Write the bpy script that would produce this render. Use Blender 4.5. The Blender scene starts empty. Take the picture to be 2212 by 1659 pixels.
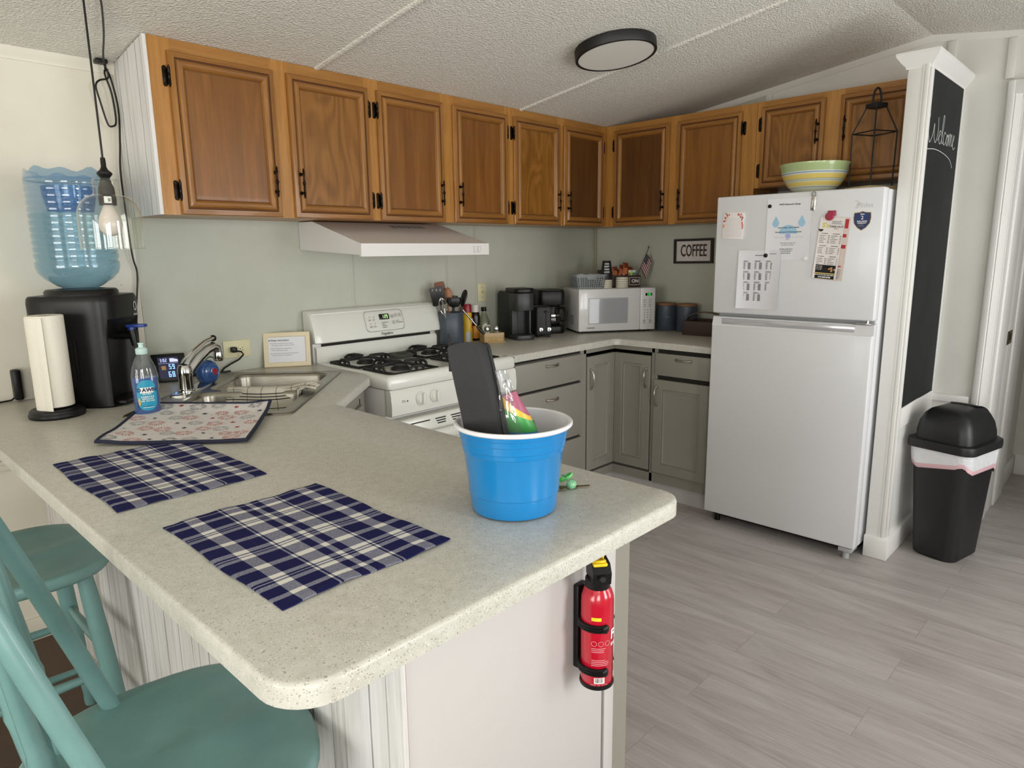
import bpy, bmesh, math, random
from mathutils import Vector, Matrix
rnd = random.Random(7)
SC = bpy.context.scene
COL = SC.collection
RAD = math.radians
PI = math.pi

# ------------------------------------------------------------------ materials
def lin(h):
    h = h.lstrip('#')
    o = []
    for i in (0, 2, 4):
        c = int(h[i:i+2], 16) / 255
        o.append(c / 12.92 if c <= .04045 else ((c + .055) / 1.055) ** 2.4)
    return (*o, 1.0)

MATS = {}
class NT:
    """small wrapper to write node trees tersely"""
    def __init__(s, name):
        s.m = bpy.data.materials.new(name)
        s.m.use_nodes = True
        s.t = s.m.node_tree
        s.t.nodes.clear()
        s.out = s.t.nodes.new('ShaderNodeOutputMaterial')
    def n(s, typ, **kw):
        nd = s.t.nodes.new('ShaderNode' + typ)
        ins = kw.pop('ins', {})
        for k, v in kw.items():
            setattr(nd, k, v)
        for k, v in ins.items():
            sock = nd.inputs[k]
            if isinstance(v, bpy.types.NodeSocket):
                s.t.links.new(v, sock)
            else:
                sock.default_value = v
        return nd
    def link(s, a, b):
        s.t.links.new(a, b)
    def ramp(s, fac, stops, interp='LINEAR'):
        r = s.n('ValToRGB')
        r.color_ramp.interpolation = interp
        e = r.color_ramp.elements
        while len(e) > 1:
            e.remove(e[-1])
        e[0].position, e[0].color = stops[0]
        for p, c in stops[1:]:
            x = e.new(p)
            x.color = c
        s.link(fac, r.inputs[0])
        return r.outputs[0]
    def mix(s, fac, a, b, blend='MIX'):
        nd = s.n('MixRGB', blend_type=blend)
        for v, i in ((fac, 0), (a, 1), (b, 2)):
            if isinstance(v, bpy.types.NodeSocket):
                s.link(v, nd.inputs[i])
            else:
                nd.inputs[i].default_value = v
        return nd.outputs[0]
    def math(s, op, a, b=0.0, c=None):
        nd = s.n('Math', operation=op)
        for v, i in ((a, 0), (b, 1), (c, 2)):
            if v is None:
                continue
            if isinstance(v, bpy.types.NodeSocket):
                s.link(v, nd.inputs[i])
            else:
                nd.inputs[i].default_value = v
        return nd.outputs[0]
    def coord(s, scale=(1, 1, 1), rot=(0, 0, 0), vary=0.0, loc=(0, 0, 0)):
        tc = s.n('TexCoord')
        v = tc.outputs['Object']
        if vary:
            oi = s.n('ObjectInfo')
            cx = s.n('CombineXYZ', ins={0: s.math('MULTIPLY', oi.outputs['Random'], vary), 1: s.math('MULTIPLY', oi.outputs['Random'], vary * .7), 2: s.math('MULTIPLY', oi.outputs['Random'], vary * 1.3)})
            v = s.n('VectorMath', operation='ADD', ins={0: v, 1: cx.outputs[0]}).outputs[0]
        return s.n('Mapping', ins={'Vector': v, 'Scale': scale, 'Rotation': rot, 'Location': loc}).outputs[0]
    def noise(s, vec, scale=5, detail=3, rough=.5, dist=0.0):
        return s.n('TexNoise', ins={'Vector': vec, 'Scale': scale, 'Detail': detail, 'Roughness': rough, 'Distortion': dist}).outputs[0]
    def bump(s, h, strength=.2, dist=.01):
        return s.n('Bump', ins={'Height': h, 'Strength': strength, 'Distance': dist}).outputs[0]
    def bsdf(s, col, rough=.5, metal=0, spec=.5, bump=None, coat=0, emis=None, estr=0, trans=0, sheen=0, alpha=None):
        b = s.n('BsdfPrincipled')
        def put(k, v):
            if v is None:
                return
            if isinstance(v, bpy.types.NodeSocket):
                s.link(v, b.inputs[k])
            else:
                b.inputs[k].default_value = v
        put('Base Color', col); put('Roughness', rough); put('Metallic', metal)
        put('Specular IOR Level', spec); put('Normal', bump); put('Coat Weight', coat)
        put('Transmission Weight', trans); put('Sheen Weight', sheen); put('Alpha', alpha)
        if emis is not None:
            put('Emission Color', emis); put('Emission Strength', estr)
        s.link(b.outputs[0], s.out.inputs[0])
        return b

def plain(name, h, rough=.5, metal=0, spec=.5, coat=0, bump=None, var=0.0, vs=6, emis=0):
    if name in MATS:
        return MATS[name]
    t = NT(name)
    col = lin(h)
    if var:
        nz = t.noise(t.coord(), vs, 4, .6)
        d = tuple(max(0, c * (1 - var)) for c in col[:3]) + (1,)
        u = tuple(min(1, c * (1 + var)) for c in col[:3]) + (1,)
        colr = t.ramp(nz, [(.3, d), (.7, u)])
    else:
        colr = col
    bn = None
    if bump:
        bn = t.bump(t.noise(t.coord(), bump[0], 3, .6), bump[1], bump[2] if len(bump) > 2 else .003)
    t.bsdf(colr, rough, metal, spec, bn, coat, emis=col if emis else None, estr=emis)
    MATS[name] = t.m
    return t.m

def wood(name, dark, mid, light, grain='v', rough=.38, scale=1.0, cathedral=0.0, vary=9):
    t = NT(name)
    sc = {'v': (16, 16, 1.1), 'h': (1.3, 1.3, 20)}[grain]
    v = t.coord(tuple(x * scale for x in sc), vary=vary)
    n1 = t.noise(v, 2.2, 6, .62, .6)
    n2 = t.noise(t.coord(tuple(x * scale * 5 for x in sc), vary=vary), 3, 3, .6)
    f = t.math('ADD', t.math('MULTIPLY', n1, .75), t.math('MULTIPLY', n2, .25))
    if cathedral:
        w = t.noise(t.coord((3.4, 3.4, 1.0), vary=vary), 1.5, 1.5, .5, .4)
        w = t.math('MULTIPLY_ADD', t.math('SINE', t.math('MULTIPLY', w, 85.0)), .5, .5)
        f = t.math('ADD', t.math('MULTIPLY', f, 1 - cathedral), t.math('MULTIPLY', w, cathedral))
    c = t.ramp(f, [(.25, lin(dark)), (.5, lin(mid)), (.75, lin(light))])
    t.bsdf(c, rough, 0, .45, t.bump(n2, .06, .002), .15)
    MATS[name] = t.m
    return t.m

def thin_glass(name, tint, refl=1.0, rough=.02, body=0.0, bodycol='#ffffff', bump=None):
    """thin clear sheet: tinted see-through plus mirror reflection at grazing angles, optional milky part"""
    t = NT(name)
    tr = t.n('BsdfTransparent', ins={'Color': lin(tint)})
    bn = t.bump(t.noise(t.coord(), bump[0], 2, .5), bump[1], .004) if bump else None
    gl = t.n('BsdfGlossy', ins={'Color': (1, 1, 1, 1), 'Roughness': rough})
    fr = t.n('LayerWeight', ins={'Blend': .5})
    if bn is not None:
        t.link(bn, gl.inputs['Normal']); t.link(bn, fr.inputs['Normal'])
    fac = t.math('MULTIPLY', t.math('ADD', t.math('MULTIPLY', t.math('POWER', fr.outputs[1], 4.5), .85), .045), refl)
    fac = t.math('MINIMUM', fac, 1.0)
    base = tr.outputs[0]
    if body:
        df = t.n('BsdfDiffuse', ins={'Color': lin(bodycol)})
        mx = t.n('MixShader', ins={0: body, 1: tr.outputs[0], 2: df.outputs[0]})
        base = mx.outputs[0]
    m2 = t.n('MixShader', ins={0: fac, 1: base, 2: gl.outputs[0]})
    t.link(m2.outputs[0], t.out.inputs[0])
    MATS[name] = t.m
    return t.m

# ------------------------------------------------------------------ mesh builder
def frameM(o, right, up):
    r = Vector(right).normalized(); u = Vector(up).normalized(); n = r.cross(u)
    m = Matrix(((r.x, u.x, n.x, o[0]), (r.y, u.y, n.y, o[1]), (r.z, u.z, n.z, o[2]), (0, 0, 0, 1)))
    return m
def rotz(a, loc=(0, 0, 0)):
    return Matrix.Translation(loc) @ Matrix.Rotation(a, 4, 'Z')

class MB:
    def __init__(s):
        s.bm = bmesh.new(); s.mats = []
    def mi(s, m):
        if m not in s.mats:
            s.mats.append(m)
        return s.mats.index(m)
    def merge(s, tmp, m, M=None):
        i = s.mi(m)
        mp = {}
        for v in tmp.verts:
            mp[v] = s.bm.verts.new(M @ v.co if M is not None else v.co)
        for f in tmp.faces:
            try:
                nf = s.bm.faces.new([mp[v] for v in f.verts])
                nf.material_index = i
            except ValueError:
                pass
        tmp.free()
        return s
    def raw(s, verts, faces, m, M=None):
        i = s.mi(m)
        vs = [s.bm.verts.new(M @ Vector(v) if M is not None else Vector(v)) for v in verts]
        for f in faces:
            try:
                nf = s.bm.faces.new([vs[k] for k in f]); nf.material_index = i
            except ValueError:
                pass
        return s
    def box(s, x0, x1, y0, y1, z0, z1, m, bev=0, seg=2, M=None):
        x0, x1 = min(x0, x1), max(x0, x1); y0, y1 = min(y0, y1), max(y0, y1); z0, z1 = min(z0, z1), max(z0, z1)
        t = bmesh.new()
        vs = [t.verts.new(p) for p in ((x0,y0,z0),(x1,y0,z0),(x1,y1,z0),(x0,y1,z0),(x0,y0,z1),(x1,y0,z1),(x1,y1,z1),(x0,y1,z1))]
        for f in ((0,3,2,1),(4,5,6,7),(0,1,5,4),(1,2,6,5),(2,3,7,6),(3,0,4,7)):
            t.faces.new([vs[k] for k in f])
        if bev:
            bev = min(bev, .49 * min(x1-x0, y1-y0, z1-z0))
            bmesh.ops.bevel(t, geom=list(t.edges), offset=bev, segments=seg, profile=.5, affect='EDGES')
        return s.merge(t, m, M)
    def lathe(s, prof, m, seg=32, M=None, cap=False, sx=1, sy=1, a0=0, a1=2*PI):
        t = bmesh.new()
        full = abs(a1 - a0 - 2*PI) < 1e-6
        n = seg if full else seg + 1
        rings = []
        for r, z in prof:
            if r < 1e-6:
                rings.append([t.verts.new((0, 0, z))])
            else:
                rings.append([t.verts.new((sx*r*math.cos(a0+(a1-a0)*k/seg), sy*r*math.sin(a0+(a1-a0)*k/seg), z)) for k in range(n)])
        for a, b in zip(rings, rings[1:]):
            for k in range(seg):
                k2 = (k+1) % n
                if len(a) == 1 and len(b) == 1: continue
                if len(a) == 1: t.faces.new((a[0], b[k], b[k2]))
                elif len(b) == 1: t.faces.new((a[k], b[0], a[k2]))
                else: t.faces.new((a[k], b[k], b[k2], a[k2]))
        if cap:
            for rg in (rings[0], rings[-1]):
                if len(rg) > 2: t.faces.new(rg)
        bmesh.ops.recalc_face_normals(t, faces=t.faces)
        return s.merge(t, m, M)
    def cyl(s, p0, p1, r0, m, r1=None, seg=16, caps=True):
        r1 = r0 if r1 is None else r1
        return s.tube([p0, p1], r0, m, seg, radii=[r0, r1], caps=caps)
    def tube(s, pts, r, m, seg=8, closed=False, radii=None, caps=True, flat=None, M=None):
        """swept round (or flat=(a,b) elliptical) section along pts"""
        P = [Vector(p) for p in pts]; n = len(P)
        t = bmesh.new(); rings = []
        prevn = None
        for i in range(n):
            if closed: d = P[(i+1) % n] - P[i-1]
            else: d = P[min(i+1, n-1)] - P[max(i-1, 0)]
            if d.length < 1e-9: d = Vector((0, 0, 1))
            d.normalize()
            if prevn is None:
                up = Vector((0, 0, 1)) if abs(d.z) < .95 else Vector((1, 0, 0))
                nn = (up - d * up.dot(d)).normalized()
            else:
                nn = (prevn - d * prevn.dot(d))
                nn = nn.normalized() if nn.length > 1e-6 else prevn
            prevn = nn; b = d.cross(nn)
            rr = radii[i] if radii else r
            fa, fb = flat if flat else (1, 1)
            rings.append([t.verts.new(P[i] + nn*(rr*fa*math.cos(2*PI*k/seg)) + b*(rr*fb*math.sin(2*PI*k/seg))) for k in range(seg)])
        m2 = n if closed else n - 1
        for i in range(m2):
            a, bb = rings[i], rings[(i+1) % n]
            for k in range(seg):
                t.faces.new((a[k], a[(k+1) % seg], bb[(k+1) % seg], bb[k]))
        if caps and not closed:
            t.faces.new(rings[0][::-1]); t.faces.new(rings[-1])
        return s.merge(t, m, M)
    def prism(s, poly, z0, z1, m, bev=0, seg=2, M=None):
        t = bmesh.new()
        vs = [t.verts.new((p[0], p[1], z0)) for p in poly]
        f = t.faces.new(vs)
        r = bmesh.ops.extrude_face_region(t, geom=[f])
        for v in [g for g in r['geom'] if isinstance(g, bmesh.types.BMVert)]:
            v.co.z = z1
        bmesh.ops.recalc_face_normals(t, faces=t.faces)
        if bev:
            es = [e for e in t.edges if abs(e.verts[0].co.z - e.verts[1].co.z) < 1e-6]
            bmesh.ops.bevel(t, geom=es, offset=bev, segments=seg, profile=.5, affect='EDGES')
        return s.merge(t, m, M)
    def grid(s, fn, nu, nv, m, M=None, thick=0, tm=None):
        vs = []; fs = []
        for j in range(nv+1):
            for i in range(nu+1):
                vs.append(Vector(fn(i/nu, j/nv)))
        for j in range(nv):
            for i in range(nu):
                a = j*(nu+1)+i
                fs.append((a, a+1, a+nu+2, a+nu+1))
        if thick:
            N = [Vector((0,0,0)) for _ in vs]
            for f in fs:
                nn = (vs[f[1]]-vs[f[0]]).cross(vs[f[3]]-vs[f[0]])
                for k in f: N[k] += nn
            lo = [v - (N[k].normalized()*thick if N[k].length > 0 else Vector((0,0,thick))) for k, v in enumerate(vs)]
            n0 = len(vs); allv = vs + lo
            f2 = [tuple(k+n0 for k in f[::-1]) for f in fs]
            W = nu+1
            per = [i for i in range(W)] + [j*W+nu for j in range(1, nv+1)] + [nv*W+i for i in range(nu-1, -1, -1)] + [j*W for j in range(nv-1, 0, -1)]
            sd = [(per[k], per[k]+n0, per[(k+1) % len(per)]+n0, per[(k+1) % len(per)]) for k in range(len(per))]
            s.raw(allv, fs + f2, m, M)
            if tm is None: tm = m
            s.raw(allv, sd, tm, M)
            return s
        return s.raw(vs, fs, m, M)
    def quad(s, a, b, c, d, m, M=None):
        return s.raw([a, b, c, d], [(0, 1, 2, 3)], m, M)
    def ball(s, c, r, m, seg=16, sc=(1, 1, 1), M=None):
        n = max(6, seg // 2)
        pr = [(math.sin(PI*k/n), -math.cos(PI*k/n)) for k in range(n+1)]
        T = Matrix.Translation(c) @ Matrix.Diagonal((r*sc[0], r*sc[1], r*sc[2], 1))
        if M is not None: T = M @ T
        return s.lathe([(abs(a), b) for a, b in pr], m, seg, T)
    def rings(s, rr, m, M=None, closed=True, cap0=False, cap1=False):
        """skin a list of rings, each with the same number of points"""
        n = len(rr[0]); vs = [p for r in rr for p in r]; fs = []
        for j in range(len(rr)-1):
            for k in range(n if closed else n-1):
                k2 = (k+1) % n
                fs.append((j*n+k, j*n+k2, (j+1)*n+k2, (j+1)*n+k))
        if cap0: fs.append(tuple(range(n))[::-1])
        if cap1: fs.append(tuple((len(rr)-1)*n+k for k in range(n)))
        return s.raw(vs, fs, m, M)
    def text(s, body, size, m, M, extrude=0.0, align='CENTER', shear=0.0, sx=1.0, space=1.0, bold=0.0):
        cu = bpy.data.curves.new('lettering', 'FONT')
        cu.body = body; cu.size = size; cu.extrude = extrude; cu.align_x = align; cu.align_y = 'CENTER'
        cu.shear = shear; cu.resolution_u = 2; cu.space_character = space; cu.offset = bold
        o = bpy.data.objects.new('lettering', cu); COL.objects.link(o)
        bpy.context.view_layer.update()
        me = o.to_mesh()
        t = bmesh.new(); t.from_mesh(me)
        o.to_mesh_clear(); bpy.data.objects.remove(o); bpy.data.curves.remove(cu)
        return s.merge(t, m, M @ Matrix.Diagonal((sx, 1, 1, 1)))
    def mesh(s, name, angle=40, shift=None, flatten=False):
        bmesh.ops.remove_doubles(s.bm, verts=s.bm.verts, dist=1e-6)
        if shift is not None:
            s.bm.transform(shift)
        me = bpy.data.meshes.new(name)
        s.bm.to_mesh(me); s.bm.free()
        for m in s.mats: me.materials.append(m)
        if not flatten and me.polygons:
            me.polygons.foreach_set('use_smooth', [True] * len(me.polygons))
            me.set_sharp_from_angle(angle=RAD(angle))
        me.update()
        return me

# ------------------------------------------------------------------ object tree
XF = {}
def props(o, label=None, cat=None, group=None, kind=None):
    for k, v in (('label', label), ('category', cat), ('group', group), ('kind', kind)):
        if v: o[k] = v
    return o
def thing(name, label, cat, loc=(0, 0, 0), rz=0.0, group=None, kind=None):
    o = bpy.data.objects.new(name, None); COL.objects.link(o)
    o.location = loc; o.rotation_euler = (0, 0, rz); o.empty_display_size = .05
    XF[o] = Matrix.Translation(loc) @ Matrix.Rotation(rz, 4, 'Z')
    return props(o, label, cat, group, kind)
def part(name, mb, parent, w=True, label=None, angle=40, kind=None):
    """w: the shape was laid out in room coordinates"""
    root = parent
    while root.parent: root = root.parent
    me = mb.mesh(name, angle, XF[root].inverted() if w else None)
    o = bpy.data.objects.new(name, me); COL.objects.link(o); o.parent = parent
    return props(o, label, kind=kind)
def solo(name, mb, label, cat, loc=(0, 0, 0), group=None, w=True, rz=0, kind=None, angle=40):
    Mx = Matrix.Translation(loc) @ Matrix.Rotation(rz, 4, 'Z')
    me = mb.mesh(name, angle, Mx.inverted() if w else None)
    o = bpy.data.objects.new(name, me); COL.objects.link(o)
    o.location = loc; o.rotation_euler = (0, 0, rz); XF[o] = Mx
    return props(o, label, cat, group, kind)
def struct(name, mb, parent=None, angle=40):
    me = mb.mesh(name, angle)
    o = bpy.data.objects.new(name, me); COL.objects.link(o)
    XF[o] = Matrix.Identity(4)
    if parent: o.parent = parent
    else: o['kind'] = 'structure'
    return o
def dup(root, loc, rz=None, label=None):
    r = root.copy(); COL.objects.link(r); r.location = loc
    if rz is not None: r.rotation_euler = (0, 0, rz)
    if label: r['label'] = label
    for ch in list(root.children):
        c = ch.copy(); COL.objects.link(c); c.parent = r
        for g in list(ch.children):
            d = g.copy(); COL.objects.link(d); d.parent = c
    return r
def rrect(x0, x1, y0, y1, r, seg=5):
    """rounded rectangle, counter-clockwise"""
    o = []
    for cx, cy, a in ((x1-r, y0+r, -PI/2), (x1-r, y1-r, 0), (x0+r, y1-r, PI/2), (x0+r, y0+r, PI)):
        for k in range(seg+1):
            t = a + PI/2*k/seg
            o.append((cx + r*math.cos(t), cy + r*math.sin(t)))
    return o
def round_poly(poly, radii, seg=6):
    o = []; n = len(poly)
    for i in range(n):
        p = Vector(poly[i]); a = Vector(poly[i-1]); b = Vector(poly[(i+1) % n]); r = radii[i]
        if r <= 0: o.append((p.x, p.y)); continue
        u = (a-p).normalized(); v = (b-p).normalized()
        ang = u.angle(v); d = r / math.tan(ang/2)
        s0 = p + u*d; s1 = p + v*d
        c = p + (u+v).normalized() * (r / math.sin(ang/2))
        a0 = math.atan2(s0.y-c.y, s0.x-c.x); a1 = math.atan2(s1.y-c.y, s1.x-c.x)
        da = (a1 - a0 + PI) % (2*PI) - PI
        for k in range(seg+1):
            t = a0 + da*k/seg
            o.append((c.x + r*math.cos(t), c.y + r*math.sin(t)))
    return o
def offset_poly(poly, d):
    n = len(poly); o = []
    for i in range(n):
        a = Vector(poly[i-1]); p = Vector(poly[i]); b = Vector(poly[(i+1) % n])
        e1 = (p-a).normalized(); e2 = (b-p).normalized()
        n1 = Vector((-e1.y, e1.x)); n2 = Vector((-e2.y, e2.x))
        k = n1 + n2
        k = k / max(.3, k.length_squared / 2)
        q = p + k*d
        o.append((q.x, q.y))
    return o
def fill_rings(mb, outer, holes, z, m, M=None):
    """flat face with holes"""
    t = bmesh.new(); es = []
    for lp in [outer] + holes:
        vs = [t.verts.new((p[0], p[1], z)) for p in lp]
        for k in range(len(vs)): es.append(t.edges.new((vs[k], vs[(k+1) % len(vs)])))
    bmesh.ops.triangle_fill(t, use_beauty=True, use_dissolve=False, edges=es, normal=(0, 0, 1))
    mb.merge(t, m, M)
def slab(mb, poly, z0, z1, m, r=.008, holes=()):
    """worktop slab (counter-clockwise outline) with a softened upper edge and openings"""
    prof = [(0, z0), (0, z1-r), (r*.3, z1-r*.3), (r, z1)]
    rr = [[(p[0], p[1], z) for p in (offset_poly(poly, d) if d else poly)] for d, z in prof]
    mb.rings(rr, m)
    fill_rings(mb, offset_poly(poly, r), [list(h) for h in holes], z1, m)
    fill_rings(mb, poly, [list(h) for h in holes], z0, m)
    for h in holes:
        mb.rings([[(p[0], p[1], z0) for p in h], [(p[0], p[1], z1) for p in h]], m)
E_FRONT, E_FRONT2, E_FRONT3, E_LEFT, E_HALL, EXPO = 36.0, 70.0, 38.0, 92.0, 1.5, -0.08
# ------------------------------------------------------------------ materials of the place
def m_wall():
    t = NT('wall_paint')
    tc = t.n('TexCoord'); sp = t.n('SeparateXYZ', ins={0: tc.outputs['Object']})
    # cream vinyl panels left of the seam, sage paint right of it
    left = t.math('LESS_THAN', sp.outputs[0], -2.985)
    n = t.noise(t.coord(), 2.5, 4, .6)
    sage = t.ramp(n, [(.3, lin('#b4b6a8')), (.7, lin('#bfc1b4'))])
    cream = t.ramp(n, [(.3, lin('#d6d0c0')), (.7, lin('#ded9cb'))])
    col = t.mix(left, sage, cream)
    # little nicks
    vor = t.n('TexVoronoi', feature='F1', ins={'Vector': t.coord(), 'Scale': 7.0})
    nick = t.math('LESS_THAN', vor.outputs[0], .018)
    col = t.mix(t.math('MULTIPLY', nick, .5), col, lin('#6d6a5c'))
    t.bsdf(col, .62, 0, .35, t.bump(t.noise(t.coord(), 180, 2, .5), .12, .002))
    return t.m
M_WALL = m_wall()
M_WALLR = plain('wall_paint_right', '#d3d1ca', .6, bump=(160, .1, .002), var=.03, vs=3)
M_SAGE = plain('wall_paint_sage', '#b6b8aa', .6, bump=(160, .1, .002), var=.03, vs=3)
M_TRIM = plain('trim_white', '#e3e2de', .38, bump=(60, .04))
M_TRIMC = plain('trim_cream', '#ded9ca', .45)
def m_ceiling():
    t = NT('ceiling_texture')
    v = t.coord()
    n = t.noise(v, 95, 3, .65)
    vo = t.n('TexVoronoi', ins={'Vector': v, 'Scale': 130.0}).outputs[0]
    h = t.math('ADD', n, t.math('MULTIPLY', vo, .6))
    col = t.ramp(t.noise(v, 60, 3, .6), [(.3, lin('#dad7cd')), (.7, lin('#e6e4db'))])
    t.bsdf(col, .85, 0, .2, t.bump(h, .55, .012))
    return t.m
M_CEIL = m_ceiling()
def m_floor():
    t = NT('grey_vinyl_planks')
    v = t.coord((1, 1, 1), (0, 0, RAD(90)))
    br = t.n('TexBrick', offset=.37, offset_frequency=2, ins={'Vector': v, 'Color1': (.1, .1, .1, 1), 'Color2': (.9, .9, .9, 1), 'Mortar': (0, 0, 0, 1), 'Scale': 1.0, 'Mortar Size': .0012, 'Mortar Smooth': .2, 'Bias': 0.0, 'Brick Width': 1.22, 'Row Height': .178})
    cell = br.outputs[0]
    off = t.n('VectorMath', operation='MULTIPLY', ins={0: cell, 1: (7, 3, 5)}).outputs[0]
    vv = t.n('VectorMath', operation='ADD', ins={0: t.coord((9, 1.1, 5)), 1: off}).outputs[0]
    n1 = t.noise(vv, 1.3, 5, .62, .9)
    n2 = t.noise(t.n('VectorMath', operation='ADD', ins={0: t.coord((70, 3.2, 5)), 1: off}).outputs[0], 2, 4, .65)
    f = t.math('ADD', t.math('MULTIPLY', n1, .62), t.math('MULTIPLY', n2, .38))
    c = t.ramp(f, [(.25, lin('#827b76')), (.43, lin('#a59e9a')), (.58, lin('#b6b0ad')), (.76, lin('#c4c0be'))])
    c = t.mix(.10, c, t.mix(1.0, c, cell, 'MULTIPLY'))
    c = t.mix(t.math('MULTIPLY', br.outputs[1], .28), c, lin('#5c5753'))
    t.bsdf(c, t.ramp(n2, [(.2, (.36, .36, .36, 1)), (.8, (.5, .5, .5, 1))]), 0, .45, t.bump(t.math('SUBTRACT', n2, br.outputs[1]), .12, .003))
    return t.m
M_FLOOR = m_floor()
M_CARPET = plain('brown_carpet', '#66564a', .95, spec=.1, bump=(500, .6, .01), var=.18, vs=260)
def m_counter():
    t = NT('speckled_worktop')
    v = t.coord()
    base = t.ramp(t.noise(v, 55, 3, .6), [(.3, lin('#bbb9ad')), (.7, lin('#c8c6bc'))])
    def specks(scale, lo, col, amt, src):
        vo = t.n('TexVoronoi', ins={'Vector': v, 'Scale': scale})
        sp = t.n('SeparateColor', ins={0: vo.outputs['Color']})
        sel = t.math('LESS_THAN', sp.outputs[0], lo)
        rad = t.math('LESS_THAN', vo.outputs['Distance'], t.math('MULTIPLY', sp.outputs[1], .62))
        return t.mix(t.math('MULTIPLY', t.math('MULTIPLY', sel, rad), amt), src, lin(col))
    c = specks(420, .16, '#8f8c82', .75, base)
    c = specks(560, .08, '#6a6862', .7, c)
    c = specks(480, .12, '#e6e4dc', .6, c)
    c = specks(300, .025, '#6f6a60', .6, c)
    t.bsdf(c, .34, 0, .45, t.bump(t.noise(v, 35, 2, .5), .03, .002))
    return t.m
M_TOP = m_counter()
def m_whitewash():
    """weathered white boards: joints run up the wall"""
    t = NT('whitewashed_boards')
    tc = t.n('TexCoord'); sp = t.n('SeparateXYZ', ins={0: tc.outputs['Object']})
    s = t.math('ADD', sp.outputs[0], sp.outputs[1])
    wob = t.math('MULTIPLY', t.math('SUBTRACT', t.noise(t.coord((3, 3, 2.2)), 1.5, 3, .5), .5), .012)
    s2 = t.math('ADD', s, wob)
    s2 = t.math('ADD', s2, t.math('MULTIPLY', t.math('SINE', t.math('MULTIPLY', s, 41.0)), .012))
    q = t.math('DIVIDE', s2, .058)
    line = t.math('LESS_THAN', t.math('ABSOLUTE', t.math('SUBTRACT', t.math('FRACT', q), .5)), .032)
    tone = t.n('TexWhiteNoise', noise_dimensions='1D', ins={'W': t.math('FLOOR', q)}).outputs['Color']
    st = t.noise(t.coord((60, 60, 2.2)), 1.6, 5, .7)
    blot = t.noise(t.coord((6, 6, 1.6)), 1.7, 3, .6)
    f = t.math('ADD', t.math('MULTIPLY', st, .6), t.math('MULTIPLY', blot, .4))
    c = t.ramp(f, [(.28, lin('#aaa69f')), (.40, lin('#cfccc8')), (.52, lin('#dedcda')), (.7, lin('#e8e7e8'))])
    c = t.mix(.10, c, t.mix(1.0, c, t.n('RGBToBW', ins={0: tone}).outputs[0], 'MULTIPLY'))
    crack = t.math('MULTIPLY', line, t.ramp(t.noise(t.coord((5, 5, 2.5)), 2, 3, .6), [(.35, (.35, .35, .35, 1)), (.55, (1, 1, 1, 1))]))
    c = t.mix(t.math('MULTIPLY', crack, .65), c, lin('#4c463f'))
    t.bsdf(c, .55, 0, .35, t.bump(t.math('SUBTRACT', st, t.math('MULTIPLY', line, 1.5)), .15, .003))
    return t.m
M_BOARDS = m_whitewash()
M_GREY = plain('grey_cabinet_paint', '#8e8a80', .42, bump=(90, .03, .002))
M_PANELGREY = plain('grey_end_panel', '#c2bebb', .48, bump=(120, .03, .002))
M_GAP = plain('dark_gap', '#1b1916', .8)
M_BRASS = plain('aged_brass', '#5d4c28', .4, 1)
M_CHALK = None
def m_chalk():
    t = NT('chalkboard_paint')
    n = t.noise(t.coord((2.5, 2.5, 1.3)), 2.2, 5, .65, .4)
    n2 = t.noise(t.coord((30, 30, 6)), 2.0, 3, .6)
    f = t.math('ADD', t.math('MULTIPLY', n, .75), t.math('MULTIPLY', n2, .25))
    c = t.ramp(f, [(.35, lin('#111413')), (.6, lin('#1d2020')), (.8, lin('#343737'))])
    t.bsdf(c, .7, 0, .3)
    return t.m
M_CHALK = m_chalk()
M_CHALKLINE = plain('chalk', '#d9dcd8', .9, spec=.1)

# ------------------------------------------------------------------ the shell
XL, XR, YF = -7.0, 0.0, -4.05          # room: back wall y=0, right wall x=0
CH = .925                              # worktop height
RY, RZ, SL = -2.0, 2.42, .143          # ceiling ridge
def cz(y):
    return RZ - SL * abs(y - RY)

b = MB(); b.box(-3.40, 2.4, YF, 0.0, -.06, 0, M_FLOOR); struct('floor', b)
b = MB(); b.box(XL, -3.40, YF, 0.0, -.06, .004, M_CARPET); struct('floor_carpet', b)
b = MB()
for ya, yb in ((0.1, RY), (RY, YF - .1)):
    b.raw([(XL-.1, ya, cz(ya)), (XR+.09, ya, cz(ya)), (XR+.09, yb, cz(yb)), (XL-.1, yb, cz(yb)),
           (XL-.1, ya, cz(ya)+.1), (XR+.09, ya, cz(ya)+.1), (XR+.09, yb, cz(yb)+.1), (XL-.1, yb, cz(yb)+.1)],
          [(0,1,2,3), (7,6,5,4), (0,4,5,1), (1,5,6,2), (2,6,7,3), (3,7,4,0)], M_CEIL)
struct('ceiling', b, angle=3)
b = MB(); b.box(XL-.1, 2.4, 0.0, .1, -.06, 2.3, M_WALL); struct('wall_back', b)
def gable(y0, y1, z0, mb, m, x0=0.0, x1=.09):
    ys = sorted([y0, y1] + ([RY] if min(y0, y1) < RY < max(y0, y1) else []))
    poly = [(ys[0], z0), (ys[-1], z0)] + [(y, cz(y)+.05) for y in reversed(ys)]
    n = len(poly)
    b0 = [(x0, p[0], p[1]) for p in poly]; b1 = [(x1, p[0], p[1]) for p in poly]
    mb.raw(b0 + b1, [tuple(range(n))[::-1], tuple(range(n, 2*n))] + [(k, (k+1) % n, n+(k+1) % n, n+k) for k in range(n)], m)
DY0, DY1, DZ = -2.385, -3.20, 2.10     # door opening in the right wall
b = MB()
gable(-1.21, 0.0, 0, b, M_SAGE); gable(DY0, -1.21, 0, b, M_WALLR); gable(YF-.1, DY1, 0, b, M_WALLR); gable(DY1, DY0, DZ, b, M_WALLR)
struct('wall_right', b)
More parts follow.
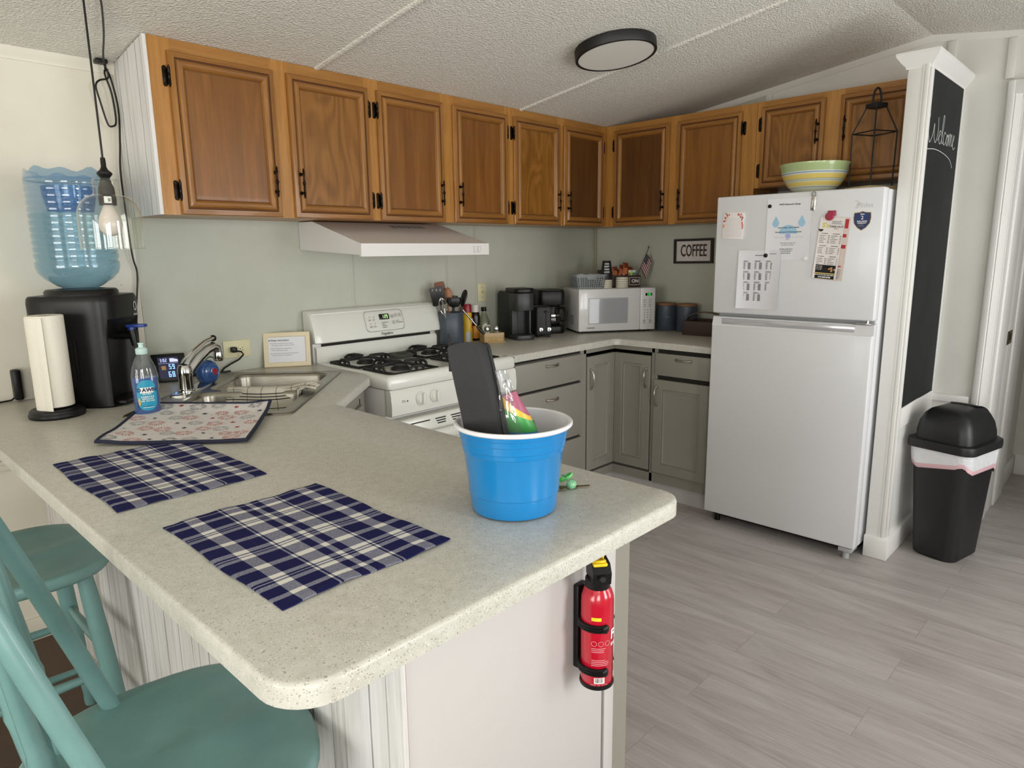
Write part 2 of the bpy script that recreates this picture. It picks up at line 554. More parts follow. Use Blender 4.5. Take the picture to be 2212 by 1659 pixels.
# wall opposite the cooker, with the windows that light the room
WIN = [(-2.90, -2.45, .80, 1.95), (-5.7, -4.3, .75, 1.95), (-1.55, -.45, .45, 2.0)]  # last window is unseen, added to brighten the floor on the right
HALL_LAMP = (.30, 1.10, .25, 2.0)  # bounds of the hall lamp; no window is cut there
def wall_with_windows(mb, lo, hi, wins, mk, ztop):
    xs = lo
    for a, c, z0, z1 in sorted(wins):
        mk(mb, xs, a, 0, ztop); mk(mb, a, c, 0, z0); mk(mb, a, c, z1, ztop); xs = c
    mk(mb, xs, hi, 0, ztop)
b = MB(); wall_with_windows(b, XL-.1, XR+.09, WIN, lambda m, a, c, z0, z1: m.box(a, c, YF-.1, YF, z0, z1, M_WALLR), 2.25); struct('wall_front', b)
WINL = [(-3.3, -1.5, .35, 2.0)]
b = MB(); wall_with_windows(b, YF-.1, .1, WINL, lambda m, a, c, z0, z1: m.box(XL-.1, XL, a, c, z0, z1, M_WALLR), 2.5); struct('wall_left', b)
wn = 0
for a, c, z0, z1 in WIN:
    wn += 1; b = MB()
    for p in ((a-.06, c+.06, z0-.06, z0), (a-.06, c+.06, z1, z1+.06), (a-.06, a, z0, z1), (c, c+.06, z0, z1)):
        b.box(p[0], p[1], YF-.1, YF+.02, p[2], p[3], M_TRIM)
    b.box((a+c)/2-.02, (a+c)/2+.02, YF-.07, YF-.03, z0, z1, M_TRIM); b.box(a, c, YF-.07, YF-.03, (z0+z1)/2-.02, (z0+z1)/2+.02, M_TRIM)
    struct('window_%d' % wn, b)
for a, c, z0, z1 in WINL:
    wn += 1; b = MB()
    for p in ((a-.06, c+.06, z0-.06, z0), (a-.06, c+.06, z1, z1+.06), (a-.06, a, z0, z1), (c, c+.06, z0, z1)):
        b.box(XL-.1, XL+.02, p[0], p[1], p[2], p[3], M_TRIM)
    for k in range(1, 3): b.box(XL-.07, XL-.03, a+(c-a)*k/3-.02, a+(c-a)*k/3+.02, z0, z1, M_TRIM)
    b.box(XL-.07, XL-.03, a, c, (z0+z1)/2-.02, (z0+z1)/2+.02, M_TRIM)
    struct('window_%d' % wn, b)
# passage behind the doorway
HX = 1.28
b = MB(); b.box(.09, HX+.1, DY0+.015, DY0+.1, 0, 2.3, M_WALLR); struct('wall_passage_back', b)
b = MB(); b.box(HX, HX+.1, YF, DY0+.015, 0, 2.3, M_WALLR); struct('wall_passage_end', b)
b = MB(); b.box(.09, HX+.1, YF-.1, DY0+.1, 2.22, 2.3, M_CEIL); struct('ceiling_passage', b)
b = MB(); wall_with_windows(b, .09, HX+.1, [], lambda m, a, c, z0, z1: m.box(a, c, YF-.1, YF, z0, z1, M_WALLR), 2.3); struct('wall_passage_front', b)
tn = [0]
def trim(mb, angle=40):
    tn[0] += 1
    return struct('trim_%d' % tn[0], mb, angle=angle)
# ceiling battens over the panel joints
for x in (-4.78, -3.553, -2.325, -1.094):
    b = MB()
    for ya, yb in ((0, RY), (RY, YF)):
        if ya == 0: ya = -.30 if x > -3 else 0
        n = 2
        P = [Vector((x, ya + (yb-ya)*k/n, cz(ya + (yb-ya)*k/n))) for k in range(n+1)]
        prof = [(-.014, .002), (-.011, -.006), (-.004, -.009), (.004, -.009), (.011, -.006), (.014, .002)]
        b.rings([[(p.x+u, p.y, p.z+w) for u, w in prof] for p in P], M_CEIL, closed=False)
    trim(b)
def moulding(pts, prof_dir, m, prof):
    """crown profile carried along pts; prof = (out from wall, up)"""
    b = MB(); D = Vector(prof_dir)
    b.rings([[Vector(p) + D*u + Vector((0, 0, w)) for u, w in prof] for p in pts], m, closed=False)
    return b
CROWN = [(0, -.036), (.006, -.036), (.008, -.026), (.016, -.016), (.02, -.004), (.024, .004)]
trim(moulding([(XL, 0, cz(0)), (-2.995, 0, cz(0))], (0, -1, 0), M_TRIMC, CROWN))
trim(moulding([(0, 0, cz(0)), (0, RY, cz(RY)), (0, YF, cz(YF))], (-1, 0, 0), M_WALLR, [(0, -.030), (.004, -.030), (.006, -.024), (.011, -.012), (.013, -.004), (.016, .004)]))
# vertical battens on the right wall and joints on the back wall
for y, z0 in ((-1.21, 2.1), (-2.085, 2.15)):
    b = MB(); b.box(-.011, .002, y-.019, y+.019, z0, cz(y)-.03, M_WALLR, .004); trim(b)
b = MB(); b.box(-.011, 0, -2.342, -2.306, DZ+.07, cz(-2.32)-.03, M_WALLR, .004); trim(b)
for x, w in ((-1.157, .016), (-1.383, .022), (-2.0, .02)):
    b = MB(); b.box(x-w/2, x+w/2, -.0025, .002, CH, 1.6, M_SAGE, .001); trim(b)
b = MB()
b.tube([(-.012 + .002*math.sin(k*2.1), -.02 + .0015*math.cos(k*3.3), .93 + .68*k/14) for k in range(15)], .007, plain('old_caulk', '#a29774', .8, bump=(60, .4, .01)), 6)
trim(b)
b = MB(); b.box(-2.989, -2.981, -.003, .002, CH, 1.58, M_SAGE, .001); trim(b)
# dado rail and skirting on the left part of the back wall
b = MB(); b.box(XL, -3.40, -.014, 0, .675, .70, M_TRIMC, .004); b.box(XL, -3.40, -.02, 0, .70, .715, M_TRIMC, .004); b.box(XL, -3.40, -.012, 0, .715, .735, M_TRIMC, .004); trim(b)
b = MB(); b.box(XL, -3.41, -.014, 0, 0, .09, M_TRIMC, .004); struct('baseboard_back', b)
b = MB(); b.box(-.014, 0, -2.315, -2.152, .662, .70, M_TRIM, .005); trim(b)
b = MB(); b.box(-.013, 0, -2.32, -2.152, 0, .10, M_TRIM, .003); struct('baseboard_right', b)
# doorway: casing, lining boards, strike plate
b = MB()
for d, w in ((0, .012), (.012, .020), (.04, .016)):
    pass
cas = [(0, .004), (0, .016), (.006, .021), (.026, .021), (.030, .017), (.034, .020), (.048, .014), (.060, .012), (.060, .002)]
def casing_leg(yo, sgn, z1):
    b.rings([[(-w, yo + sgn*d, z) for d, w in cas] for z in (0, z1)], M_TRIM, closed=False, cap1=True)
casing_leg(DY0+.06, -1, DZ+.06); casing_leg(DY1-.06, 1, DZ+.06)
b.box(-.02, 0, DY1-.06, DY0+.06, DZ, DZ+.06, M_TRIM, .004)
b.box(0, .09, DY0-.004, DY0, 0, DZ, M_TRIM); b.box(0, .09, DY1, DY1+.012, 0, DZ, M_TRIM); b.box(0, .09, DY1, DY0, DZ-.012, DZ, M_TRIM)
d1 = struct('door_1', b)
b = MB()      # deeper lining boards of the passage door frame seen through the opening
b.box(.09, .30, DY0-.012, DY0+.02, 0, DZ, M_TRIM, .003); b.box(.31, .52, DY0-.006, DY0+.02, 0, DZ, M_TRIM, .003); b.box(.53, .80, DY0-.014, DY0+.02, 0, DZ, M_TRIM, .003)
struct('door_2', b)
b = MB(); b.box(.34, .47, DY0-.009, DY0-.004, .925, .995, M_BRASS, .002); b.box(.385, .44, DY0-.0105, DY0-.008, .945, .98, M_GAP, .001)
solo('strike_plate', b, 'dark brass strike plate on the white door frame beyond the dustbin', 'door hardware', (.4, DY0-.007, .96))
b = MB(); b.box(.80, HX, DY0+.001, DY0+.016, 0, .12, M_TRIM, .003); struct('baseboard_passage', b)
b = MB(); b.box(HX-.013, HX, YF, DY0, 0, .13, M_TRIM, .003); b.box(HX-.008, HX, -2.60, -2.56, .13, 2.1, M_TRIM, .003); trim(b)
# half-depth partition beside the refrigerator
PX0, PY0, PY1, PZ = -.612, -2.15, -2.068, 2.185
b = MB()
b.box(PX0, -.001, PY0, PY1, 0, PZ, M_TRIM)
b.box(PX0-.006, PX0+.0, PY0+.002, PY1-.002, .10, PZ-.01, M_TRIM, .002)
b.box(PX0-.011, PX0, PY0, PY0+.016, .10, PZ-.01, M_TRIM, .003)                  # beads of the end casing
b.box(PX0-.009, PX0, PY0+.018, PY0+.026, .10, PZ-.01, M_TRIM, .002)
b.box(PX0, PX0+.03, PY0-.010, PY0, .10, PZ-.01, M_TRIM, .003)                   # stile on the board side
b.box(PX0+.03, -.001, PY0-.008, PY0, .62, .715, M_TRIM, .002)                    # rail under the board
b.box(-.022, -.001, PY0-.008, PY0, .715, PZ-.01, M_TRIM, .002)
struct('wall_partition', b)
b = MB(); b.box(PX0-.018, -.001, PY0-.018, PY1+.002, 0, .105, M_TRIM, .004); struct('baseboard_partition', b)
b = MB()      # cap moulding
prof = [(0, -.055), (.006, -.055), (.008, -.045), (.022, -.030), (.036, -.010), (.040, -.004), (.040, .008), (.0, .008)]
base = [(-.001, PY0), (PX0, PY0), (PX0, PY1), (-.001, PY1)]
rr = []
for d, z in prof:
    rr.append([(-.001, PY0-d, PZ+.02+z), (PX0-d, PY0-d, PZ+.02+z), (PX0-d, PY1+d, PZ+.02+z), (-.001, PY1+d, PZ+.02+z)])
b.rings(rr, M_TRIM, closed=True); b.quad(rr[-1][0], rr[-1][1], rr[-1][2], rr[-1][3], M_TRIM)
trim(b, 25)
# the painted chalkboard with its chalk writing
cb = thing('chalkboard', 'tall narrow black chalkboard on the white partition, chalked Welcome', 'chalkboard', ((PX0+.03-.022)/2, PY0, .72))
b = MB(); b.box(PX0+.031, -.023, PY0-.004, PY0, .716, PZ-.012, M_CHALK); part('board', b, cb)
b = MB()
CX0, CZ0, CW, CHT = PX0+.042, 1.862, .475, .115      # writing box on the board
def stroke(pts, r=.0017):
    P = [Vector((CX0 + u*CW, PY0-.0048, CZ0 + v*CHT)) for u, v in pts]
    Q = []
    for i in range(len(P)-1):          # Catmull-Rom smoothing
        p0, p1, p2, p3 = P[max(i-1, 0)], P[i], P[i+1], P[min(i+2, len(P)-1)]
        for k in range(5):
            t = k/5
            Q.append(.5*((2*p1) + (p2-p0)*t + (2*p0-5*p1+4*p2-p3)*t*t + (3*p1-p0-3*p2+p3)*t**3))
    Q.append(P[-1])
    b.tube(Q, r, M_CHALKLINE, 5, flat=(.9, .35))
stroke([(.02, .98), (.0, .5), (.06, .02), (.15, .3), (.19, .72), (.2, .3), (.27, .08), (.33, .5), (.31, 1.0)])          # W
stroke([(.33, .18), (.40, .38), (.44, .52), (.40, .56), (.37, .35), (.41, .1), (.47, .2), (.51, .7), (.525, 1.08), (.49, 1.12), (.475, .6), (.5, .15), (.55, .22)])   # e l
stroke([(.63, .52), (.58, .58), (.545, .35), (.575, .12), (.64, .25), (.665, .5), (.70, .52), (.715, .3), (.685, .12), (.655, .3), (.69, .5), (.74, .5)])    # c o
stroke([(.74, .58), (.75, .15), (.765, .5), (.80, .6), (.81, .15), (.825, .5), (.86, .6), (.875, .25), (.89, .18), (.92, .35), (.955, .52), (.94, .62), (.915, .4), (.935, .15), (.98, .1), (1.02, .2)])   # m e
stroke([(.0, -.25), (.25, -.16), (.5, -.17), (.75, -.26), (.9, -.40), (.98, -.62)])
part('chalk_lettering', b, cb, label='white chalk handwriting, Welcome, underlined')
# ------------------------------------------------------------------ cabinets
W_FR = wood('birch_frame_upright', '#87581f', '#a87536', '#b98847', 'v', .36)
W_FRH = wood('birch_frame_level', '#7d5020', '#9a6a2f', '#ad7d3f', 'h', .36)
W_MOV = wood('birch_moulding_upright', '#70461a', '#8f602a', '#a9783b', 'v', .33)
W_MOH = wood('birch_moulding_level', '#6d451a', '#885a27', '#9f6f34', 'h', .33)
W_PAN = [wood('birch_panel_plain', '#633c12', '#7c4e1b', '#915f28', 'v', .34, .8),
         wood('birch_panel_figured', '#68400f', '#81541d', '#94632b', 'v', .34, .8, .22),
         wood('birch_panel_streaked', '#5c3510', '#774a1b', '#8f5e2a', 'v', .34, .55),
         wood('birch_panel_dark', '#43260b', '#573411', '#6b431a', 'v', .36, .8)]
M_IRON = plain('blackened_bronze', '#231b14', .38, .85, var=.3, vs=60)
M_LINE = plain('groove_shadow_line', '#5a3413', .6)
M_DARKIN = plain('cabinet_inside', '#3a2a1a', .8)

def colonial_handle(mb, M, L=.118, m=None, seg=10):
    """spindle pull on two posts, standing along local y, out along local z"""
    m = m or M_IRON
    h = L/2
    pr = []
    for y, r in ((-h, .0012), (-h+.003, .004), (-h+.006, .002), (-h+.010, .0052), (-h+.015, .0026), (-h+.020, .0062), (-h+.026, .0036), (-h+.032, .0042), (-h+.036, .0030),
                 (-.012, .0042), (-.008, .0030), (-.004, .0058), (0, .0064)):
        pr.append((r, y))
    pr = pr + [(r, -y) for r, y in pr[-2::-1]]
    T = M @ Matrix.Translation((0, 0, .021)) @ Matrix.Rotation(-PI/2, 4, 'X')
    mb.lathe(pr, m, seg, T)
    for y in (-h+.022, h-.022):
        a = M @ Vector((0, y, 0)); c = M @ Vector((0, y, .021))
        mb.tube([a, c], .0048, m, 8)
        mb.lathe([(0, .003), (.007, .0025), (.0085, 0)], m, 10, M @ Matrix.Translation((0, y, 0)))
def hinge(mb, M):
    """exposed hinge: leaf on the frame (local -x), barrel, finials; local y up, z out"""
    mb.box(-.019, -.002, -.027, .027, 0, .0025, M_IRON, .001, M=M)
    mb.lathe([(.0085, 0), (.007, .003), (0, .0035)], M_IRON, 10, M @ Matrix.Translation((-.0105, .027, 0)))
    mb.lathe([(.0085, 0), (.007, .003), (0, .0035)], M_IRON, 10, M @ Matrix.Translation((-.0105, -.027, 0)))
    T = M @ Matrix.Translation((0, 0, .012)) @ Matrix.Rotation(-PI/2, 4, 'X')
    mb.lathe([(0, -.038), (.003, -.035), (.002, -.031), (.005, -.030), (.005, -.011), (.0042, -.010), (.0042, -.009), (.005, -.008), (.005, .008), (.0042, .009), (.0042, .010), (.005, .011), (.005, .030), (.002, .031), (.003, .035), (0, .038)], M_IRON, 10, T)
    mb.box(-.003, .006, -.026, .026, .002, .014, M_IRON, .001, M=M)
def door_upper(par, M, w, h, hand, pan, hz=.135, off=.030):
    """overlay door; local x across (0..w), y up (0..h), z out. hand: side of the hinges"""
    prof = [(0, 0), (0, .009), (.003, .014), (.010, .0155), (.020, .0165), (.0235, .0125), (.026, .0125), (.029, .019), (.036, .0225), (.044, .0215), (.050, .017), (.053, .010), (.0545, .0075)]
    mb = MB()
    ring = lambda d, z: [(d, d, z), (w-d, d, z), (w-d, h-d, z), (d, h-d, z)]
    for (d0, z0), (d1, z1) in zip(prof, prof[1:]):
        A, B = ring(d0, z0), ring(d1, z1)
        for k in range(4):
            k2 = (k+1) % 4
            m = (W_MOH if k in (0, 2) else W_MOV)
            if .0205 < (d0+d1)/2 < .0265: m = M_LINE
            mb.raw([A[k], A[k2], B[k2], B[k]], [(0, 1, 2, 3)], m, M)
    mb.raw(ring(0, 0), [(3, 2, 1, 0)], M_DARKIN, M)
    d = part('door', mb, par, angle=25)
    p = MB(); p.raw(ring(prof[-1][0]-.0005, prof[-1][1]), [(0, 1, 2, 3)], pan, M)
    q = prof[-1][0]
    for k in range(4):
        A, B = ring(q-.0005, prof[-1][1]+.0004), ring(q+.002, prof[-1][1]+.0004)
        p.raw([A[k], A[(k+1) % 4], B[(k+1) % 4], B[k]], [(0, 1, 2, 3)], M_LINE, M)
    part('door_panel', p, d)
    x = off if hand == 'R' else w - off
    a = MB(); colonial_handle(a, M @ Matrix.Translation((x, hz, .0185))); part('handle', a, d)
    for y in (.085, h-.085):
        a = MB(); hinge(a, M @ Matrix.Translation((0, y, 0)) if hand == 'L' else M @ Matrix.Translation((w, y, 0)) @ Matrix.Rotation(PI, 4, 'Z')); part('hinge', a, d)
    return d
UD, UB, UT = .3225, 1.577, 2.178
YB = -UD                                # face plane of the back run
def back_M(x): return frameM((x, YB, UB), (1, 0, 0), (0, 0, 1))
def face_frame(mb, M, w, h, sts, bot=.025, top=.045):
    """stiles (x0,x1 list) and rails, 20 mm thick behind the face plane"""
    for a, c in sts:
        mb.box(a, c, 0, h, -.019, 0, W_FR, M=M)
    for z0, z1 in ((0, bot), (h-top, h)):
        for (a, c), (e, f) in zip(sts, sts[1:]):
            mb.box(c, e, z0, z1, -.019, 0, W_FRH, M=M)
def upper_unit(label, x0, x1, doors, name='wall_cabinet', pans=(0, 1), left_panel=False, hz=.135):
    t = thing(name, label, 'cabinet', ((x0+x1)/2, -UD/2, UB), group='wood wall cabinets')
    b = MB(); b.box(x0+.001, x1-.001, YB+.02, -.003, UB+.002, UT-.045, W_FR); part('carcass', b, t)
    b = MB()
    M = back_M(0)
    sts = [(x0, doors[0][0]+.012)] + [(p[1]-.012, q[0]+.012) for p, q in zip(doors, doors[1:])] + [(doors[-1][1]-.012, x1)]
    face_frame(b, M, x1-x0, UT-UB, sts); part('face_frame', b, t)
    for i, (a, c) in enumerate(doors):
        door_upper(t, frameM((a, YB, UB+.001), (1, 0, 0), (0, 0, 1)), c-a, 2.135-UB, 'LR'[i], W_PAN[pans[i]], hz)
    if left_panel:
        b = MB(); q = [(YB-.004, UB), (-.003, UB), (-.003, cz(0)-.004), (YB-.004, cz(YB)-.004)]
        b.rings([[(x, y, z) for y, z in q] for x in (x0-.012, x0)], M_BOARDS, cap0=True, cap1=True)
        part('end_panel', b, t, label='whitewashed board end panel')
    return t
upper_unit('wood wall cabinet with two wide doors beside the whitewashed end panel', -2.985, -2.065, [(-2.922, -2.527), (-2.471, -2.089)], pans=(0, 1), left_panel=True)
upper_unit('wood wall cabinet directly above the white range hood', -2.065, -1.188, [(-2.042, -1.660), (-1.596, -1.214)], pans=(2, 2))
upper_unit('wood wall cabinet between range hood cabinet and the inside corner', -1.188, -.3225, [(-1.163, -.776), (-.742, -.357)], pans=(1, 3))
XF_ = -UD
def right_M(y): return frameM((XF_, y, UB), (0, -1, 0), (0, 0, 1))
t = thing('wall_cabinet', 'wood wall cabinet above the coffee sign, dark panel doors', 'cabinet', (-UD/2, -.8, UB), group='wood wall cabinets')
b = MB(); b.box(XF_+.02, -.003, -1.29, -.3225, UB+.002, UT-.004, W_FR); b.box(XF_+.0, -.003, -.3225, -.003, UB+.002, 2.128, W_FR); part('carcass', b, t)
b = MB(); M = frameM((XF_, 0, UB), (0, -1, 0), (0, 0, 1)); face_frame(b, M, 0, UT-UB, [(.3225, .406), (.766, .842), (1.204, 1.292)]); part('face_frame', b, t)
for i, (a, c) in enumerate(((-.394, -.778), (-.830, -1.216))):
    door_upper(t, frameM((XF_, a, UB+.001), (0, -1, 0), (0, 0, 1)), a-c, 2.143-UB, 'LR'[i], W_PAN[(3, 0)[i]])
t = thing('wall_cabinet', 'short wood wall cabinet above the refrigerator', 'cabinet', (-UD/2, -1.68, 1.745), group='wood wall cabinets')
b = MB(); b.box(XF_+.02, -.003, -2.063, -1.294, 1.747, UT-.004, W_FR); part('carcass', b, t)
b = MB(); M = frameM((XF_, 0, 1.745), (0, -1, 0), (0, 0, 1)); face_frame(b, M, 0, UT-1.745, [(1.294, 1.334), (1.63, 1.726), (2.028, 2.063)], top=.055); part('face_frame', b, t)
for i, (a, c) in enumerate(((-1.322, -1.642), (-1.713, -2.04))):
    door_upper(t, frameM((XF_, a, 1.747), (0, -1, 0), (0, 0, 1)), a-c, 2.150-1.747, 'LR'[i], W_PAN[1], hz=.245)

# ------------------------------------------------------------------ grey base cabinets
M_NICKEL = plain('satin_nickel', '#b9b3a8', .28, 1)
def bow_handle(mb, M, L=.10):
    """arched pull with flared feet, along local x, out along z"""
    pts = [(-L/2, 0, .004), (-L/2+.006, 0, .006), (-L/2+.016, 0, .016), (-L/4, 0, .022), (0, 0, .024), (L/4, 0, .022), (L/2-.016, 0, .016), (L/2-.006, 0, .006), (L/2, 0, .004)]
    mb.tube([M @ Vector(p) for p in pts], .004, M_NICKEL, 8, radii=[.004, .0065, .0042, .0042, .0055, .0042, .0042, .0065, .004])
    for x in (-L/2+.006, L/2-.006):
        mb.ball(M @ Vector((x, 0, .003)), .0085, M_NICKEL, 10)
        mb.cyl(M @ Vector((x, 0, -.004)), M @ Vector((x, 0, .004)), .006, M_NICKEL)
def slab_front(mb, M, w, h, th=.019, m=None):
    mb.box(0, w, 0, h, 0, th, m or M_GREY, .0035, M=M)
def routed_front(mb, M, w, h, th=.019, d=.052):
    ring = lambda q, z: [(q, q, z), (w-q, q, z), (w-q, h-q, z), (q, h-q, z)]
    rr = [ring(0, 0), ring(0, th-.003), ring(.003, th), ring(d, th), ring(d+.003, th-.005), ring(d+.007, th-.005), ring(d+.010, th-.001), ring(d+.015, th-.001), ring(d+.018, th-.004), ring(d+.023, th-.006)]
    mb.rings(rr, M_GREY, M, cap1=True)
CF = -.630                              # face plane of the base cabinets
def toe(mb, pts):
    pass
t = thing('drawer_cabinet', 'grey drawer cabinet between cooker and corner cabinet', 'cabinet', (-1.22, -.32, 0))
b = MB(); b.box(-1.522, -.925, CF+.0, -.02, .10, .885, M_GREY); b.box(-1.522, -.925, -.595, -.02, 0, .10, M_GREY); part('carcass', b, t)
for z0, z1 in ((.870, .884), (.708, .722), (.395, .409)):
    b = MB(); b.box(-1.506, -.962, CF-.0015, CF, z0, z1, M_GAP); part('shadow_gap', b, t)
for z0, z1 in ((.722, .868), (.409, .708), (.115, .395)):
    b = MB(); slab_front(b, frameM((-1.508, CF-.001, z0), (1, 0, 0), (0, 0, 1)), .546, z1-z0); d = part('drawer', b, t)
    b = MB(); bow_handle(b, frameM((-1.225, CF-.020, z1-(.032 if z1 > .8 else .055)), (1, 0, 0), (0, 0, 1))); part('handle', b, d)
t = thing('corner_cabinet', 'grey corner cabinet with folding double door', 'cabinet', (-.40, -.40, 0))
b = MB()
b.box(-.925, -.02, CF, -.02, .86, .885, M_GREY); b.box(-.925, -.905, CF, -.02, .10, .885, M_GREY); b.box(CF, -.02, -.905, -.02, .86, .885, M_GREY); b.box(CF, -.02, -.905, -.888, .10, .885, M_GREY)
b.box(-.925, -.02, -.60, -.02, .10, .15, M_GREY); b.box(-.60, -.02, -.905, -.02, .10, .15, M_GREY)
b.box(-.925, CF, CF, CF+.02, .10, .15, M_GREY); b.box(CF, CF+.02, -.905, CF, .10, .15, M_GREY)
b.box(-.905, -.02, -.05, -.02, .15, .86, M_DARKIN); b.box(-.05, -.02, -.905, -.02, .15, .86, M_DARKIN)
part('carcass', b, t)
b = MB(); b.box(-.925, -.595, -.600, -.585, 0, .10, M_PANELGREY); b.box(-.600, -.585, -.905, -.585, 0, .10, M_PANELGREY); part('kickboard', b, t)
b = MB(); routed_front(b, frameM((-.897, CF+.012, .165), (1, 0, 0), (0, 0, 1)), .262, .675); d = part('door', b, t)
b = MB(); bow_handle(b, frameM((-.873, CF-.008, .71), (0, 0, 1), (-1, 0, 0)), .118); part('handle', b, d)
b = MB(); routed_front(b, frameM((CF+.012, -.635, .165), (0, -1, 0), (0, 0, 1)), .246, .675); d = part('door', b, t)
b = MB(); bow_handle(b, frameM((CF-.008, -.858, .71), (0, 0, 1), (0, 1, 0)), .118); part('handle', b, d)
t = thing('base_cabinet', 'grey cabinet with one drawer over one door, beside the refrigerator', 'cabinet', (-.32, -1.1, 0))
b = MB(); b.box(CF, -.02, -1.285, -.906, .10, .885, M_GREY); b.box(-.600, -.02, -1.285, -.906, 0, .10, M_PANELGREY); part('carcass', b, t)
for z0, z1 in ((.862, .884), (.712, .738)):
    b = MB(); b.box(CF-.0015, CF, -1.255, -.930, z0, z1, M_GAP); part('shadow_gap', b, t)
b = MB(); slab_front(b, frameM((CF-.001, -.922, .738), (0, -1, 0), (0, 0, 1)), .335, .125); d = part('drawer', b, t)
b = MB(); bow_handle(b, frameM((CF-.020, -1.10, .835), (0, -1, 0), (0, 0, 1))); part('handle', b, d)
b = MB(); routed_front(b, frameM((CF-.001, -.915, .165), (0, -1, 0), (0, 0, 1)), .342, .547); d = part('door', b, t)
b = MB(); bow_handle(b, frameM((CF-.020, -.936, .618), (0, 0, 1), (0, 1, 0)), .118); part('handle', b, d)

# worktops
b = MB()
poly = [(-1.522, -.0015), (-1.522, -.66), (-.66, -.66), (-.66, -1.287), (-.0015, -1.287), (-.0015, -.0015)]
poly = round_poly(poly, [0, 0, .045, 0, 0, 0])
slab(b, poly, CH-.036, CH, M_TOP)
solo('worktop', b, 'speckled L-shaped worktop under the microwave and coffee makers', 'worktop', (-.7, -.4, CH-.038), angle=50)
SINK_C, SINK_A = (-2.812, -.497), RAD(46.0)
SL_, SW_ = .81, .545
SM = rotz(SINK_A, (SINK_C[0], SINK_C[1], 0))       # local x along the sink, local y towards the back
hole = [tuple((SM @ Vector((p[0], p[1], 0)))[:2]) for p in rrect(-SL_/2+.016, SL_/2-.016, -SW_/2+.016, SW_/2-.016, .04)]
b = MB()
poly = [(-3.622, -.0015), (-3.622, -2.286), (-2.712, -2.286), (-2.712, -.945), (-2.335, -.598), (-2.302, -.52), (-2.302, -.0015)]
PEN = round_poly(poly, [0, .075, .06, .05, .03, .03, 0], 8)
slab(b, PEN, CH-.034, CH, M_TOP, .007, [hole])
solo('worktop', b, 'speckled peninsula worktop holding the sink, placemats and blue tub', 'worktop', (-3.1, -1.5, CH-.042), angle=50)
# peninsula body
t = thing('peninsula_base', 'grey and whitewashed-board base under the peninsula worktop', 'cabinet', (-3.1, -1.4, 0))
b = MB()
zt = CH-.036
b.box(-3.395, -2.78, -2.19, -1.0, .09, zt, M_GREY); b.box(-3.395, -2.82, -2.19, -1.0, 0, .09, M_GREY)
part('carcass', b, t)
b = MB(); b.box(-3.397, -2.895, -2.205, -2.1902, 0, zt, M_PANELGREY, .001); part('end_panel', b, t, label='plain warm grey end panel')
b = MB(); b.box(-2.885, -2.852, -2.205, -2.1902, 0, zt, M_PANELGREY, .002); part('stile', b, t)
b = MB(); b.box(-2.895, -2.885, -2.198, -2.1902, 0, zt, M_GAP); part('shadow_gap', b, t)
b = MB(); b.box(-3.406, -3.3972, -2.207, -.002, 0, zt, M_BOARDS); b.box(-3.3972, -3.3965, -2.207, -2.1902, 0, zt, plain('raw_board_edge', '#9c8270', .7)); part('board_cladding', b, t, label='whitewashed wood boards with dark joints')
b = MB(); b.box(-3.415, -3.4062, -2.2, -.003, .004, .06, M_BOARDS, .002); part('plinth', b, t)
t = thing('sink_cabinet', 'grey corner cabinet under the sink worktop', 'cabinet', (-2.8, -.4, 0))
b = MB(); b.prism([(-3.394, -.02), (-3.394, -.999), (-2.79, -.999), (-2.40, -.62), (-2.312, -.52), (-2.312, -.02)], .10, .60, M_GREY)
q = [(-2.79, -.999), (-2.40, -.62), (-2.312, -.52), (-2.312, -.02)]
for (xa, ya), (xb, yb) in zip(q, q[1:]):
    L = math.hypot(xb-xa, yb-ya); Mx = frameM((xa, ya, .60), ((xb-xa), (yb-ya), 0), (0, 0, 1))
    b.box(0, L, 0, zt-.60, -.018, 0, M_GREY, M=Mx)
b.prism([(-3.394, -.02), (-3.394, -.999), (-2.81, -.98), (-2.43, -.61), (-2.33, -.50), (-2.33, -.02)], 0, .10, M_GREY)
part('carcass', b, t)
L = math.hypot(.39, .379); Mx = frameM((-2.79, -.999, .13), (.39, .379, 0), (0, 0, 1))
b = MB(); slab_front(b, Mx @ Matrix.Translation((.02, 0, 0)), L-.05, .70, .016); part('door', b, t)
b = MB(); b.box(L-.028, L-.020, 0, .72, 0, .002, M_GAP, M=Mx); part('shadow_gap', b, t)
# ------------------------------------------------------------------ appliances
M_ENAMEL = plain('white_enamel', '#dfe0d8', .22, coat=.3)
M_ENAMELB = plain('white_painted_steel', '#dcd9d6', .35)
M_BLACK = plain('black_plastic', '#0d0d0d', .38, spec=.35)
M_MATTE = plain('matte_black_plastic', '#191a19', .55, bump=(300, .1, .002))
M_CAST = plain('cast_iron', '#161614', .55, bump=(200, .2, .003))
M_CHROME = plain('chrome', '#d8d8d6', .08, 1)
M_STEEL = None
def m_steel():
    t = NT('brushed_steel')
    n = t.noise(t.coord((2, 2, 60)), 6, 3, .6)
    t.bsdf(t.ramp(n, [(.3, lin('#8f8b80')), (.7, lin('#a5a196'))]), t.ramp(n, [(.3, (.26, .26, .26, 1)), (.7, (.36, .36, .36, 1))]), 1, .5)
    return t.m
M_STEEL = m_steel()
M_PRINT = plain('dark_print', '#2c2c2a', .6)
M_PRINTG = plain('grey_print', '#7c7f7c', .6)
M_WHITEP = plain('white_print', '#ecebe8', .6)
M_GREEN = plain('green_led', '#3ddc5a', .5, emis=.8)
M_LEDW = plain('pale_led', '#c9f0b0', .5, emis=.7)
M_SCREEN = plain('dark_screen', '#08090a', .15)

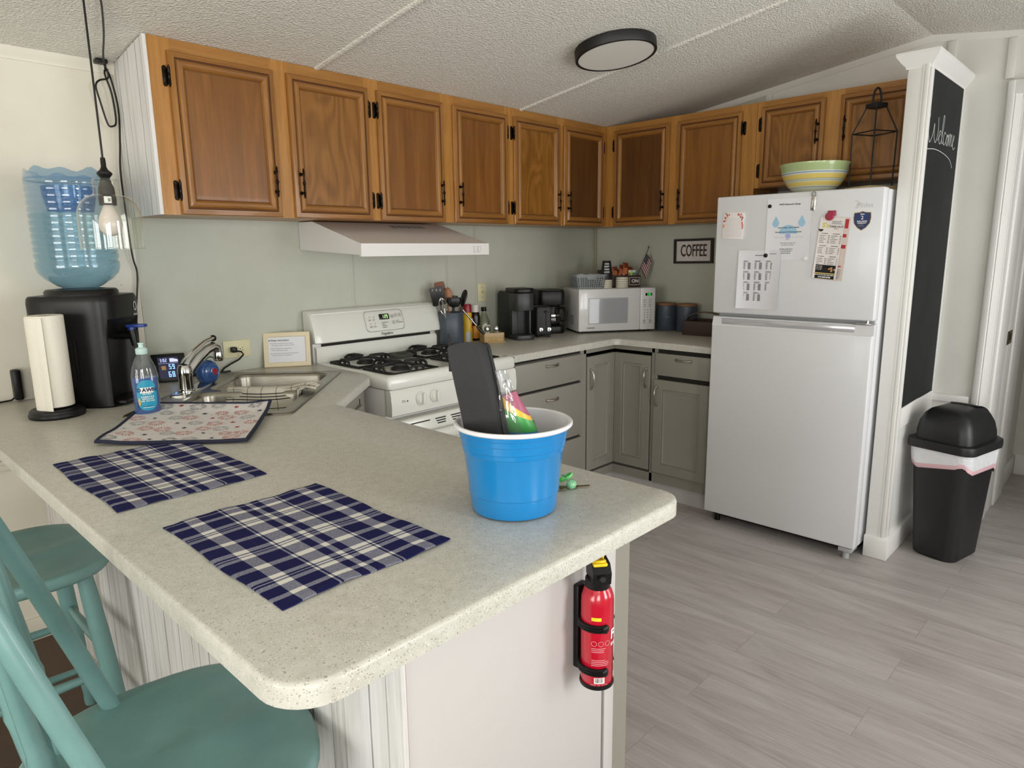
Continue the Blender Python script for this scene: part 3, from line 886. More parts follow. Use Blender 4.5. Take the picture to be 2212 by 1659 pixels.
def seven(mb, s, size, m, M, w=None):
    """seven-segment figures, local x right, y up, centred"""
    seg = {'0': 'abcdef', '1': 'bc', '2': 'abged', '3': 'abgcd', '4': 'fgbc', '5': 'afgcd', '6': 'afgedc', '7': 'abc', '8': 'abcdefg', '9': 'abcdfg'}
    cw = size*.62; tw = sum(cw*(.35 if c in ':. ' else 1) for c in s); x = -tw/2
    th = size*.13; W = size*.42; H = size
    for c in s:
        if c in ':.':
            for yy in ((-.2, .2) if c == ':' else (-.45,)):
                mb.box(x+cw*.1, x+cw*.1+th, yy*H-th/2, yy*H+th/2, 0, .0002, m, M=M)
            x += cw*.35; continue
        if c == ' ': x += cw*.35; continue
        for g in seg[c]:
            r = {'a': (0, W, H/2-th, H/2), 'g': (0, W, -th/2, th/2), 'd': (0, W, -H/2, -H/2+th), 'f': (0, th, 0, H/2), 'e': (0, th, -H/2, 0), 'b': (W-th, W, 0, H/2), 'c': (W-th, W, -H/2, 0)}[g]
            mb.box(x+r[0], x+r[1], r[2], r[3], 0, .0002, m, M=M)
        x += cw
def bars(mb, M, x0, x1, y0, y1, n, m, fill=(.5, 1.0), h=.45, r=None):
    """lines of print too small to read"""
    r = r or rnd
    for k in range(n):
        y = y1 - (k+.5)*(y1-y0)/n; hh = (y1-y0)/n*h/2
        e = x0 + (x1-x0)*r.uniform(*fill); x = x0
        while x < e:
            w = min(e-x, r.uniform(.05, .16)*(x1-x0)+.001)
            mb.quad((x, y-hh, 0), (x+w, y-hh, 0), (x+w, y+hh, 0), (x, y+hh, 0), m, M)
            x += w + .018*(x1-x0) + .0006

# ---- refrigerator
FX, FY0, FY1, FH = -.737, -2.057, -1.301, 1.68
M_FRIDGE = plain('fridge_white', '#d9dadc', .30, bump=(420, .10, .002), coat=.1)
M_FRIDGEG = plain('fridge_grey_plastic', '#a9aaaa', .4)
t = thing('refrigerator', 'white two-door top-freezer refrigerator with papers on its door', 'refrigerator', (-.38, (FY0+FY1)/2, 0))
FT = t
b = MB(); b.box(FX+.072, -.03, FY0+.004, FY1-.004, .05, FH-.004, M_FRIDGE, .006); part('cabinet', b, t)
b = MB(); b.box(FX+.055, FX+.075, FY0+.012, FY1-.012, .07, FH-.015, M_FRIDGEG); part('door_seal', b, t)
b = MB(); b.box(FX, FX+.06, FY0, FY1, 1.115, FH, M_FRIDGE, .008, 3); fd = part('upper_door', b, t)
b = MB()
b.box(FX, FX+.06, FY0, FY1, .058, 1.052, M_FRIDGE, .006, 3)
b.box(FX+.022, FX+.06, FY0+.001, FY1-.001, 1.05, 1.098, M_FRIDGE, .002)
b.raw([(FX+.001, FY0+.001, 1.05), (FX+.001, FY1-.001, 1.05), (FX+.012, FY1-.001, 1.096), (FX+.012, FY0+.001, 1.096), (FX+.024, FY1-.001, 1.099), (FX+.024, FY0+.001, 1.099)], [(0, 3, 2, 1), (3, 5, 4, 2)], M_FRIDGE)
ld = part('lower_door', b, t)
b = MB(); b.box(FX+.0035, FX+.012, FY0+.075, FY1-.05, 1.058, 1.090, plain('silvered_plastic', '#c4c4c8', .16, .35), .003); part('grip_recess', b, ld)
b = MB(); b.box(FX+.003, FX+.03, FY0+.012, FY0+.085, 1.0985, 1.1035, M_CHROME, .001); b.cyl((FX+.02, FY0+.03, 1.098), (FX+.02, FY0+.03, 1.116), .006, M_CHROME); part('middle_hinge', b, t)
b = MB(); b.box(FX+.005, FX+.09, FY0+.01, FY0+.07, .035, .055, M_FRIDGEG, .003); b.cyl((FX+.03, FY0+.04, 0), (FX+.03, FY0+.04, .036), .015, M_FRIDGEG, seg=12); part('foot', b, t)
b = MB(); b.cyl((FX+.06, FY1-.05, 0), (FX+.06, FY1-.05, .05), .015, M_BLACK, seg=12); part('foot', b, t)
b = MB(); b.box(FX+.08, -.04, FY0+.02, FY1-.02, .02, .05, M_GAP); b.cyl((-.08, FY1-.06, 0), (-.08, FY1-.06, .05), .015, M_BLACK); b.cyl((-.08, FY0+.06, 0), (-.08, FY0+.06, .05), .015, M_BLACK); part('base_tray', b, t)
def onF(y, z, off=0.0): return frameM((FX-.0004-off, y, z), (0, -1, 0), (0, 0, 1))
b = MB(); b.text('Midea', .028, plain('embossed_grey', '#c2c3c6', .3, .1), onF(-1.982, 1.607), shear=.12, extrude=.0004, bold=.0)
b.tube([(FX-.001, -1.949+.012*math.cos(a), 1.611+.016*math.sin(a)) for a in [k*PI*1.5/10+.8 for k in range(11)]], .0007, MATS['embossed_grey'], 5); part('logo', b, fd)
b = MB()
sh = [(-.0, .040), (.012, .036), (.034, .034), (.036, .01), (.032, -.012), (.018, -.030), (0, -.042), (-.018, -.030), (-.032, -.012), (-.036, .01), (-.034, .034), (-.012, .036)]
Ms = onF(-1.976, 1.543)
b.prism(sh, 0, .0006, plain('sticker_gold', '#b49a55', .35, .5), M=Ms); b.prism([(x*.93, y*.93) for x, y in sh], .0006, .0009, plain('sticker_blue', '#1d2f63', .3, var=.3, vs=20), M=Ms)
for s_, sz, y in (('2', .022, .012), ('YEAR LIMITED', .0066, -.003), ('WARRANTY', .0066, -.0105), ('Midea', .007, .027)):
    b.text(s_, sz, M_WHITEP, Ms @ Matrix.Translation((0, y, .0011)), bold=.0003)
bars(b, Ms @ Matrix.Translation((0, 0, .0011)), -.014, .014, -.026, -.015, 3, M_PRINTG, (.7, 1))
part('warranty_sticker', b, fd, label='dark blue shield sticker with a 2')

# papers on the door
M_PAPER = plain('white_paper', '#dfe0e4', .7)
M_PAPERW = plain('warm_paper', '#e6e0dd', .6)
def sheet(mb, M, w, h, m, curl=.004, bulge=.0, seed=0):
    def f(u, v):
        z = .0012 + curl*(abs(u-.5)*2)**3*(.4+.6*(1-v)) + bulge*math.sin(PI*v)*(.5-u)**2*4
        return M @ Vector(((u-.5)*w, (v-.5)*h, z))
    mb.grid(f, 10, 12, m, thick=.0004)
Mw = onF(-1.662, 1.516); t = thing('paper_sheet', 'white internet setup sheet with pale blue drops on refrigerator door', 'paper', (FX, -1.662, 1.377))
b = MB(); sheet(b, Mw, .205, .278, M_PAPER, .004); part('page', b, t)
b = MB(); Mt = Mw @ Matrix.Translation((0, 0, .0022))
b.text('WIFI Network Setup', .0115, M_PRINT, Mt @ Matrix.Translation((0, .112, 0)), bold=.0002)
for s_, y in (('Network Name: 1864_Creekside', .008), ('Network Password: Wanderingcreekside', -.012)): b.text(s_, .0072, M_PRINT, Mt @ Matrix.Translation((0, y, .0006)), bold=.0002)
for s_, y, z in (('1864 Wagners Hollow Rd', -.062, .0066), ('Fort Plain, NY 13339', -.071, .0066)): b.text(s_, z, M_PRINT, Mt @ Matrix.Translation((0, y, 0)))
b.text('Airbnb', .007, plain('pink_print', '#c07f86', .6), Mt @ Matrix.Translation((0, -.046, 0)))
bars(b, Mt, -.035, .035, -.112, -.085, 3, M_PRINTG, (.7, 1))
bars(b, Mt, -.085, .085, -.036, -.0345, 1, M_PRINTG, (1, 1), .5)
part('print', b, t)
b = MB(); MB_ = plain('pale_blue_print', '#9cc3dc', .6)
for sx in (-1, 1):
    b.prism([(sx*(.060 + .016*math.cos(a)*(1 if math.sin(a) < 0 else 1-math.sin(a)*.75)) if True else 0, .030 + .020*math.sin(a) + (.010*math.sin(a) if math.sin(a) > 0 else 0)) for a in [k*2*PI/20 for k in range(20)]], 0, .0002, MB_, M=Mt)
b.prism([(.042*math.cos(a), -.020 + .040*math.sin(a)) for a in [k*PI/14 for k in range(15)]], 0, .0002, MB_, M=Mt)
b.prism([(.012*math.cos(a), -.030 + .012*math.sin(a)) for a in [k*2*PI/16 for k in range(16)]], .0002, .0004, plain('pale_violet_print', '#aab0dc', .6), M=Mt)
part('drop_pattern', b, t)
Ms2 = onF(-1.533, 1.283); t = thing('paper_sheet', 'white list page in three columns, lowest on refrigerator door', 'paper', (FX, -1.533, 1.144))
b = MB(); sheet(b, Ms2 @ Matrix.Translation((0, 0, .0012)), .205, .278, M_PAPER, .014); part('page', b, t)
b = MB()
def onsheet(u, v, dx, dy): return None
r2 = random.Random(3)
for cx in (-.055, .0, .055):
    y = .092
    for blk in range(4 if cx < .05 else 3):
        Mt = Ms2 @ Matrix.Translation((cx-.003, 0, .0042 + (.0022 if cx < -.05 else .0)))
        bars(b, Mt, -.018, .014, y-.008, y, 3, M_PRINT, (.6, 1), .5, r2)
        bars(b, Mt, -.018, -.008, y-.042, y-.010, 9, M_PRINT, (.7, 1), .55, r2)
        bars(b, Mt, .004, .018, y-.042, y-.010, 9, M_PRINT, (.9, 1), .7, r2)
        y -= .050
bars(b, Ms2 @ Matrix.Translation((0, 0, .004)), -.02, .025, .112, .118, 1, M_PRINT, (1, 1)); bars(b, Ms2 @ Matrix.Translation((0, 0, .0055)), .05, .085, .120, .125, 1, M_PRINT, (1, 1))
part('print', b, t)
t = thing('notepad', 'small lined notepad with a red and orange flower border', 'notepad', (FX, -1.393, 1.478))
Mn = onF(-1.393, 1.541) @ Matrix.Rotation(RAD(-2.5), 4, 'Z')
b = MB(); b.box(-.053, .053, -.063, .063, 0, .006, M_PAPERW, .0008, M=Mn); part('pad', b, t)
b = MB(); Mt = Mn @ Matrix.Translation((0, 0, .0063)); rr_ = random.Random(5)
for k in range(16): b.box(-.044, .044, -.052+k*.0058, -.0514+k*.0058, 0, .0001, plain('lilac_line', '#b7a8b5', .7), M=Mt)
cols = [plain('flower_red', '#c0343c', .6), plain('flower_orange', '#e2935a', .6), plain('flower_pink', '#dd8f98', .6), plain('leaf_dark', '#5a4a55', .6)]
for k in range(46):
    s_ = rr_.choice((-1, 1)); d = rr_.random(); x = s_*(.049 - .034*rr_.random()*(1-d)**1.5); y = .057 - .070*d**1.4
    rad = rr_.uniform(.0022, .0062); c = cols[min(3, int(rr_.random()*4))]
    n = 8; b.prism([(x+rad*math.cos(2*PI*q/n)*(1 if q % 2 else .8), y+rad*math.sin(2*PI*q/n)) for q in range(n)], 0, .0002+k*1e-5, c, M=Mt)
part('print', b, t)
# menus under the red magnet
def menu(label, Mm, w, h, m, name='menu_leaflet'):
    t = thing(name, label, 'menu', Mm.translation[:], group='menus on the refrigerator door')
    b = MB(); sheet(b, Mm, w, h, m, .003); part('page', b, t)
    return t
Mb = onF(-1.866, 1.425, .000) @ Matrix.Rotation(RAD(-4), 4, 'Z'); t = menu('cream menu with red printed blocks showing behind the take-out menu', Mb, .112, .275, plain('cream_menu', '#ddcdc4', .6))
b = MB(); Mt = Mb @ Matrix.Translation((0, 0, .0026)); MR_ = plain('menu_red', '#b3262e', .6)
for x0, x1, y0, y1 in ((.026, .048, .052, .066), (.030, .052, .004, .02), (.036, .050, .09, .13)): b.box(x0, x1, y0, y1, 0, .0002, MR_, M=Mt)
bars(b, Mt, .03, .054, -.13, -.085, 12, M_PRINTG, (.8, 1)); bars(b, Mt, .03, .05, -.078, -.07, 1, MR_, (1, 1), .8); part('print', b, t)
Mm = onF(-1.848, 1.428, .005) @ Matrix.Rotation(RAD(-4.5), 4, 'Z'); t = menu('white take-out menu with black foot panel, held by the red magnet', Mm, .104, .268, M_PAPERW)
b = MB(); Mt = Mm @ Matrix.Translation((0, 0, .0028))
b.text('TAKE-OUT', .0125, M_PRINT, Mt @ Matrix.Translation((.020, .094, 0)), bold=.0002); b.text('MENU', .006, M_PRINT, Mt @ Matrix.Translation((.020, .085, 0)))
bars(b, Mt, .0, .046, .104, .120, 3, M_PRINTG, (.8, 1))
b.text("5's", .028, plain('menu_yellow', '#d8cf4a', .6), Mt @ Matrix.Translation((-.026, .098, 0)), bold=.0008)
b.prism([(-.044+.011*math.cos(a), .082+.011*math.sin(a)) for a in [PI+k*PI/8 for k in range(9)]], 0, .0002, M_PRINT, M=Mt)
for cx in (-.046, .004):
    y = .066
    for n in (5, 4, 6):
        bars(b, Mt, cx+.006, cx+.036, y-.005, y, 1, M_PRINT, (.9, 1), .5)
        bars(b, Mt, cx, cx+.030, y-.008-n*.0075, y-.008, n, M_PRINTG, (.5, 1), .38); bars(b, Mt, cx+.037, cx+.044, y-.008-n*.0075, y-.008, n, M_PRINT, (.9, 1), .38)
        y -= .016+n*.0075
part('print', b, t)
b = MB(); b.box(-.052, .052, -.134, -.073, .0022, .0028, M_BLACK, M=Mm); Mt = Mm @ Matrix.Translation((0, 0, .0031))
for s_, y in (('EAT HERE', -.080), ('OR TAKE', -.087), ("IT'S A HIT", -.094)): b.text(s_, .0062, M_WHITEP, Mt @ Matrix.Translation((-.028, y, 0)))
b.box(-.048, .05, -.113, -.108, 0, .0002, plain('menu_gold', '#cdb46a', .6), M=Mt); b.text('518-568-0348', .0095, M_WHITEP, Mt @ Matrix.Translation((0, -.127, 0)), bold=.0004)
bars(b, Mt, -.044, .046, -.120, -.115, 1, M_WHITEP, (1, 1), .6)
for k in range(7): b.ball((Mt @ Vector((.012+.028*rr_.random(), -.083-.016*rr_.random(), -.001))), .005, plain('food_print', '#b98a5e', .7), 8, (1, 1, .9))
part('foot_panel', b, t, label='black foot panel with phone number')
# magnets
def round_magnet(label, y, z, r, m, off):
    b = MB(); b.lathe([(0, .006), (r*.8, .006), (r, .0045), (r, 0)], m, 20, onF(y, z, off)); solo('magnet', b, label, 'magnet', (FX, y, z), group='magnets on the refrigerator door')
round_magnet('round black magnet in top corner of the internet setup sheet', -1.570, 1.623, .0085, M_BLACK, .003)
round_magnet('round black magnet at the top of the three-column list', -1.565, 1.398, .0095, M_BLACK, .006)
round_magnet('round white magnet in bottom corner of the internet setup sheet', -1.748, 1.384, .0075, M_WHITEP, .003)
b = MB(); mg = plain('crimson_magnet', '#9c2340', .4); b.box(-.012, .022, -.004, .018, 0, .006, mg, .001, M=onF(-1.848, 1.572, .008)); b.lathe([(0, .012), (.016, .012), (.018, .009), (.018, 0)], mg, 20, onF(-1.845, 1.566, .009)); solo('magnet', b, 'crimson magnet clamping the menus', 'magnet', (FX, -1.846, 1.57), group='magnets on the refrigerator door')
t = thing('bottle_opener', 'steel bottle opener clip at the refrigerator top edge', 'bottle opener', (FX, -1.768, 1.60))
b = MB(); Mo = onF(-1.768, 1.64) @ Matrix.Rotation(RAD(-3), 4, 'Z')
b.prism(rrect(-.010, .010, -.046, .018, .004), .001, .004, M_CHROME, .001, M=Mo); part('plate', b, t)
b = MB(); b.tube([Mo @ Vector(p) for p in ((-.007, .018, .003), (-.008, .03, .010), (0, .037, .013), (.008, .03, .010), (.007, .018, .003))], .003, M_CHROME, 8); part('loop', b, t)
b = MB(); b.cyl(Mo @ Vector((0, -.036, .003)), Mo @ Vector((0, -.036, .0048)), .0025, M_BLACK); part('rivet', b, t)

# ---- cooker
RX0, RX1 = -2.290, -1.528
t = thing('gas_cooker', 'white freestanding gas cooker with black pan supports and a green clock', 'cooker', ((RX0+RX1)/2, -.35, 0))
b = MB(); b.box(RX0+.004, RX1-.004, -.625, -.02, .03, .865, M_ENAMELB, .004); b.box(RX0+.03, RX1-.03, -.60, -.05, 0, .03, M_BLACK); part('body', b, t)
b = MB()      # cooktop with a raised rim and sunken middle
pr = [(0, .868), (-.004, .874), (-.004, .908), (.002, .920), (.012, .926), (.030, .926), (.040, .921), (.055, .917)]
rr = [[(x, y, z) for x, y in rrect(RX0+d, RX1-d, -.668+d, -.085, .02 if d < .03 else .03, 4)] for d, z in pr]
b.rings(rr, M_ENAMEL, cap1=True); part('cooktop', b, t)
def burner(bx, by, k):
    b = MB()
    b.lathe([(.0, .021), (.030, .021), (.034, .017), (.034, .012), (.042, .010), (.044, 0)], M_CAST, 20, Matrix.Translation((bx, by, .917)))
    return b
M_ALU = plain('aluminium', '#9b9a96', .35, .9)
for i, (bx, by) in enumerate(((-2.105, -.235), (-2.105, -.505), (-1.715, -.235), (-1.715, -.505))):
    b = burner(bx, by, i); part('burner_cap', b, t)
    b = MB()
    s_ = .118; z0 = .918
    for sx, sy in ((1, 0), (-1, 0), (0, 1), (0, -1)):       # four arched bars of the pan support
        ox, oy = sx*s_, sy*s_
        pts = [(bx+ox, by+oy, z0+.004), (bx+ox*.97, by+oy*.97, z0+.020), (bx+ox*.86, by+oy*.86, z0+.031), (bx+ox*.5, by+oy*.5, z0+.034), (bx+ox*.20, by+oy*.20, z0+.034)]
        b.tube(pts, .0075, M_CAST, 6, radii=[.008, .008, .0085, .007, .006])
        qx, qy = -sy, sx
        b.tube([(bx+ox-qx*.040, by+oy-qy*.040, z0+.004), (bx+ox-qx*.036, by+oy-qy*.036, z0+.020), (bx+ox-qx*.02, by+oy-qy*.02, z0+.028), (bx+ox+qx*.02, by+oy+qy*.02, z0+.028), (bx+ox+qx*.036, by+oy+qy*.036, z0+.020), (bx+ox+qx*.040, by+oy+qy*.040, z0+.004)], .007, M_CAST, 6)
    for sx in (-1, 1):                                        # base ring
        b.tube([(bx+sx*s_, by-s_, z0+.005), (bx+sx*s_, by+s_, z0+.005)], .006, M_CAST, 6)
        b.tube([(bx-s_, by+sx*s_, z0+.005), (bx+s_, by+sx*s_, z0+.005)], .006, M_CAST, 6)
    part('pan_support', b, t)
b = MB()      # control panel
pp = [(-.640, .752), (-.668, .752), (-.676, .757), (-.678, .80), (-.672, .858), (-.664, .866), (-.640, .866)]
b.rings([[(x, y, z) for y, z in pp] for x in (RX0+.002, RX1-.002)], M_ENAMEL, cap0=True, cap1=True); cp = part('control_panel', b, t)
Mcp = lambda x, z: frameM((x, -.6785 + max(0, (z-.80))*.1, z), (1, 0, 0), (0, .1, 1))
for x in (-2.130, -2.052, -1.770, -1.690):
    b = MB(); Mk = Mcp(x, .812)
    b.lathe([(.030, 0), (.030, .004), (.026, .006), (.024, .010), (.0225, .011), (.0225, .012), (0, .013)], M_ENAMEL, 28, Mk)
    b.box(-.006, .006, -.024, .024, .010, .026, M_ENAMEL, .004, M=Mk @ Matrix.Rotation(RAD(-8), 4, 'Z'))
    for a in range(5): b.box(-.0008, .0008, -.029, -.026, .0042, .0046, M_PRINTG, M=Mk @ Matrix.Rotation(RAD(-100+35*a), 4, 'Z'))
    part('knob', b, cp)
b = MB()
for x in (-2.205, -1.608): Mk = Mcp(x, .812); b.cyl(Mk @ Vector((0, 0, 0)), Mk @ Vector((0, 0, .0006)), .0035, M_PRINT, seg=10); bars(b, Mk @ Matrix.Translation((0, 0, .0006)), -.03 if x < -2 else .008, -.008 if x < -2 else .03, -.004, .008, 2, M_PRINTG, (.6, 1))
part('markings', b, cp)
b = MB(); b.box(RX0+.004, RX1-.004, -.70, -.628, .165, .735, M_ENAMEL, .010, 3); od = part('oven_door', b, t)
b = MB()
for k, (xa, xb) in enumerate(((-2.235, -2.105), (-2.075, -2.015), (-1.985, -1.905), (-1.875, -1.795), (-1.765, -1.685), (-1.655, -1.575))):
    for j in range(1 if k in (0,) else 3): b.box(xa + .006*j, xb, -.7012, -.699, .712-j*.011, .717-j*.011, M_GAP)
part('vent_slots', b, od)
b = MB(); b.box(RX0+.09, RX1-.09, -.7015, -.699, .27, .56, plain('oven_glass', '#5d7c85', .08, coat=.5), .002); part('oven_window', b, od)
b = MB()
hp = [(RX0+.035, -.700, .650), (RX0+.035, -.735, .650), (RX0+.06, -.745, .650)]
b.tube([(RX0+.02, -.690, .652), (RX0+.03, -.728, .652), (RX0+.07, -.742, .652), (RX1-.07, -.742, .652), (RX1-.03, -.728, .652), (RX1-.02, -.690, .652)], .026, M_ENAMEL, 14, flat=(1.0, .6)); part('handle', b, od)
b = MB(); b.box(RX0+.004, RX1-.004, -.69, -.628, .035, .155, M_ENAMEL, .008); part('storage_drawer', b, t)
b = MB()      # lower splash panel and console
b.rings([[(x, y, z) for y, z in ((-.02, .90), (-.088, .90), (-.090, .985), (-.082, .997), (-.02, .997))] for x in (RX0+.012, RX1-.012)], M_ENAMEL, cap0=True, cap1=True)
b.box(RX0+.004, RX1-.004, -.07, -.004, .86, 1.155, M_ENAMELB, .004)
bg = part('backguard', b, t)
b = MB(); b.box(RX0+.05, RX1-.05, -.080, -.066, .997, 1.020, M_GAP); part('vent_gap', b, bg)
b = MB()
cons = [(-.012, 1.014), (-.105, 1.014), (-.113, 1.019), (-.113, 1.035), (-.098, 1.09), (-.080, 1.135), (-.062, 1.158), (-.040, 1.166), (-.012, 1.166)]
X = [(RX0-.004, .92), (RX0-.002, .97), (RX0+.006, 1.0), (RX0+.04, 1.0), (RX1-.04, 1.0), (RX1-.006, 1.0), (RX1+.002, .97), (RX1+.004, .92)]
b.rings([[(x, -.012 + (y+.012)*s_, 1.08+(z-1.08)*(.5+.5*s_)) for y, z in cons] for x, s_ in X], M_ENAMEL, cap0=True, cap1=True); co = part('console', b, bg)
def onC(x, z):
    i = [k for k in range(3, 6) if cons[k][1] <= z <= cons[k+1][1]][0]
    (y0, z0), (y1, z1) = cons[i], cons[i+1]; f = (z-z0)/(z1-z0)
    return frameM((x, y0+(y1-y0)*f-.0006, z), (1, 0, 0), (0, y1-y0, z1-z0))
b = MB()
ol = rrect(-.118, .118, -.053, .053, .022); iw = [(x*.985, y*.965) for x, y in ol]
Mc = frameM((-1.888, -.0993, 1.095), (1, 0, 0), (0, .0164, .050))
b.rings([[(x, y, .0015) for x, y in ol], [(x, y, .0015) for x, y in iw]], M_PRINTG, Mc)
part('keypad_outline', b, co)
b = MB(); b.box(-.028, .028, -.014, .014, -.004, .0035, M_SCREEN, .001, M=Mc @ Matrix.Translation((.002, .020, 0))); seven(b, '1:29', .018, M_LEDW, Mc @ Matrix.Translation((.006, .020, .0037))); part('clock_display', b, co, label='small black display with green figures')
b = MB()
Mz = Mc @ Matrix.Translation((0, 0, .0035))
for x, y in ((-.088, .022), (-.062, .022), (-.088, -.012), (-.062, -.012)):
    b.lathe([(0, 0), (.0022, 0)], M_PRINT, 8, Mz @ Matrix.Translation((x, y, 0))); bars(b, Mz, x-.008, x+.008, y-.020, y-.010, 2, M_PRINTG, (.6, 1), .6)
for x, y in ((.050, .018), (.074, .022), (.098, .022), (.052, -.014), (.078, -.012)):
    b.tube([Mz @ Vector((x+.009*math.cos(2*PI*k/18), y+.009*math.sin(2*PI*k/18), 0)) for k in range(18)], .0006, M_PRINTG, 4, closed=True); bars(b, Mz, x-.005, x+.005, y-.004, y+.004, 2, M_PRINT, (.6, 1), .6)
bars(b, Mz, -.02, .02, -.040, -.006, 4, M_PRINTG, (.4, 1), .4); bars(b, Mz, .088, .108, -.02, -.012, 1, M_PRINTG, (1, 1))
part('keypad_print', b, co)
b = MB(); b.text('Frigidaire', .019, M_PRINT, onC(-1.888, 1.0365) @ Matrix.Translation((0, -.006, .003)), shear=.3, extrude=.0003); part('logo', b, co)

# spoon rest left between the burners
b = MB()
gl = thin_glass('smoky_glass', '#a8aca0', 1.0, .04, .25, '#777d72')
b.lathe([(.0, .003), (.05, .003), (.066, .012), (.072, .022), (.0735, .022), (.068, .010), (.051, 0), (0, 0)], gl, 28, Matrix.Translation((-1.905, -.245, .920)) @ Matrix.Diagonal((1.0, .85, 1, 1)))
solo('spoon_rest', b, 'clear glass spoon rest on the cooktop between the burners', 'spoon rest', (-1.905, -.245, .92))

# ---- range hood
t = thing('range_hood', 'white under-cabinet range hood with sloped front', 'range hood', (-1.905, -.25, 1.42))
HX0, HX1 = -2.277, -1.530
b = MB()
hp = [(-.004, 1.45), (-.004, 1.575), (-.125, 1.575), (-.475, 1.478), (-.500, 1.472), (-.500, 1.418), (-.485, 1.418), (-.485, 1.425), (-.02, 1.45)]
b.rings([[(x, y, z) for y, z in hp] for x in (HX0, HX1)], M_ENAMELB)
for x in (HX0, HX1): b.raw([(x, y, z) for y, z in hp], [tuple(range(len(hp)))], M_ENAMELB)
part('body', b, t, angle=15)
b = MB()
Mh = frameM((-1.80, -.300, 1.5265), (1, 0, 0), (0, .350, .097)); Mh = Mh @ Matrix.Translation((0, .10, .0012))
for k in range(5):
    for j in range(4):
        b.box(-.10+k*.042+j*.0, -.066+k*.042, .012*j-.02, .012*j-.014, 0, .0006, plain('vent_slot_grey', '#77756f', .7), M=Mh)
part('vent_slots', b, t)
b = MB()
for x in (-1.625, -1.597):
    b.box(x-.008, x+.008, -.5012, -.4998, 1.430, 1.458, M_PRINTG, .0003); b.box(x-.007, x+.007, -.504, -.5008, 1.431, 1.457, M_ENAMELB, .001)
part('rocker_switches', b, t)

# ---- microwave, angled across the corner
ma = math.atan2(-.28, .42)
MW = rotz(ma, (-.63, -.36, CH)); mwW, mwD, mwH = .505, .335, .262
t = thing('microwave_oven', 'white countertop microwave oven angled across the corner', 'microwave', (-.33, -.36, CH), ma)
b = MB(); b.box(0, mwW, .03, mwD, .012, mwH+.010, plain('microwave_shell', '#c9c9c6', .4), .004, M=MW); part('case', b, t)
for x in (.03, mwW-.03):
    for y in (.06, mwD-.04):
        b = MB(); b.cyl(MW @ Vector((x, y, 0)), MW @ Vector((x, y, .013)), .012, M_BLACK, seg=12); part('foot', b, t)
Mf = frameM((MW @ Vector((0, .03, .012)))[:], (MW.to_3x3() @ Vector((1, 0, 0)))[:], (0, 0, 1))    # on the case front, z out
M_MW = plain('microwave_white', '#d8d8d8', .25, coat=.2)
b = MB(); b.box(0, .405, 0, mwH, 0, .028, M_MW, .008, 3, M=Mf); dr = part('door', b, t)
b = MB(); b.box(.062, .322, .046, .206, .0275, .030, plain('window_rim', '#b6b7ba', .3), .002, M=Mf); b.box(.067, .317, .051, .201, .0295, .0305, plain('microwave_window', '#a2a4a8', .16, coat=.6), M=Mf); part('window', b, dr)
b = MB(); b.text('VISSANI', .0145, M_PRINT, Mf @ Matrix.Translation((.078, .022, .0286)), bold=.0002); part('logo', b, dr)
b = MB(); b.box(.4055, mwW, 0, mwH, 0, .028, M_MW, .006, 3, M=Mf); pn = part('control_panel', b, t)
b = MB(); b.box(.436, .480, .213, .229, .0275, .0288, M_SCREEN, M=Mf); seven(b, '0:00', .012, M_GREEN, Mf @ Matrix.Translation((.462, .221, .029))); part('clock_display', b, pn, label='black display with green figures')
b = MB(); Mz = Mf @ Matrix.Translation((0, 0, .0285))
for j, y in enumerate((.186, .172, .158, .146)):
    for x in (.434, .472): bars(b, Mz, x-.012, x+.012, y-.004, y+.004, 2, M_PRINTG, (.6, 1), .6)
for j in range(4):
    for i in range(3): b.box(.430+i*.021, .434+i*.021, .122-j*.016, .127-j*.016, 0, .0002, M_PRINT, M=Mz)
for y in (.060, .048):
    for x in (.434, .474): bars(b, Mz, x-.011, x+.011, y-.005, y+.003, 2, M_PRINT, (.7, 1), .6)
b.box(.412, .502, .038, .0388, 0, .0002, M_PRINTG, M=Mz)
part('keypad_print', b, pn)
b = MB(); 
for k in range(6):
    for j in range(5): b.box(-.0006, 0, .10+k*.012, .106+k*.012, .05+j*.012, .056+j*.012, M_GAP, M=MW)
part('vent_holes', b, t)
MT = CH + mwH + .010      # top of the microwave
# ------------------------------------------------------------------ sink corner
t = thing('kitchen_sink', 'double-bowl stainless steel sink set diagonally in the corner', 'sink', (SINK_C[0], SINK_C[1], CH), SINK_A)
bowlL = rrect(-SL_/2+.035, -.018, -SW_/2+.045, SW_/2-.105, .06, 6); bowlR = rrect(.018, SL_/2-.035, -SW_/2+.045, SW_/2-.105, .06, 6)
b = MB()
out = rrect(-SL_/2, SL_/2, -SW_/2, SW_/2, .035, 6)
b.rings([[(x, y, CH+.0005) for x, y in out], [(x, y, CH+.004) for x, y in offset_poly(out, .002)], [(x, y, CH+.006) for x, y in offset_poly(out, .007)], [(x, y, CH+.004) for x, y in offset_poly(out, .018)]], M_STEEL, SM)
fill_rings(b, offset_poly(out, .018), [bowlL, bowlR], CH+.004, M_STEEL, SM)
part('rim', b, t)
for bw in (bowlL, bowlR):
    b = MB()
    pr = [(0, CH+.004), (.004, CH+.001), (.008, CH-.012), (.014, CH-.10), (.022, CH-.140), (.045, CH-.162), (.10, CH-.168)]
    b.rings([[(x, y, z) for x, y in (offset_poly(bw, d) if d else bw)] for d, z in pr], M_STEEL, SM, cap1=True)
    bwo = part('bowl', b, t)
    cx = sum(p[0] for p in bw)/len(bw); cy = sum(p[1] for p in bw)/len(bw)
    b = MB(); b.lathe([(.0, .0005), (.03, .0005), (.042, .003), (.045, .001)], M_CHROME, 20, SM @ Matrix.Translation((cx, cy, CH-.1675))); part('drain', b, bwo)
SZ = CH + .004
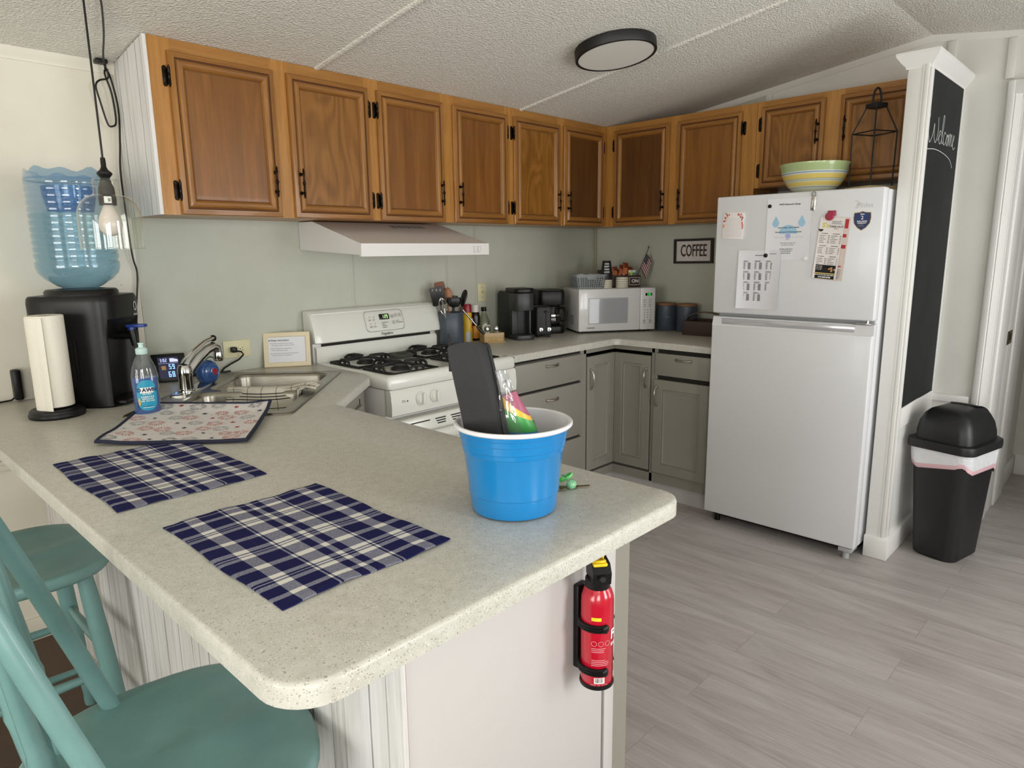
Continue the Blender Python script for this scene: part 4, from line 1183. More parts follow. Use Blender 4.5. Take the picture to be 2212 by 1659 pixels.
t = thing('faucet', 'chrome single-lever faucet with pull-out spout on the sink deck', 'faucet', (SM @ Vector((.03, SW_/2-.052, SZ)))[:], SINK_A)
F = SM @ Matrix.Translation((.03, SW_/2-.052, SZ))
b = MB()
dk = rrect(-.128, .128, -.030, .030, .010, 4)
b.rings([[(x, y, z) for x, y in (offset_poly(dk, d) if d else dk)] for d, z in ((0, 0), (0, .004), (.003, .007))], M_CHROME, F, cap1=True); part('deck_plate', b, t)
b = MB(); b.lathe([(.030, .006), (.030, .010), (.026, .014), (.025, .060), (.027, .066), (.026, .092), (.020, .104), (0, .108)], M_CHROME, 24, F @ Matrix.Translation((-.045, 0, 0))); part('body', b, t)
b = MB()
sp = [(-.045, 0, .05), (-.025, -.010, .085), (.01, -.028, .118), (.05, -.048, .146), (.078, -.062, .156), (.094, -.070, .150), (.098, -.072, .128)]
b.tube([F @ Vector(p) for p in sp], .016, M_CHROME, 14, radii=[.020, .020, .019, .018, .018, .0175, .017]); part('spout', b, t)
b = MB(); b.lathe([(.017, 0), (.0185, -.008), (.0185, -.030), (.016, -.036), (.014, -.036), (.013, -.030), (0, -.030)], M_CHROME, 20, F @ Matrix.Translation((.098, -.072, .132))); part('aerator', b, t)
b = MB(); b.tube([F @ Vector(p) for p in ((-.045, 0, .104), (-.035, -.004, .118), (.0, -.018, .148), (.05, -.042, .178), (.085, -.060, .188))], .010, M_CHROME, 12, radii=[.016, .015, .011, .009, .011], flat=(.7, 1.2)); part('lever', b, t)
b = MB(); b.ball((F @ Vector((.088, -.062, .186)))[:], .013, M_BLACK, 14); part('lever_tip', b, t, label='black lever tip')
# bowl-shaped scrubber holder
bc = SM @ Vector((.165, SW_/2-.06, SZ))
t = thing('scrubber_holder', 'round blue ceramic scrubber holder with green leaf on the sink edge', 'scrubber holder', bc[:], SINK_A)
b = MB(); b.lathe([(0, .001), (.022, .001), (.030, .006), (.040, .022), (.0445, .045), (.042, .066), (.034, .082), (.018, .092), (0, .095)], plain('blue_glaze', '#2f5288', .22, coat=.5, var=.15, vs=30), 28, Matrix.Translation(bc)); part('body', b, t)
nd = Vector((.36, -.93, .05)).normalized()
Mm_ = frameM(bc + Vector((0, 0, .047)) + nd*.0345, (-nd.y, nd.x, 0), (0, 0, 1))
b = MB(); b.lathe([(.022, .004), (.026, .0075), (.0285, .003), (.027, -.004)], plain('blue_glaze_rim', '#3c6196', .25), 24, Mm_ @ Matrix.Diagonal((.85, 1, 1, 1))); part('mouth_rim', b, t)
b = MB(); b.ball((0, 0, 0), 1, plain('red_scrubber', '#b8231f', .8, bump=(220, .9, .01), var=.3, vs=200), 20, (.0195, .0225, .010), M=Mm_); part('scrubber', b, t, label='red mesh scrubber in the mouth')
b = MB(); b.grid(lambda u, v: bc + Vector((.0, .0, .094)) + Vector((.028, -.012, -.002))*(v*1.1) + Vector((.012, .028, 0))*((u-.5)*math.sin(PI*min(1, v*.9+.1))*.9) + Vector((0, 0, .012*math.sin(PI*v))), 6, 8, plain('green_glaze', '#23553a', .3), thick=.003); part('leaf', b, t)
# clear stopper knobs at the back edge of the sink
b = MB(); gl2 = thin_glass('clear_plastic', '#e8ebe6', 1.0, .05, .06)
for x in (0, .052): b.lathe([(.0, .030), (.010, .028), (.012, .018), (.010, .006), (.018, .003), (.018, 0)], gl2, 16, SM @ Matrix.Translation((.235+x, SW_/2-.035, SZ)))
b.lathe([(.05, .002), (.05, 0)], gl2, 24, SM @ Matrix.Translation((.26, SW_/2-.04, SZ)))
solo('drain_stopper', b, 'clear plastic drain stopper behind the right sink bowl', 'drain stopper', (SM @ Vector((.26, SW_/2-.04, SZ)))[:])
# tea towel over the divider and front edge
def m_tea():
    t = NT('tea_towel'); tc = t.n('TexCoord'); sp = t.n('SeparateXYZ', ins={0: tc.outputs['UV']})
    def lines(c, pts):
        acc = None
        for p, w in pts:
            k = t.math('LESS_THAN', t.math('ABSOLUTE', t.math('SUBTRACT', c, p)), w)
            acc = k if acc is None else t.math('MAXIMUM', acc, k)
        return acc
    u, v = sp.outputs[0], sp.outputs[1]
    a = lines(v, [(.05, .008), (.33, .011), (.40, .011), (.47, .011), (.68, .009), (.93, .008)]); c = lines(u, [(.08, .004), (.24, .004), (.40, .004), (.56, .004), (.72, .004), (.88, .004)])
    wv = t.math('MULTIPLY', t.n('TexWave', bands_direction='Y', ins={'Vector': tc.outputs['UV'], 'Scale': 22.0}).outputs[1], .25)
    col = t.mix(wv, lin('#cdc8b8'), lin('#a9a494')); col = t.mix(t.math('MULTIPLY', c, .75), col, lin('#4a4a46')); col = t.mix(a, col, lin('#22231f'))
    t.bsdf(col, .9, 0, .1, t.bump(t.noise(t.coord(), 400, 2, .5), .3, .002)); return t.m
M_TEA = m_tea()
def uv_grid_obj(fn, nu, nv, m, thick):
    b = MB(); b.grid(fn, nu, nv, m, thick=thick); return b
def add_uv(o, nu, nv):
    me = o.data; uv = me.uv_layers.new(name='UVMap'); W = nu+1
    for lp in me.loops:
        k = lp.vertex_index % (W*(nv+1)); uv.data[lp.index].uv = ((k % W)/nu, (k // W)/nv)
def towel(u, v):
    """lies over the divider between the bowls and hangs towards the room"""
    y = .075 - .345*u + .012*math.sin(6*v)*u                       # along the divider, front rim at the right
    L = .058 + .165*v                                              # arc length from the far hem
    d = L - .085
    if d < -.012: x = .022 + (-d-.012)*.35; z = .006 - (-d-.012)*.92
    elif d < .012: x = .022*math.cos((d+.012)/.024*PI); z = .006 + .008*math.sin((d+.012)/.024*PI)
    else: x = -.022 - (d-.012)*.42; z = .006 - (d-.012)*.88
    k = max(0, (u-.62)/.38)
    lift = max(0, u-.80)*1.1                                        # bunched up over the front rim
    x += .010*math.sin(9*u+1)*(1 if abs(d) > .012 else .2) - .018*k*math.sin(5*v+2)
    z += .012*k*math.sin(7*v)*math.sin(9*u) + .012*k
    if u > .78: z = max(z, .010 + .010*math.sin(8*v+14*u)**2 + lift*.05)
    return SM @ Vector((x, y, SZ + z))
b = MB(); b.grid(towel, 44, 36, M_TEA)
o = solo('tea_towel', b, 'white tea towel with dark stripes hung over the divider of the sink bowls', 'tea towel', (SM @ Vector((0, -.1, CH)))[:]); add_uv(o, 44, 36)
md_ = o.modifiers.new('thickness', 'SOLIDIFY'); md_.thickness = .003; md_.offset = 1

# dish soap
M_LIQ = NT('blue_soap'); M_LIQ.bsdf(lin('#0f5bb0'), .12, 0, .5, coat=.3); M_LIQ = M_LIQ.m
M_CLEARB = thin_glass('clear_bottle', '#dbe3e6', 1.3, .04, .05)
dl = (-3.212, -.640, CH+.0065)
t = thing('dish_soap_bottle', 'clear bottle of blue dish soap with teal label by the sink', 'bottle', dl)
da = RAD(-14)
Md = rotz(da, dl)
def oval(mb, prof, m, M, fx=1.0, fy=.68, seg=28): mb.lathe(prof, m, seg, M @ Matrix.Diagonal((fx, fy, 1, 1)))
b = MB(); oval(b, [(0, 0), (.036, 0), (.039, .004), (.0385, .05), (.0375, .075), (.039, .105), (.0385, .130), (.034, .155), (.024, .180), (.015, .196), (.0135, .200)], M_CLEARB, Md); part('bottle', b, t)
b = MB(); oval(b, [(0, .003), (.034, .003), (.037, .006), (.0365, .05), (.0355, .075), (.037, .105), (.0368, .122), (0, .1225)], M_LIQ, Md); part('soap', b, t)
b = MB(); oval(b, [(.016, .196), (.0175, .198), (.0175, .213), (.014, .216), (.008, .218), (.007, .226), (.009, .228), (.009, .232), (0, .233)], plain('pale_teal_cap', '#bcd6d0', .35), Md, 1, .85); part('cap', b, t)
b = MB()
def lab(off):
    def f(u, v):
        a = -PI/2 + (u-.5)*1.75; z = .018 + .098*v
        return Md @ Vector(((.0392+off)*math.cos(a), (.0392*.68+off)*math.sin(a), z))
    return f
vs = []
G = lab(.0006)
n = 24; ring_ = [G(.5+.5*math.cos(2*PI*k/n)*(.86 if True else 1), .5+.5*math.sin(2*PI*k/n)) for k in range(n)]
for j in range(7):
    r0, r1 = j/7, (j+1)/7
    for k in range(n):
        q = [G(.5+.45*rr*math.copysign(abs(math.cos(2*PI*kk/n))**.7, math.cos(2*PI*kk/n)), .5+.5*rr*math.copysign(abs(math.sin(2*PI*kk/n))**.8, math.sin(2*PI*kk/n))) for rr, kk in ((r0, k), (r0, k+1), (r1, k+1), (r1, k))]
        b.raw(q, [(3, 2, 1, 0)], plain('teal_label', '#1c93b4', .35))
def on_label(u, v, off=.0012):
    p = lab(off)(u, v); q = lab(off)(u+.01, v); return frameM(p, (q-p)[:], (0, 0, 1))
def curved_text(mb, body, size, m, v, off=.0012, u0=.5, bold=.0, sp=.62):
    w = len(body)*size*sp; 
    for i, c in enumerate(body):
        s_ = -w/2 + (i+.5)*size*sp; u = u0 + s_/(.0392*1.75*.85)
        mb.text(c, size, m, on_label(u, v, off), bold=bold)
for i, c in enumerate('DAWN'):
    pass
wh = M_WHITEP; nv = plain('navy_print', '#15264f', .5)
def lab_patch(u0, u1, v0, v1, m, off):
    g = lab(off)
    b.grid(lambda u, v: g(u0+(u1-u0)*u, v0+(v1-v0)*v), 6, 1, m)
lab_patch(.22, .78, .58, .76, wh, .0010)
curved_text(b, 'DAWN', .0165, nv, .675, .0014, bold=.0007, sp=.74)
curved_text(b, 'ULTRA', .006, wh, .545, bold=.0003, sp=.7)
for s_, v in (('REMOVES', .45), ('GREASE', .385), ('AND RESIDUE', .32)): curved_text(b, s_, .0064 if v > .35 else .0042, wh, v, u0=.52, bold=.0003, sp=.72)
lab_patch(.30, .75, .10, .115, wh, .0012); lab_patch(.30, .70, .14, .15, nv, .0012); lab_patch(.05, .09, .1, .3, nv, .0009)
g = lab(.0013); b.raw([g(.16+.05*math.cos(2*PI*k/12), .30+.13*math.sin(2*PI*k/12)) for k in range(12)], [tuple(range(12))], plain('yellow_print', '#e0b23c', .5))
part('front_label', b, t)

# weather display
wl = (-2.930, -.075, CH+.001); wa = RAD(-20)
t = thing('weather_display', 'black digital weather display with blue figures behind the soap bottle', 'weather station', wl, wa)
Mw = frameM(wl, (math.cos(wa), math.sin(wa), 0), (.05*math.sin(wa)*-1, .28*math.cos(wa)*1, 1))
b = MB(); b.box(-.062, .062, .004, .118, -.018, 0, M_BLACK, .004, M=Mw); part('case', b, t)
b = MB(); b.box(-.040, .036, .018, .104, 0, .0006, plain('lcd_blue', '#0c1248', .2, emis=.25), M=Mw); part('screen', b, t)
LCD = plain('lcd_figures', '#9fd4ff', .5, emis=1.0); LCW = plain('lcd_white', '#cfd6ff', .5, emis=.8)
b = MB(); Mz = Mw @ Matrix.Translation((0, 0, .0009))
seven(b, '3:02', .013, LCW, Mz @ Matrix.Translation((-.018, .091, 0))); seven(b, '59', .020, LCD, Mz @ Matrix.Translation((.010, .064, 0))); seven(b, '68', .022, LCD, Mz @ Matrix.Translation((.006, .033, 0))); seven(b, '7', .009, LCD, Mz @ Matrix.Translation((.027, .027, 0)))
b.prism([(.004, .083), (.034, .083), (.034, .092), (.016, .098), (.004, .098)], 0, .0002, LCW, M=Mz); b.box(-.030, -.014, .052, .068, 0, .0002, plain('lcd_amber', '#a07a4a', .5, emis=.5), M=Mz)
b.box(-.038, .034, .078, .0787, 0, .0002, LCW, M=Mz)
part('figures', b, t)
b = MB(); b.box(-.03, .03, .0, .02, -.05, -.016, M_BLACK, .003, M=Mw); part('stand', b, t)
b = MB(); b.tube([(-2.86, -.07, CH+.030), (-2.88, -.04, CH+.018), (-2.84, -.02, CH+.006), (-2.78, -.014, CH+.005), (-2.66, -.012, CH+.004)], .0035, M_BLACK, 8); b.box(-2.862, -2.835, -.080, -.055, CH+.016, CH+.036, M_BLACK, .004)
solo('power_lead', b, 'black power lead running from the weather display behind the faucet', 'cable', (-2.9, -.05, CH))

# notice in a cream frame
fl = (-2.425, -.085, CH+.001); fa = math.atan2(-.10, .165)
Mf_ = frameM(fl, (math.cos(fa), math.sin(fa), 0), (-.24*math.sin(fa), .24*math.cos(fa), 1))
t = thing('picture_frame', 'cream picture frame with a water information notice beside the cooker', 'picture frame', fl, fa)
b = MB(); w, h = .205, .158
ring = lambda q, z: [(-w/2+q, q, z), (w/2-q, q, z), (w/2-q, h-q, z), (-w/2+q, h-q, z)]
b.rings([ring(0, -.012), ring(0, 0), ring(.002, .002), ring(.019, .002), ring(.021, -.002)], plain('cream_frame', '#ddcfae', .5), Mf_, cap0=True); part('frame', b, t)
b = MB(); b.raw(ring(.0205, -.003), [(0, 1, 2, 3)], M_PAPER, Mf_); part('notice_sheet', b, t)
b = MB(); Mz = Mf_ @ Matrix.Translation((0, 0, -.0026)); Mz2 = Mz
b.text('Water Information', .0105, M_PRINT, Mz @ Matrix.Translation((-.030, .122, 0)), bold=.0002)
b.lathe([(0, .0002), (.003, 0)], M_PRINT, 8, Mz @ Matrix.Translation((-.076, .122, 0)))
for s_, y in (('Tap Water: Treated by a Water Softener', .108), ('Safety: 100% safe and routinely tested', .085), ('Drinking Water: A fountain with purchased spring', .062)):
    b.text(s_, .0056, M_PRINT, Mz @ Matrix.Translation((-.066, y, 0)), align='LEFT'); b.lathe([(0, .0002), (.0016, 0)], M_PRINT, 8, Mz @ Matrix.Translation((-.070, y, 0)))
    b.text({.108: 'maintained monthly to manage natural iron', .085: 'Results available upon request', .062: 'water is provided for your enjoyment'}[y], .0056, M_PRINT, Mz @ Matrix.Translation((-.066, y-.0085, 0)), align='LEFT')
part('print', b, t)
b = MB(); b.box(-.03, .03, 0, .10, -.028, -.024, plain('frame_back', '#5a4a38', .8), M=frameM(fl, (math.cos(fa), math.sin(fa), 0), (-.05*math.sin(fa), .05*math.cos(fa), 1)) @ Matrix.Translation((0, 0, 0))); part('easel_leg', b, t)

# wall plates
M_IVORY = plain('ivory_plastic', '#d3cda6', .4)
t = thing('wall_outlet', 'ivory double wall outlet with a black plug, behind the sink', 'outlet', (-2.62, -.004, 1.022))
b = MB(); b.box(-2.681, -2.559, -.006, 0, .984, 1.061, M_IVORY, .003); part('cover_plate', b, t)
for x in (-2.642, -2.598):
    b = MB(); b.prism(rrect(-.0155, .0155, -.0165, .0165, .010, 4), 0, .002, M_IVORY, .0006, M=frameM((x, -.006, 1.022), (1, 0, 0), (0, 0, 1)))
    for dz in (-.006, .006): b.box(x-.002, x+.005, -.0084, -.0078, 1.022+dz-.001, 1.022+dz+.001, M_GAP)
    b.cyl((x-.008, -.0078, 1.022), (x-.008, -.0085, 1.022), .0025, M_GAP, seg=8)
    part('socket', b, t)
b = MB(); b.box(-2.654, -2.630, -.036, -.0085, 1.010, 1.034, M_BLACK, .005); b.tube([(-2.634, -.03, 1.016), (-2.615, -.034, 1.012), (-2.605, -.032, .998), (-2.625, -.028, .978), (-2.66, -.022, .962), (-2.69, -.016, .945), (-2.70, -.012, .931)], .0038, M_BLACK, 8)
solo('power_plug', b, 'black plug with its cord in the outlet behind the sink', 'plug', (-2.642, -.01, 1.022))
t = thing('light_switch', 'ivory wall switch plate right of the utensil crock', 'light switch', (-1.107, -.004, 1.194))
b = MB(); b.box(-1.142, -1.072, -.006, 0, 1.140, 1.247, M_IVORY, .003); part('cover_plate', b, t)
b = MB(); b.box(-1.112, -1.102, -.016, -.006, 1.190, 1.203, plain('ivory_toggle', '#b9b07c', .4), .002); part('toggle', b, t)
b = MB()
for z in (1.165, 1.222): b.cyl((-1.107, -.006, z), (-1.107, -.0072, z), .003, M_PRINTG, seg=10)
part('screws', b, t)

# ------------------------------------------------------------------ back counter things
M_SLATE = plain('slate_blue_ceramic', '#424b56', .42, bump=(160, .08, .002), var=.1, vs=14)
cl = (-1.468, -.128, CH)
t = thing('utensil_crock', 'tall slate blue utensil crock right of the cooker', 'crock', cl)
b = MB(); b.lathe([(0, 0), (.066, 0), (.069, .004), (.069, .181), (.067, .184), (.062, .184), (.0605, .180), (.0605, .012), (0, .012)], M_SLATE, 36, Matrix.Translation(cl)); part('pot', b, t)
M_NYL = plain('black_nylon', '#131313', .38)
M_UWOOD = plain('utensil_wood', '#9a6a48', .55, var=.2, vs=30)
def lean(dx, dy, L, z0=.014, bx=0, by=0):
    o = Vector((cl[0]+bx, cl[1]+by, cl[2]+z0)); d = Vector((dx, dy, 1)).normalized(); return o, o+d*L, d
VW = Vector((.80, .60, 0))       # roughly across the camera's sight line, for flat blades facing the room
def blade(mb, p, d, w, h, m, th=.003, top=.4, side=None):
    s_ = side if side is not None else (Vector((.67, -.74, 0)))
    r = (s_ - d*s_.dot(d)).normalized(); M = frameM(p, r, d)
    poly = rrect(-w/2, w/2, 0, h, min(w, h)*top, 5); mb.prism(poly, -th/2, th/2, m, .0008, M=M); return M
def utensil(name, label, cat, a, hm, fn):
    p0, p1, d = a; t = thing(name, label, cat, p0[:], group='utensils in the crock')
    b = MB(); b.cyl(p0, p1, .0055, hm, .0045, seg=10); part('handle', b, t)
    b = MB(); fn(b, p1, d); part('head', b, t)
utensil('spatula', 'black slotted spatula standing left in the crock', 'spatula', lean(-.20, .10, .215, bx=-.012), M_NYL, lambda b, p, d: (blade(b, p, d, .078, .10, M_NYL, top=.12), [blade(b, p + d*.078 + Vector((.67, -.74, 0))*x + Vector((-.003, -.003, 0)), d, .007, .012, plain('slot_light', '#8c8c86', .5), .002) for x in (-.022, 0, .02)]))
utensil('turner', 'wooden turner with square top at the back of the crock', 'turner', lean(-.10, .16, .255), M_UWOOD, lambda b, p, d: blade(b, p, d, .058, .085, plain('utensil_wood_dark', '#7d4a35', .55), top=.2))
utensil('wooden_spoon', 'round-headed wooden spoon standing in the crock', 'spoon', lean(-.03, .05, .215), M_UWOOD, lambda b, p, d: b.ball(p + d*.04, 1, M_UWOOD, 18, (.026, .010, .048), M=Matrix.Translation(p + d*.04) @ frameM((0, 0, 0), (.67, -.74, 0), (0, 0, 1)).to_3x3().to_4x4() @ Matrix.Rotation(RAD(90), 4, 'X') @ Matrix.Translation(-(p + d*.04))) if False else b.lathe([(0, 0), (.014, .008), (.024, .03), (.026, .048), (.022, .07), (.010, .086), (0, .09)], M_UWOOD, 18, frameM(p, (.67, -.74, 0), (.74, .67, 0)) @ Matrix.Diagonal((1, .35, 1, 1))))
utensil('ladle', 'black ladle with deep bowl standing in the crock', 'ladle', lean(.03, -.05, .20, by=-.015), M_NYL, lambda b, p, d: b.lathe([(0, -.004), (.022, .0), (.036, .016), (.040, .036), (.036, .05), (.030, .036), (.0, .01)], M_NYL, 18, frameM(p, (.67, -.74, 0), (.74, .67, .0)) @ Matrix.Diagonal((1, .6, 1, 1))))
utensil('spoon', 'black spoon leaning out right of the crock', 'spoon', lean(.24, -.10, .20, bx=.02), M_NYL, lambda b, p, d: b.lathe([(0, 0), (.010, .006), (.020, .03), (.025, .055), (.023, .075), (.014, .093), (0, .10)], M_NYL, 18, Matrix.Translation(p) @ d.to_track_quat('Z', 'Y').to_matrix().to_4x4() @ Matrix.Rotation(RAD(20), 4, 'Z') @ Matrix.Diagonal((1, .35, 1, 1))))
utensil('masher', 'black square-headed masher standing in the crock', 'masher', lean(.10, .02, .225), M_NYL, lambda b, p, d: blade(b, p, d, .055, .035, M_NYL, .012, .15))
utensil('whisk', 'steel whisk leaning left in the crock', 'whisk', lean(-.34, -.12, .17, bx=-.01, by=-.01), M_CHROME, lambda b, p, d: [b.tube([p + d*(.10*math.sin(PI*k/14)**.8 if False else .10*(1-math.cos(PI*k/7))/2) + (Vector((.67, -.74, 0))*math.cos(q) + Vector((.2, .2, .6))*math.sin(q)).normalized()*(.022*math.sin(2*PI*k/14)) for k in range(15)], .0012, M_CHROME, 5) for q in (0, .8, 1.6, 2.4)])
utensil('tongs', 'steel tongs hanging out of the crock with black tip', 'tongs', (Vector((cl[0]+.048, cl[1]-.045, CH+.195)), Vector((cl[0]+.105, cl[1]-.095, CH+.105)), Vector((.5, -.42, -.76)).normalized()), M_CHROME, lambda b, p, d: b.tube([p - d*.002, p+d*.02, p+d*.05, p+d*.062], .007, M_NYL, 10, radii=[.005, .009, .009, .004]))
# bottles
def can(loc, r, h, m, cap, label, name='spray_can', cat='spray can', capm=None, caph=.035):
    t = thing(name, label, cat, loc)
    b = MB(); b.lathe([(0, 0), (r, 0), (r, h-.012), (r*.86, h-.003), (r*.86, h)], m, 24, Matrix.Translation(loc)); part('can', b, t)
    b = MB(); b.lathe([(r*.88, h), (r*.86, h+caph*.8), (r*.75, h+caph), (0, h+caph)], capm, 20, Matrix.Translation(loc)); part('cap', b, t)
    return t
M_YEL = plain('yellow_tin', '#d6ae28', .35)
l1 = (-1.286, -.062, CH)
t = can(l1, .030, .165, M_YEL, 1, 'yellow cooking spray can with a red cap, right of the crock', capm=plain('red_cap', '#8f1520', .35), caph=.048)
b = MB()
def wrap(loc, r, a0, a1, z0, z1, m, n=8): b.grid(lambda u, v: Vector((loc[0]+r*math.cos(a0+(a1-a0)*u), loc[1]+r*math.sin(a0+(a1-a0)*u), loc[2]+z0+(z1-z0)*v)), n, 1, m)
wrap(l1, .0304, RAD(-75), RAD(20), .075, .155, plain('red_print', '#b01f2a', .4)); wrap(l1, .0304, RAD(-150), RAD(-95), .0, .055, plain('white_blue_print', '#b9c2c6', .4))
for i, c in enumerate('PAM'):
    a = RAD(-70+26*i); b.text(c, .034, M_WHITEP, frameM((l1[0]+.0312*math.cos(a), l1[1]+.0312*math.sin(a), CH+.118), (-math.sin(a), math.cos(a), 0), (0, 0, 1)), bold=.001)
part('label', b, t)
l2 = (-1.222, -.060, CH)
t = thing('sauce_bottle', 'dark sauce bottle with white cap and orange label beside the spray can', 'bottle', l2)
b = MB(); b.lathe([(0, 0), (.027, 0), (.029, .003), (.029, .135), (.026, .158), (.020, .166)], plain('dark_bottle', '#15140f', .25), 24, Matrix.Translation(l2)); part('bottle', b, t)
b = MB(); b.lathe([(.022, .163), (.022, .200), (.019, .206), (0, .206)], plain('white_cap', '#d8d2cb', .4), 20, Matrix.Translation(l2)); part('cap', b, t)
b = MB(); wrap(l2, .0294, RAD(-160), RAD(0), .012, .085, plain('orange_label', '#d18f2a', .45)); part('label', b, t)
l3 = (-1.152, -.062, CH)
t = thing('oil_bottle', 'clear oil bottle with black cap in front of the wall switch', 'bottle', l3)
b = MB(); b.lathe([(0, 0), (.034, 0), (.037, .004), (.037, .085), (.034, .105), (.020, .140), (.0135, .155), (.0135, .168)], thin_glass('clear_oil_bottle', '#d9dccd', 1.2, .04, .12, '#b9bba0'), 26, Matrix.Translation(l3)); part('bottle', b, t)
b = MB(); b.lathe([(.015, .164), (.016, .166), (.016, .186), (.014, .188), (0, .188)], M_BLACK, 20, Matrix.Translation(l3)); part('cap', b, t)
b = MB(); wrap(l3, .0375, RAD(-150), RAD(-30), .03, .085, plain('white_green_label', '#c3cbb6', .5)); wrap(l3, .0378, RAD(-115), RAD(-40), .035, .07, plain('green_label_patch', '#5d7f3f', .5)); part('label', b, t)
# salt and pepper caddy
sa = math.atan2(-.05, .115); sl = (-1.228, -.205, CH)
Mx = rotz(sa, sl)
t = thing('shaker_caddy', 'small carved wooden caddy for the shakers', 'caddy', sl, sa)
M_CADDY = wood('carved_light_wood', '#7c5f33', '#a98a57', '#c9ad7c', 'h', .5)
b = MB()
b.box(-.068, .068, -.042, .042, 0, .005, M_CADDY, .001, M=Mx)
for y in (-.036, .030): b.box(-.062, .062, y, y+.006, .005, .056, M_CADDY, .001, M=Mx)
for x in (-.062, .056): b.box(x, x+.006, -.036, .036, .005, .056, M_CADDY, .001, M=Mx)
part('tray', b, t)
b = MB(); ml = plain('carved_pale', '#cfc08f', .6)
for k in range(8):
    for j in range(3):
        x = -.054+k*.0145; z = .012+j*.012; b.tube([Mx @ Vector((x+.005*math.cos(a), -.0362, z+.004*math.sin(a))) for a in [q*1.3*PI/5+(k+j) for q in range(6)]], .0012, ml, 4)
part('carving', b, t)
M_SALT = plain('salt', '#dcd9d2', .8)
for i, (x, lab_, fillm) in enumerate(((-.030, 'glass salt shaker with chrome top, left in the carved caddy', M_SALT), (.026, 'glass pepper shaker with chrome top, right in the carved caddy', plain('pepper', '#4a3f35', .9)))):
    p = Mx @ Vector((x, 0, .0055)); t = thing('shaker', lab_, 'shaker', p[:])
    b = MB(); b.lathe([(0, 0), (.022, 0), (.023, .03), (.021, .055), (.014, .062)], thin_glass('shaker_glass', '#e4e8e4', 1.2, .03, .05) if 'shaker_glass' not in MATS else MATS['shaker_glass'], 18, Matrix.Translation(p)); part('jar', b, t)
    b = MB(); b.lathe([(0, .002), (.0205, .002), (.021, .045 if i == 0 else .03), (0, .046 if i == 0 else .031)], fillm, 18, Matrix.Translation(p)); part('contents', b, t)
    b = MB(); b.lathe([(.0155, .060), (.0165, .062), (.0165, .078), (.012, .086), (0, .088)], M_CHROME, 18, Matrix.Translation(p)); part('top', b, t)

# pod coffee maker
kl = (-1.000, -.190, CH); ka = RAD(-22)
Mk = rotz(ka, kl)          # local x to the right, -y to the front
t = thing('pod_coffee_maker', 'dark grey single-cup coffee maker with domed lid beside the shakers', 'coffee maker', kl, ka)
M_KG = plain('charcoal_plastic', '#1d1f1f', .5, bump=(300, .05, .002)); M_KS = plain('charcoal_metallic', '#3b3c3b', .42, .3, bump=(300, .05, .002))
kw = .062
b = MB(); b.box(-kw, kw, -.02, .135, .0, .275, M_KG, .006, M=Mk); part('housing', b, t)
b = MB(); b.prism(round_poly([(-kw, -.02), (-kw, -.13), (kw, -.13), (kw, -.02)], [0, .04, .04, 0], 6), 0, .028, M_KS, .003, M=Mk); part('drip_tray', b, t)
b = MB(); b.prism(round_poly([(-kw, -.018), (-kw, -.128), (kw, -.128), (kw, -.018)], [0, .05, .05, 0], 8), .170, .270, M_KS, .003, M=Mk); part('brew_head', b, t)
b = MB(); b.box(-kw-.001, -.02, -.06, -.02, .028, .17, M_KG, .004, M=Mk); b.box(.05, kw, -.06, -.02, .028, .17, M_KS, .004, M=Mk); part('column', b, t)
b = MB(); b.prism(round_poly([(-kw-.002, .04), (-kw-.002, -.135), (kw+.002, -.135), (kw+.002, .04)], [.02, .05, .05, .02], 8), .270, .298, M_BLACK, .008, 3, M=Mk); part('lid', b, t)
b = MB(); b.box(-kw+.006, kw-.006, .137, .172, .012, .262, thin_glass('smoked_tank', '#8f9292', 1.1, .08, .3, '#4b4c4a'), .006, M=Mk); part('water_tank', b, t)
# toaster (seen end on)
tl = (-.872, -.275, CH); ta = RAD(-33)
Mt_ = rotz(ta, tl)
t = thing('toaster', 'black two-slot toaster between the two coffee makers', 'toaster', tl, ta)
b = MB(); b.box(-.045, .050, -.03, .11, .012, .185, M_MATTE, .012, 3, M=Mt_); part('body', b, t)
b = MB(); b.box(.010, .016, -.0312, -.029, .07, .165, M_GAP, M=Mt_); b.box(-.028, -.010, -.0305, -.029, .07, .165, plain('toaster_gloss', '#0d0f0f', .2), M=Mt_); part('lever_slot', b, t)
b = MB(); b.box(.004, .022, -.046, -.030, .148, .158, M_BLACK, .003, M=Mt_); part('lever', b, t)
for x in (-.020, .030):
    b = MB(); b.lathe([(.013, 0), (.012, .010), (0, .012)], M_CHROME, 18, frameM((Mt_ @ Vector((x, -.030, .048)))[:], (Mt_.to_3x3() @ Vector((1, 0, 0)))[:], (0, 0, 1))); part('knob', b, t)
b = MB()
for x, y in ((-.03, -.015), (.036, -.015), (-.03, .095), (.036, .095)): b.cyl(Mt_ @ Vector((x, y, 0)), Mt_ @ Vector((x, y, .013)), .008, M_BLACK, seg=10)
part('feet', b, t)
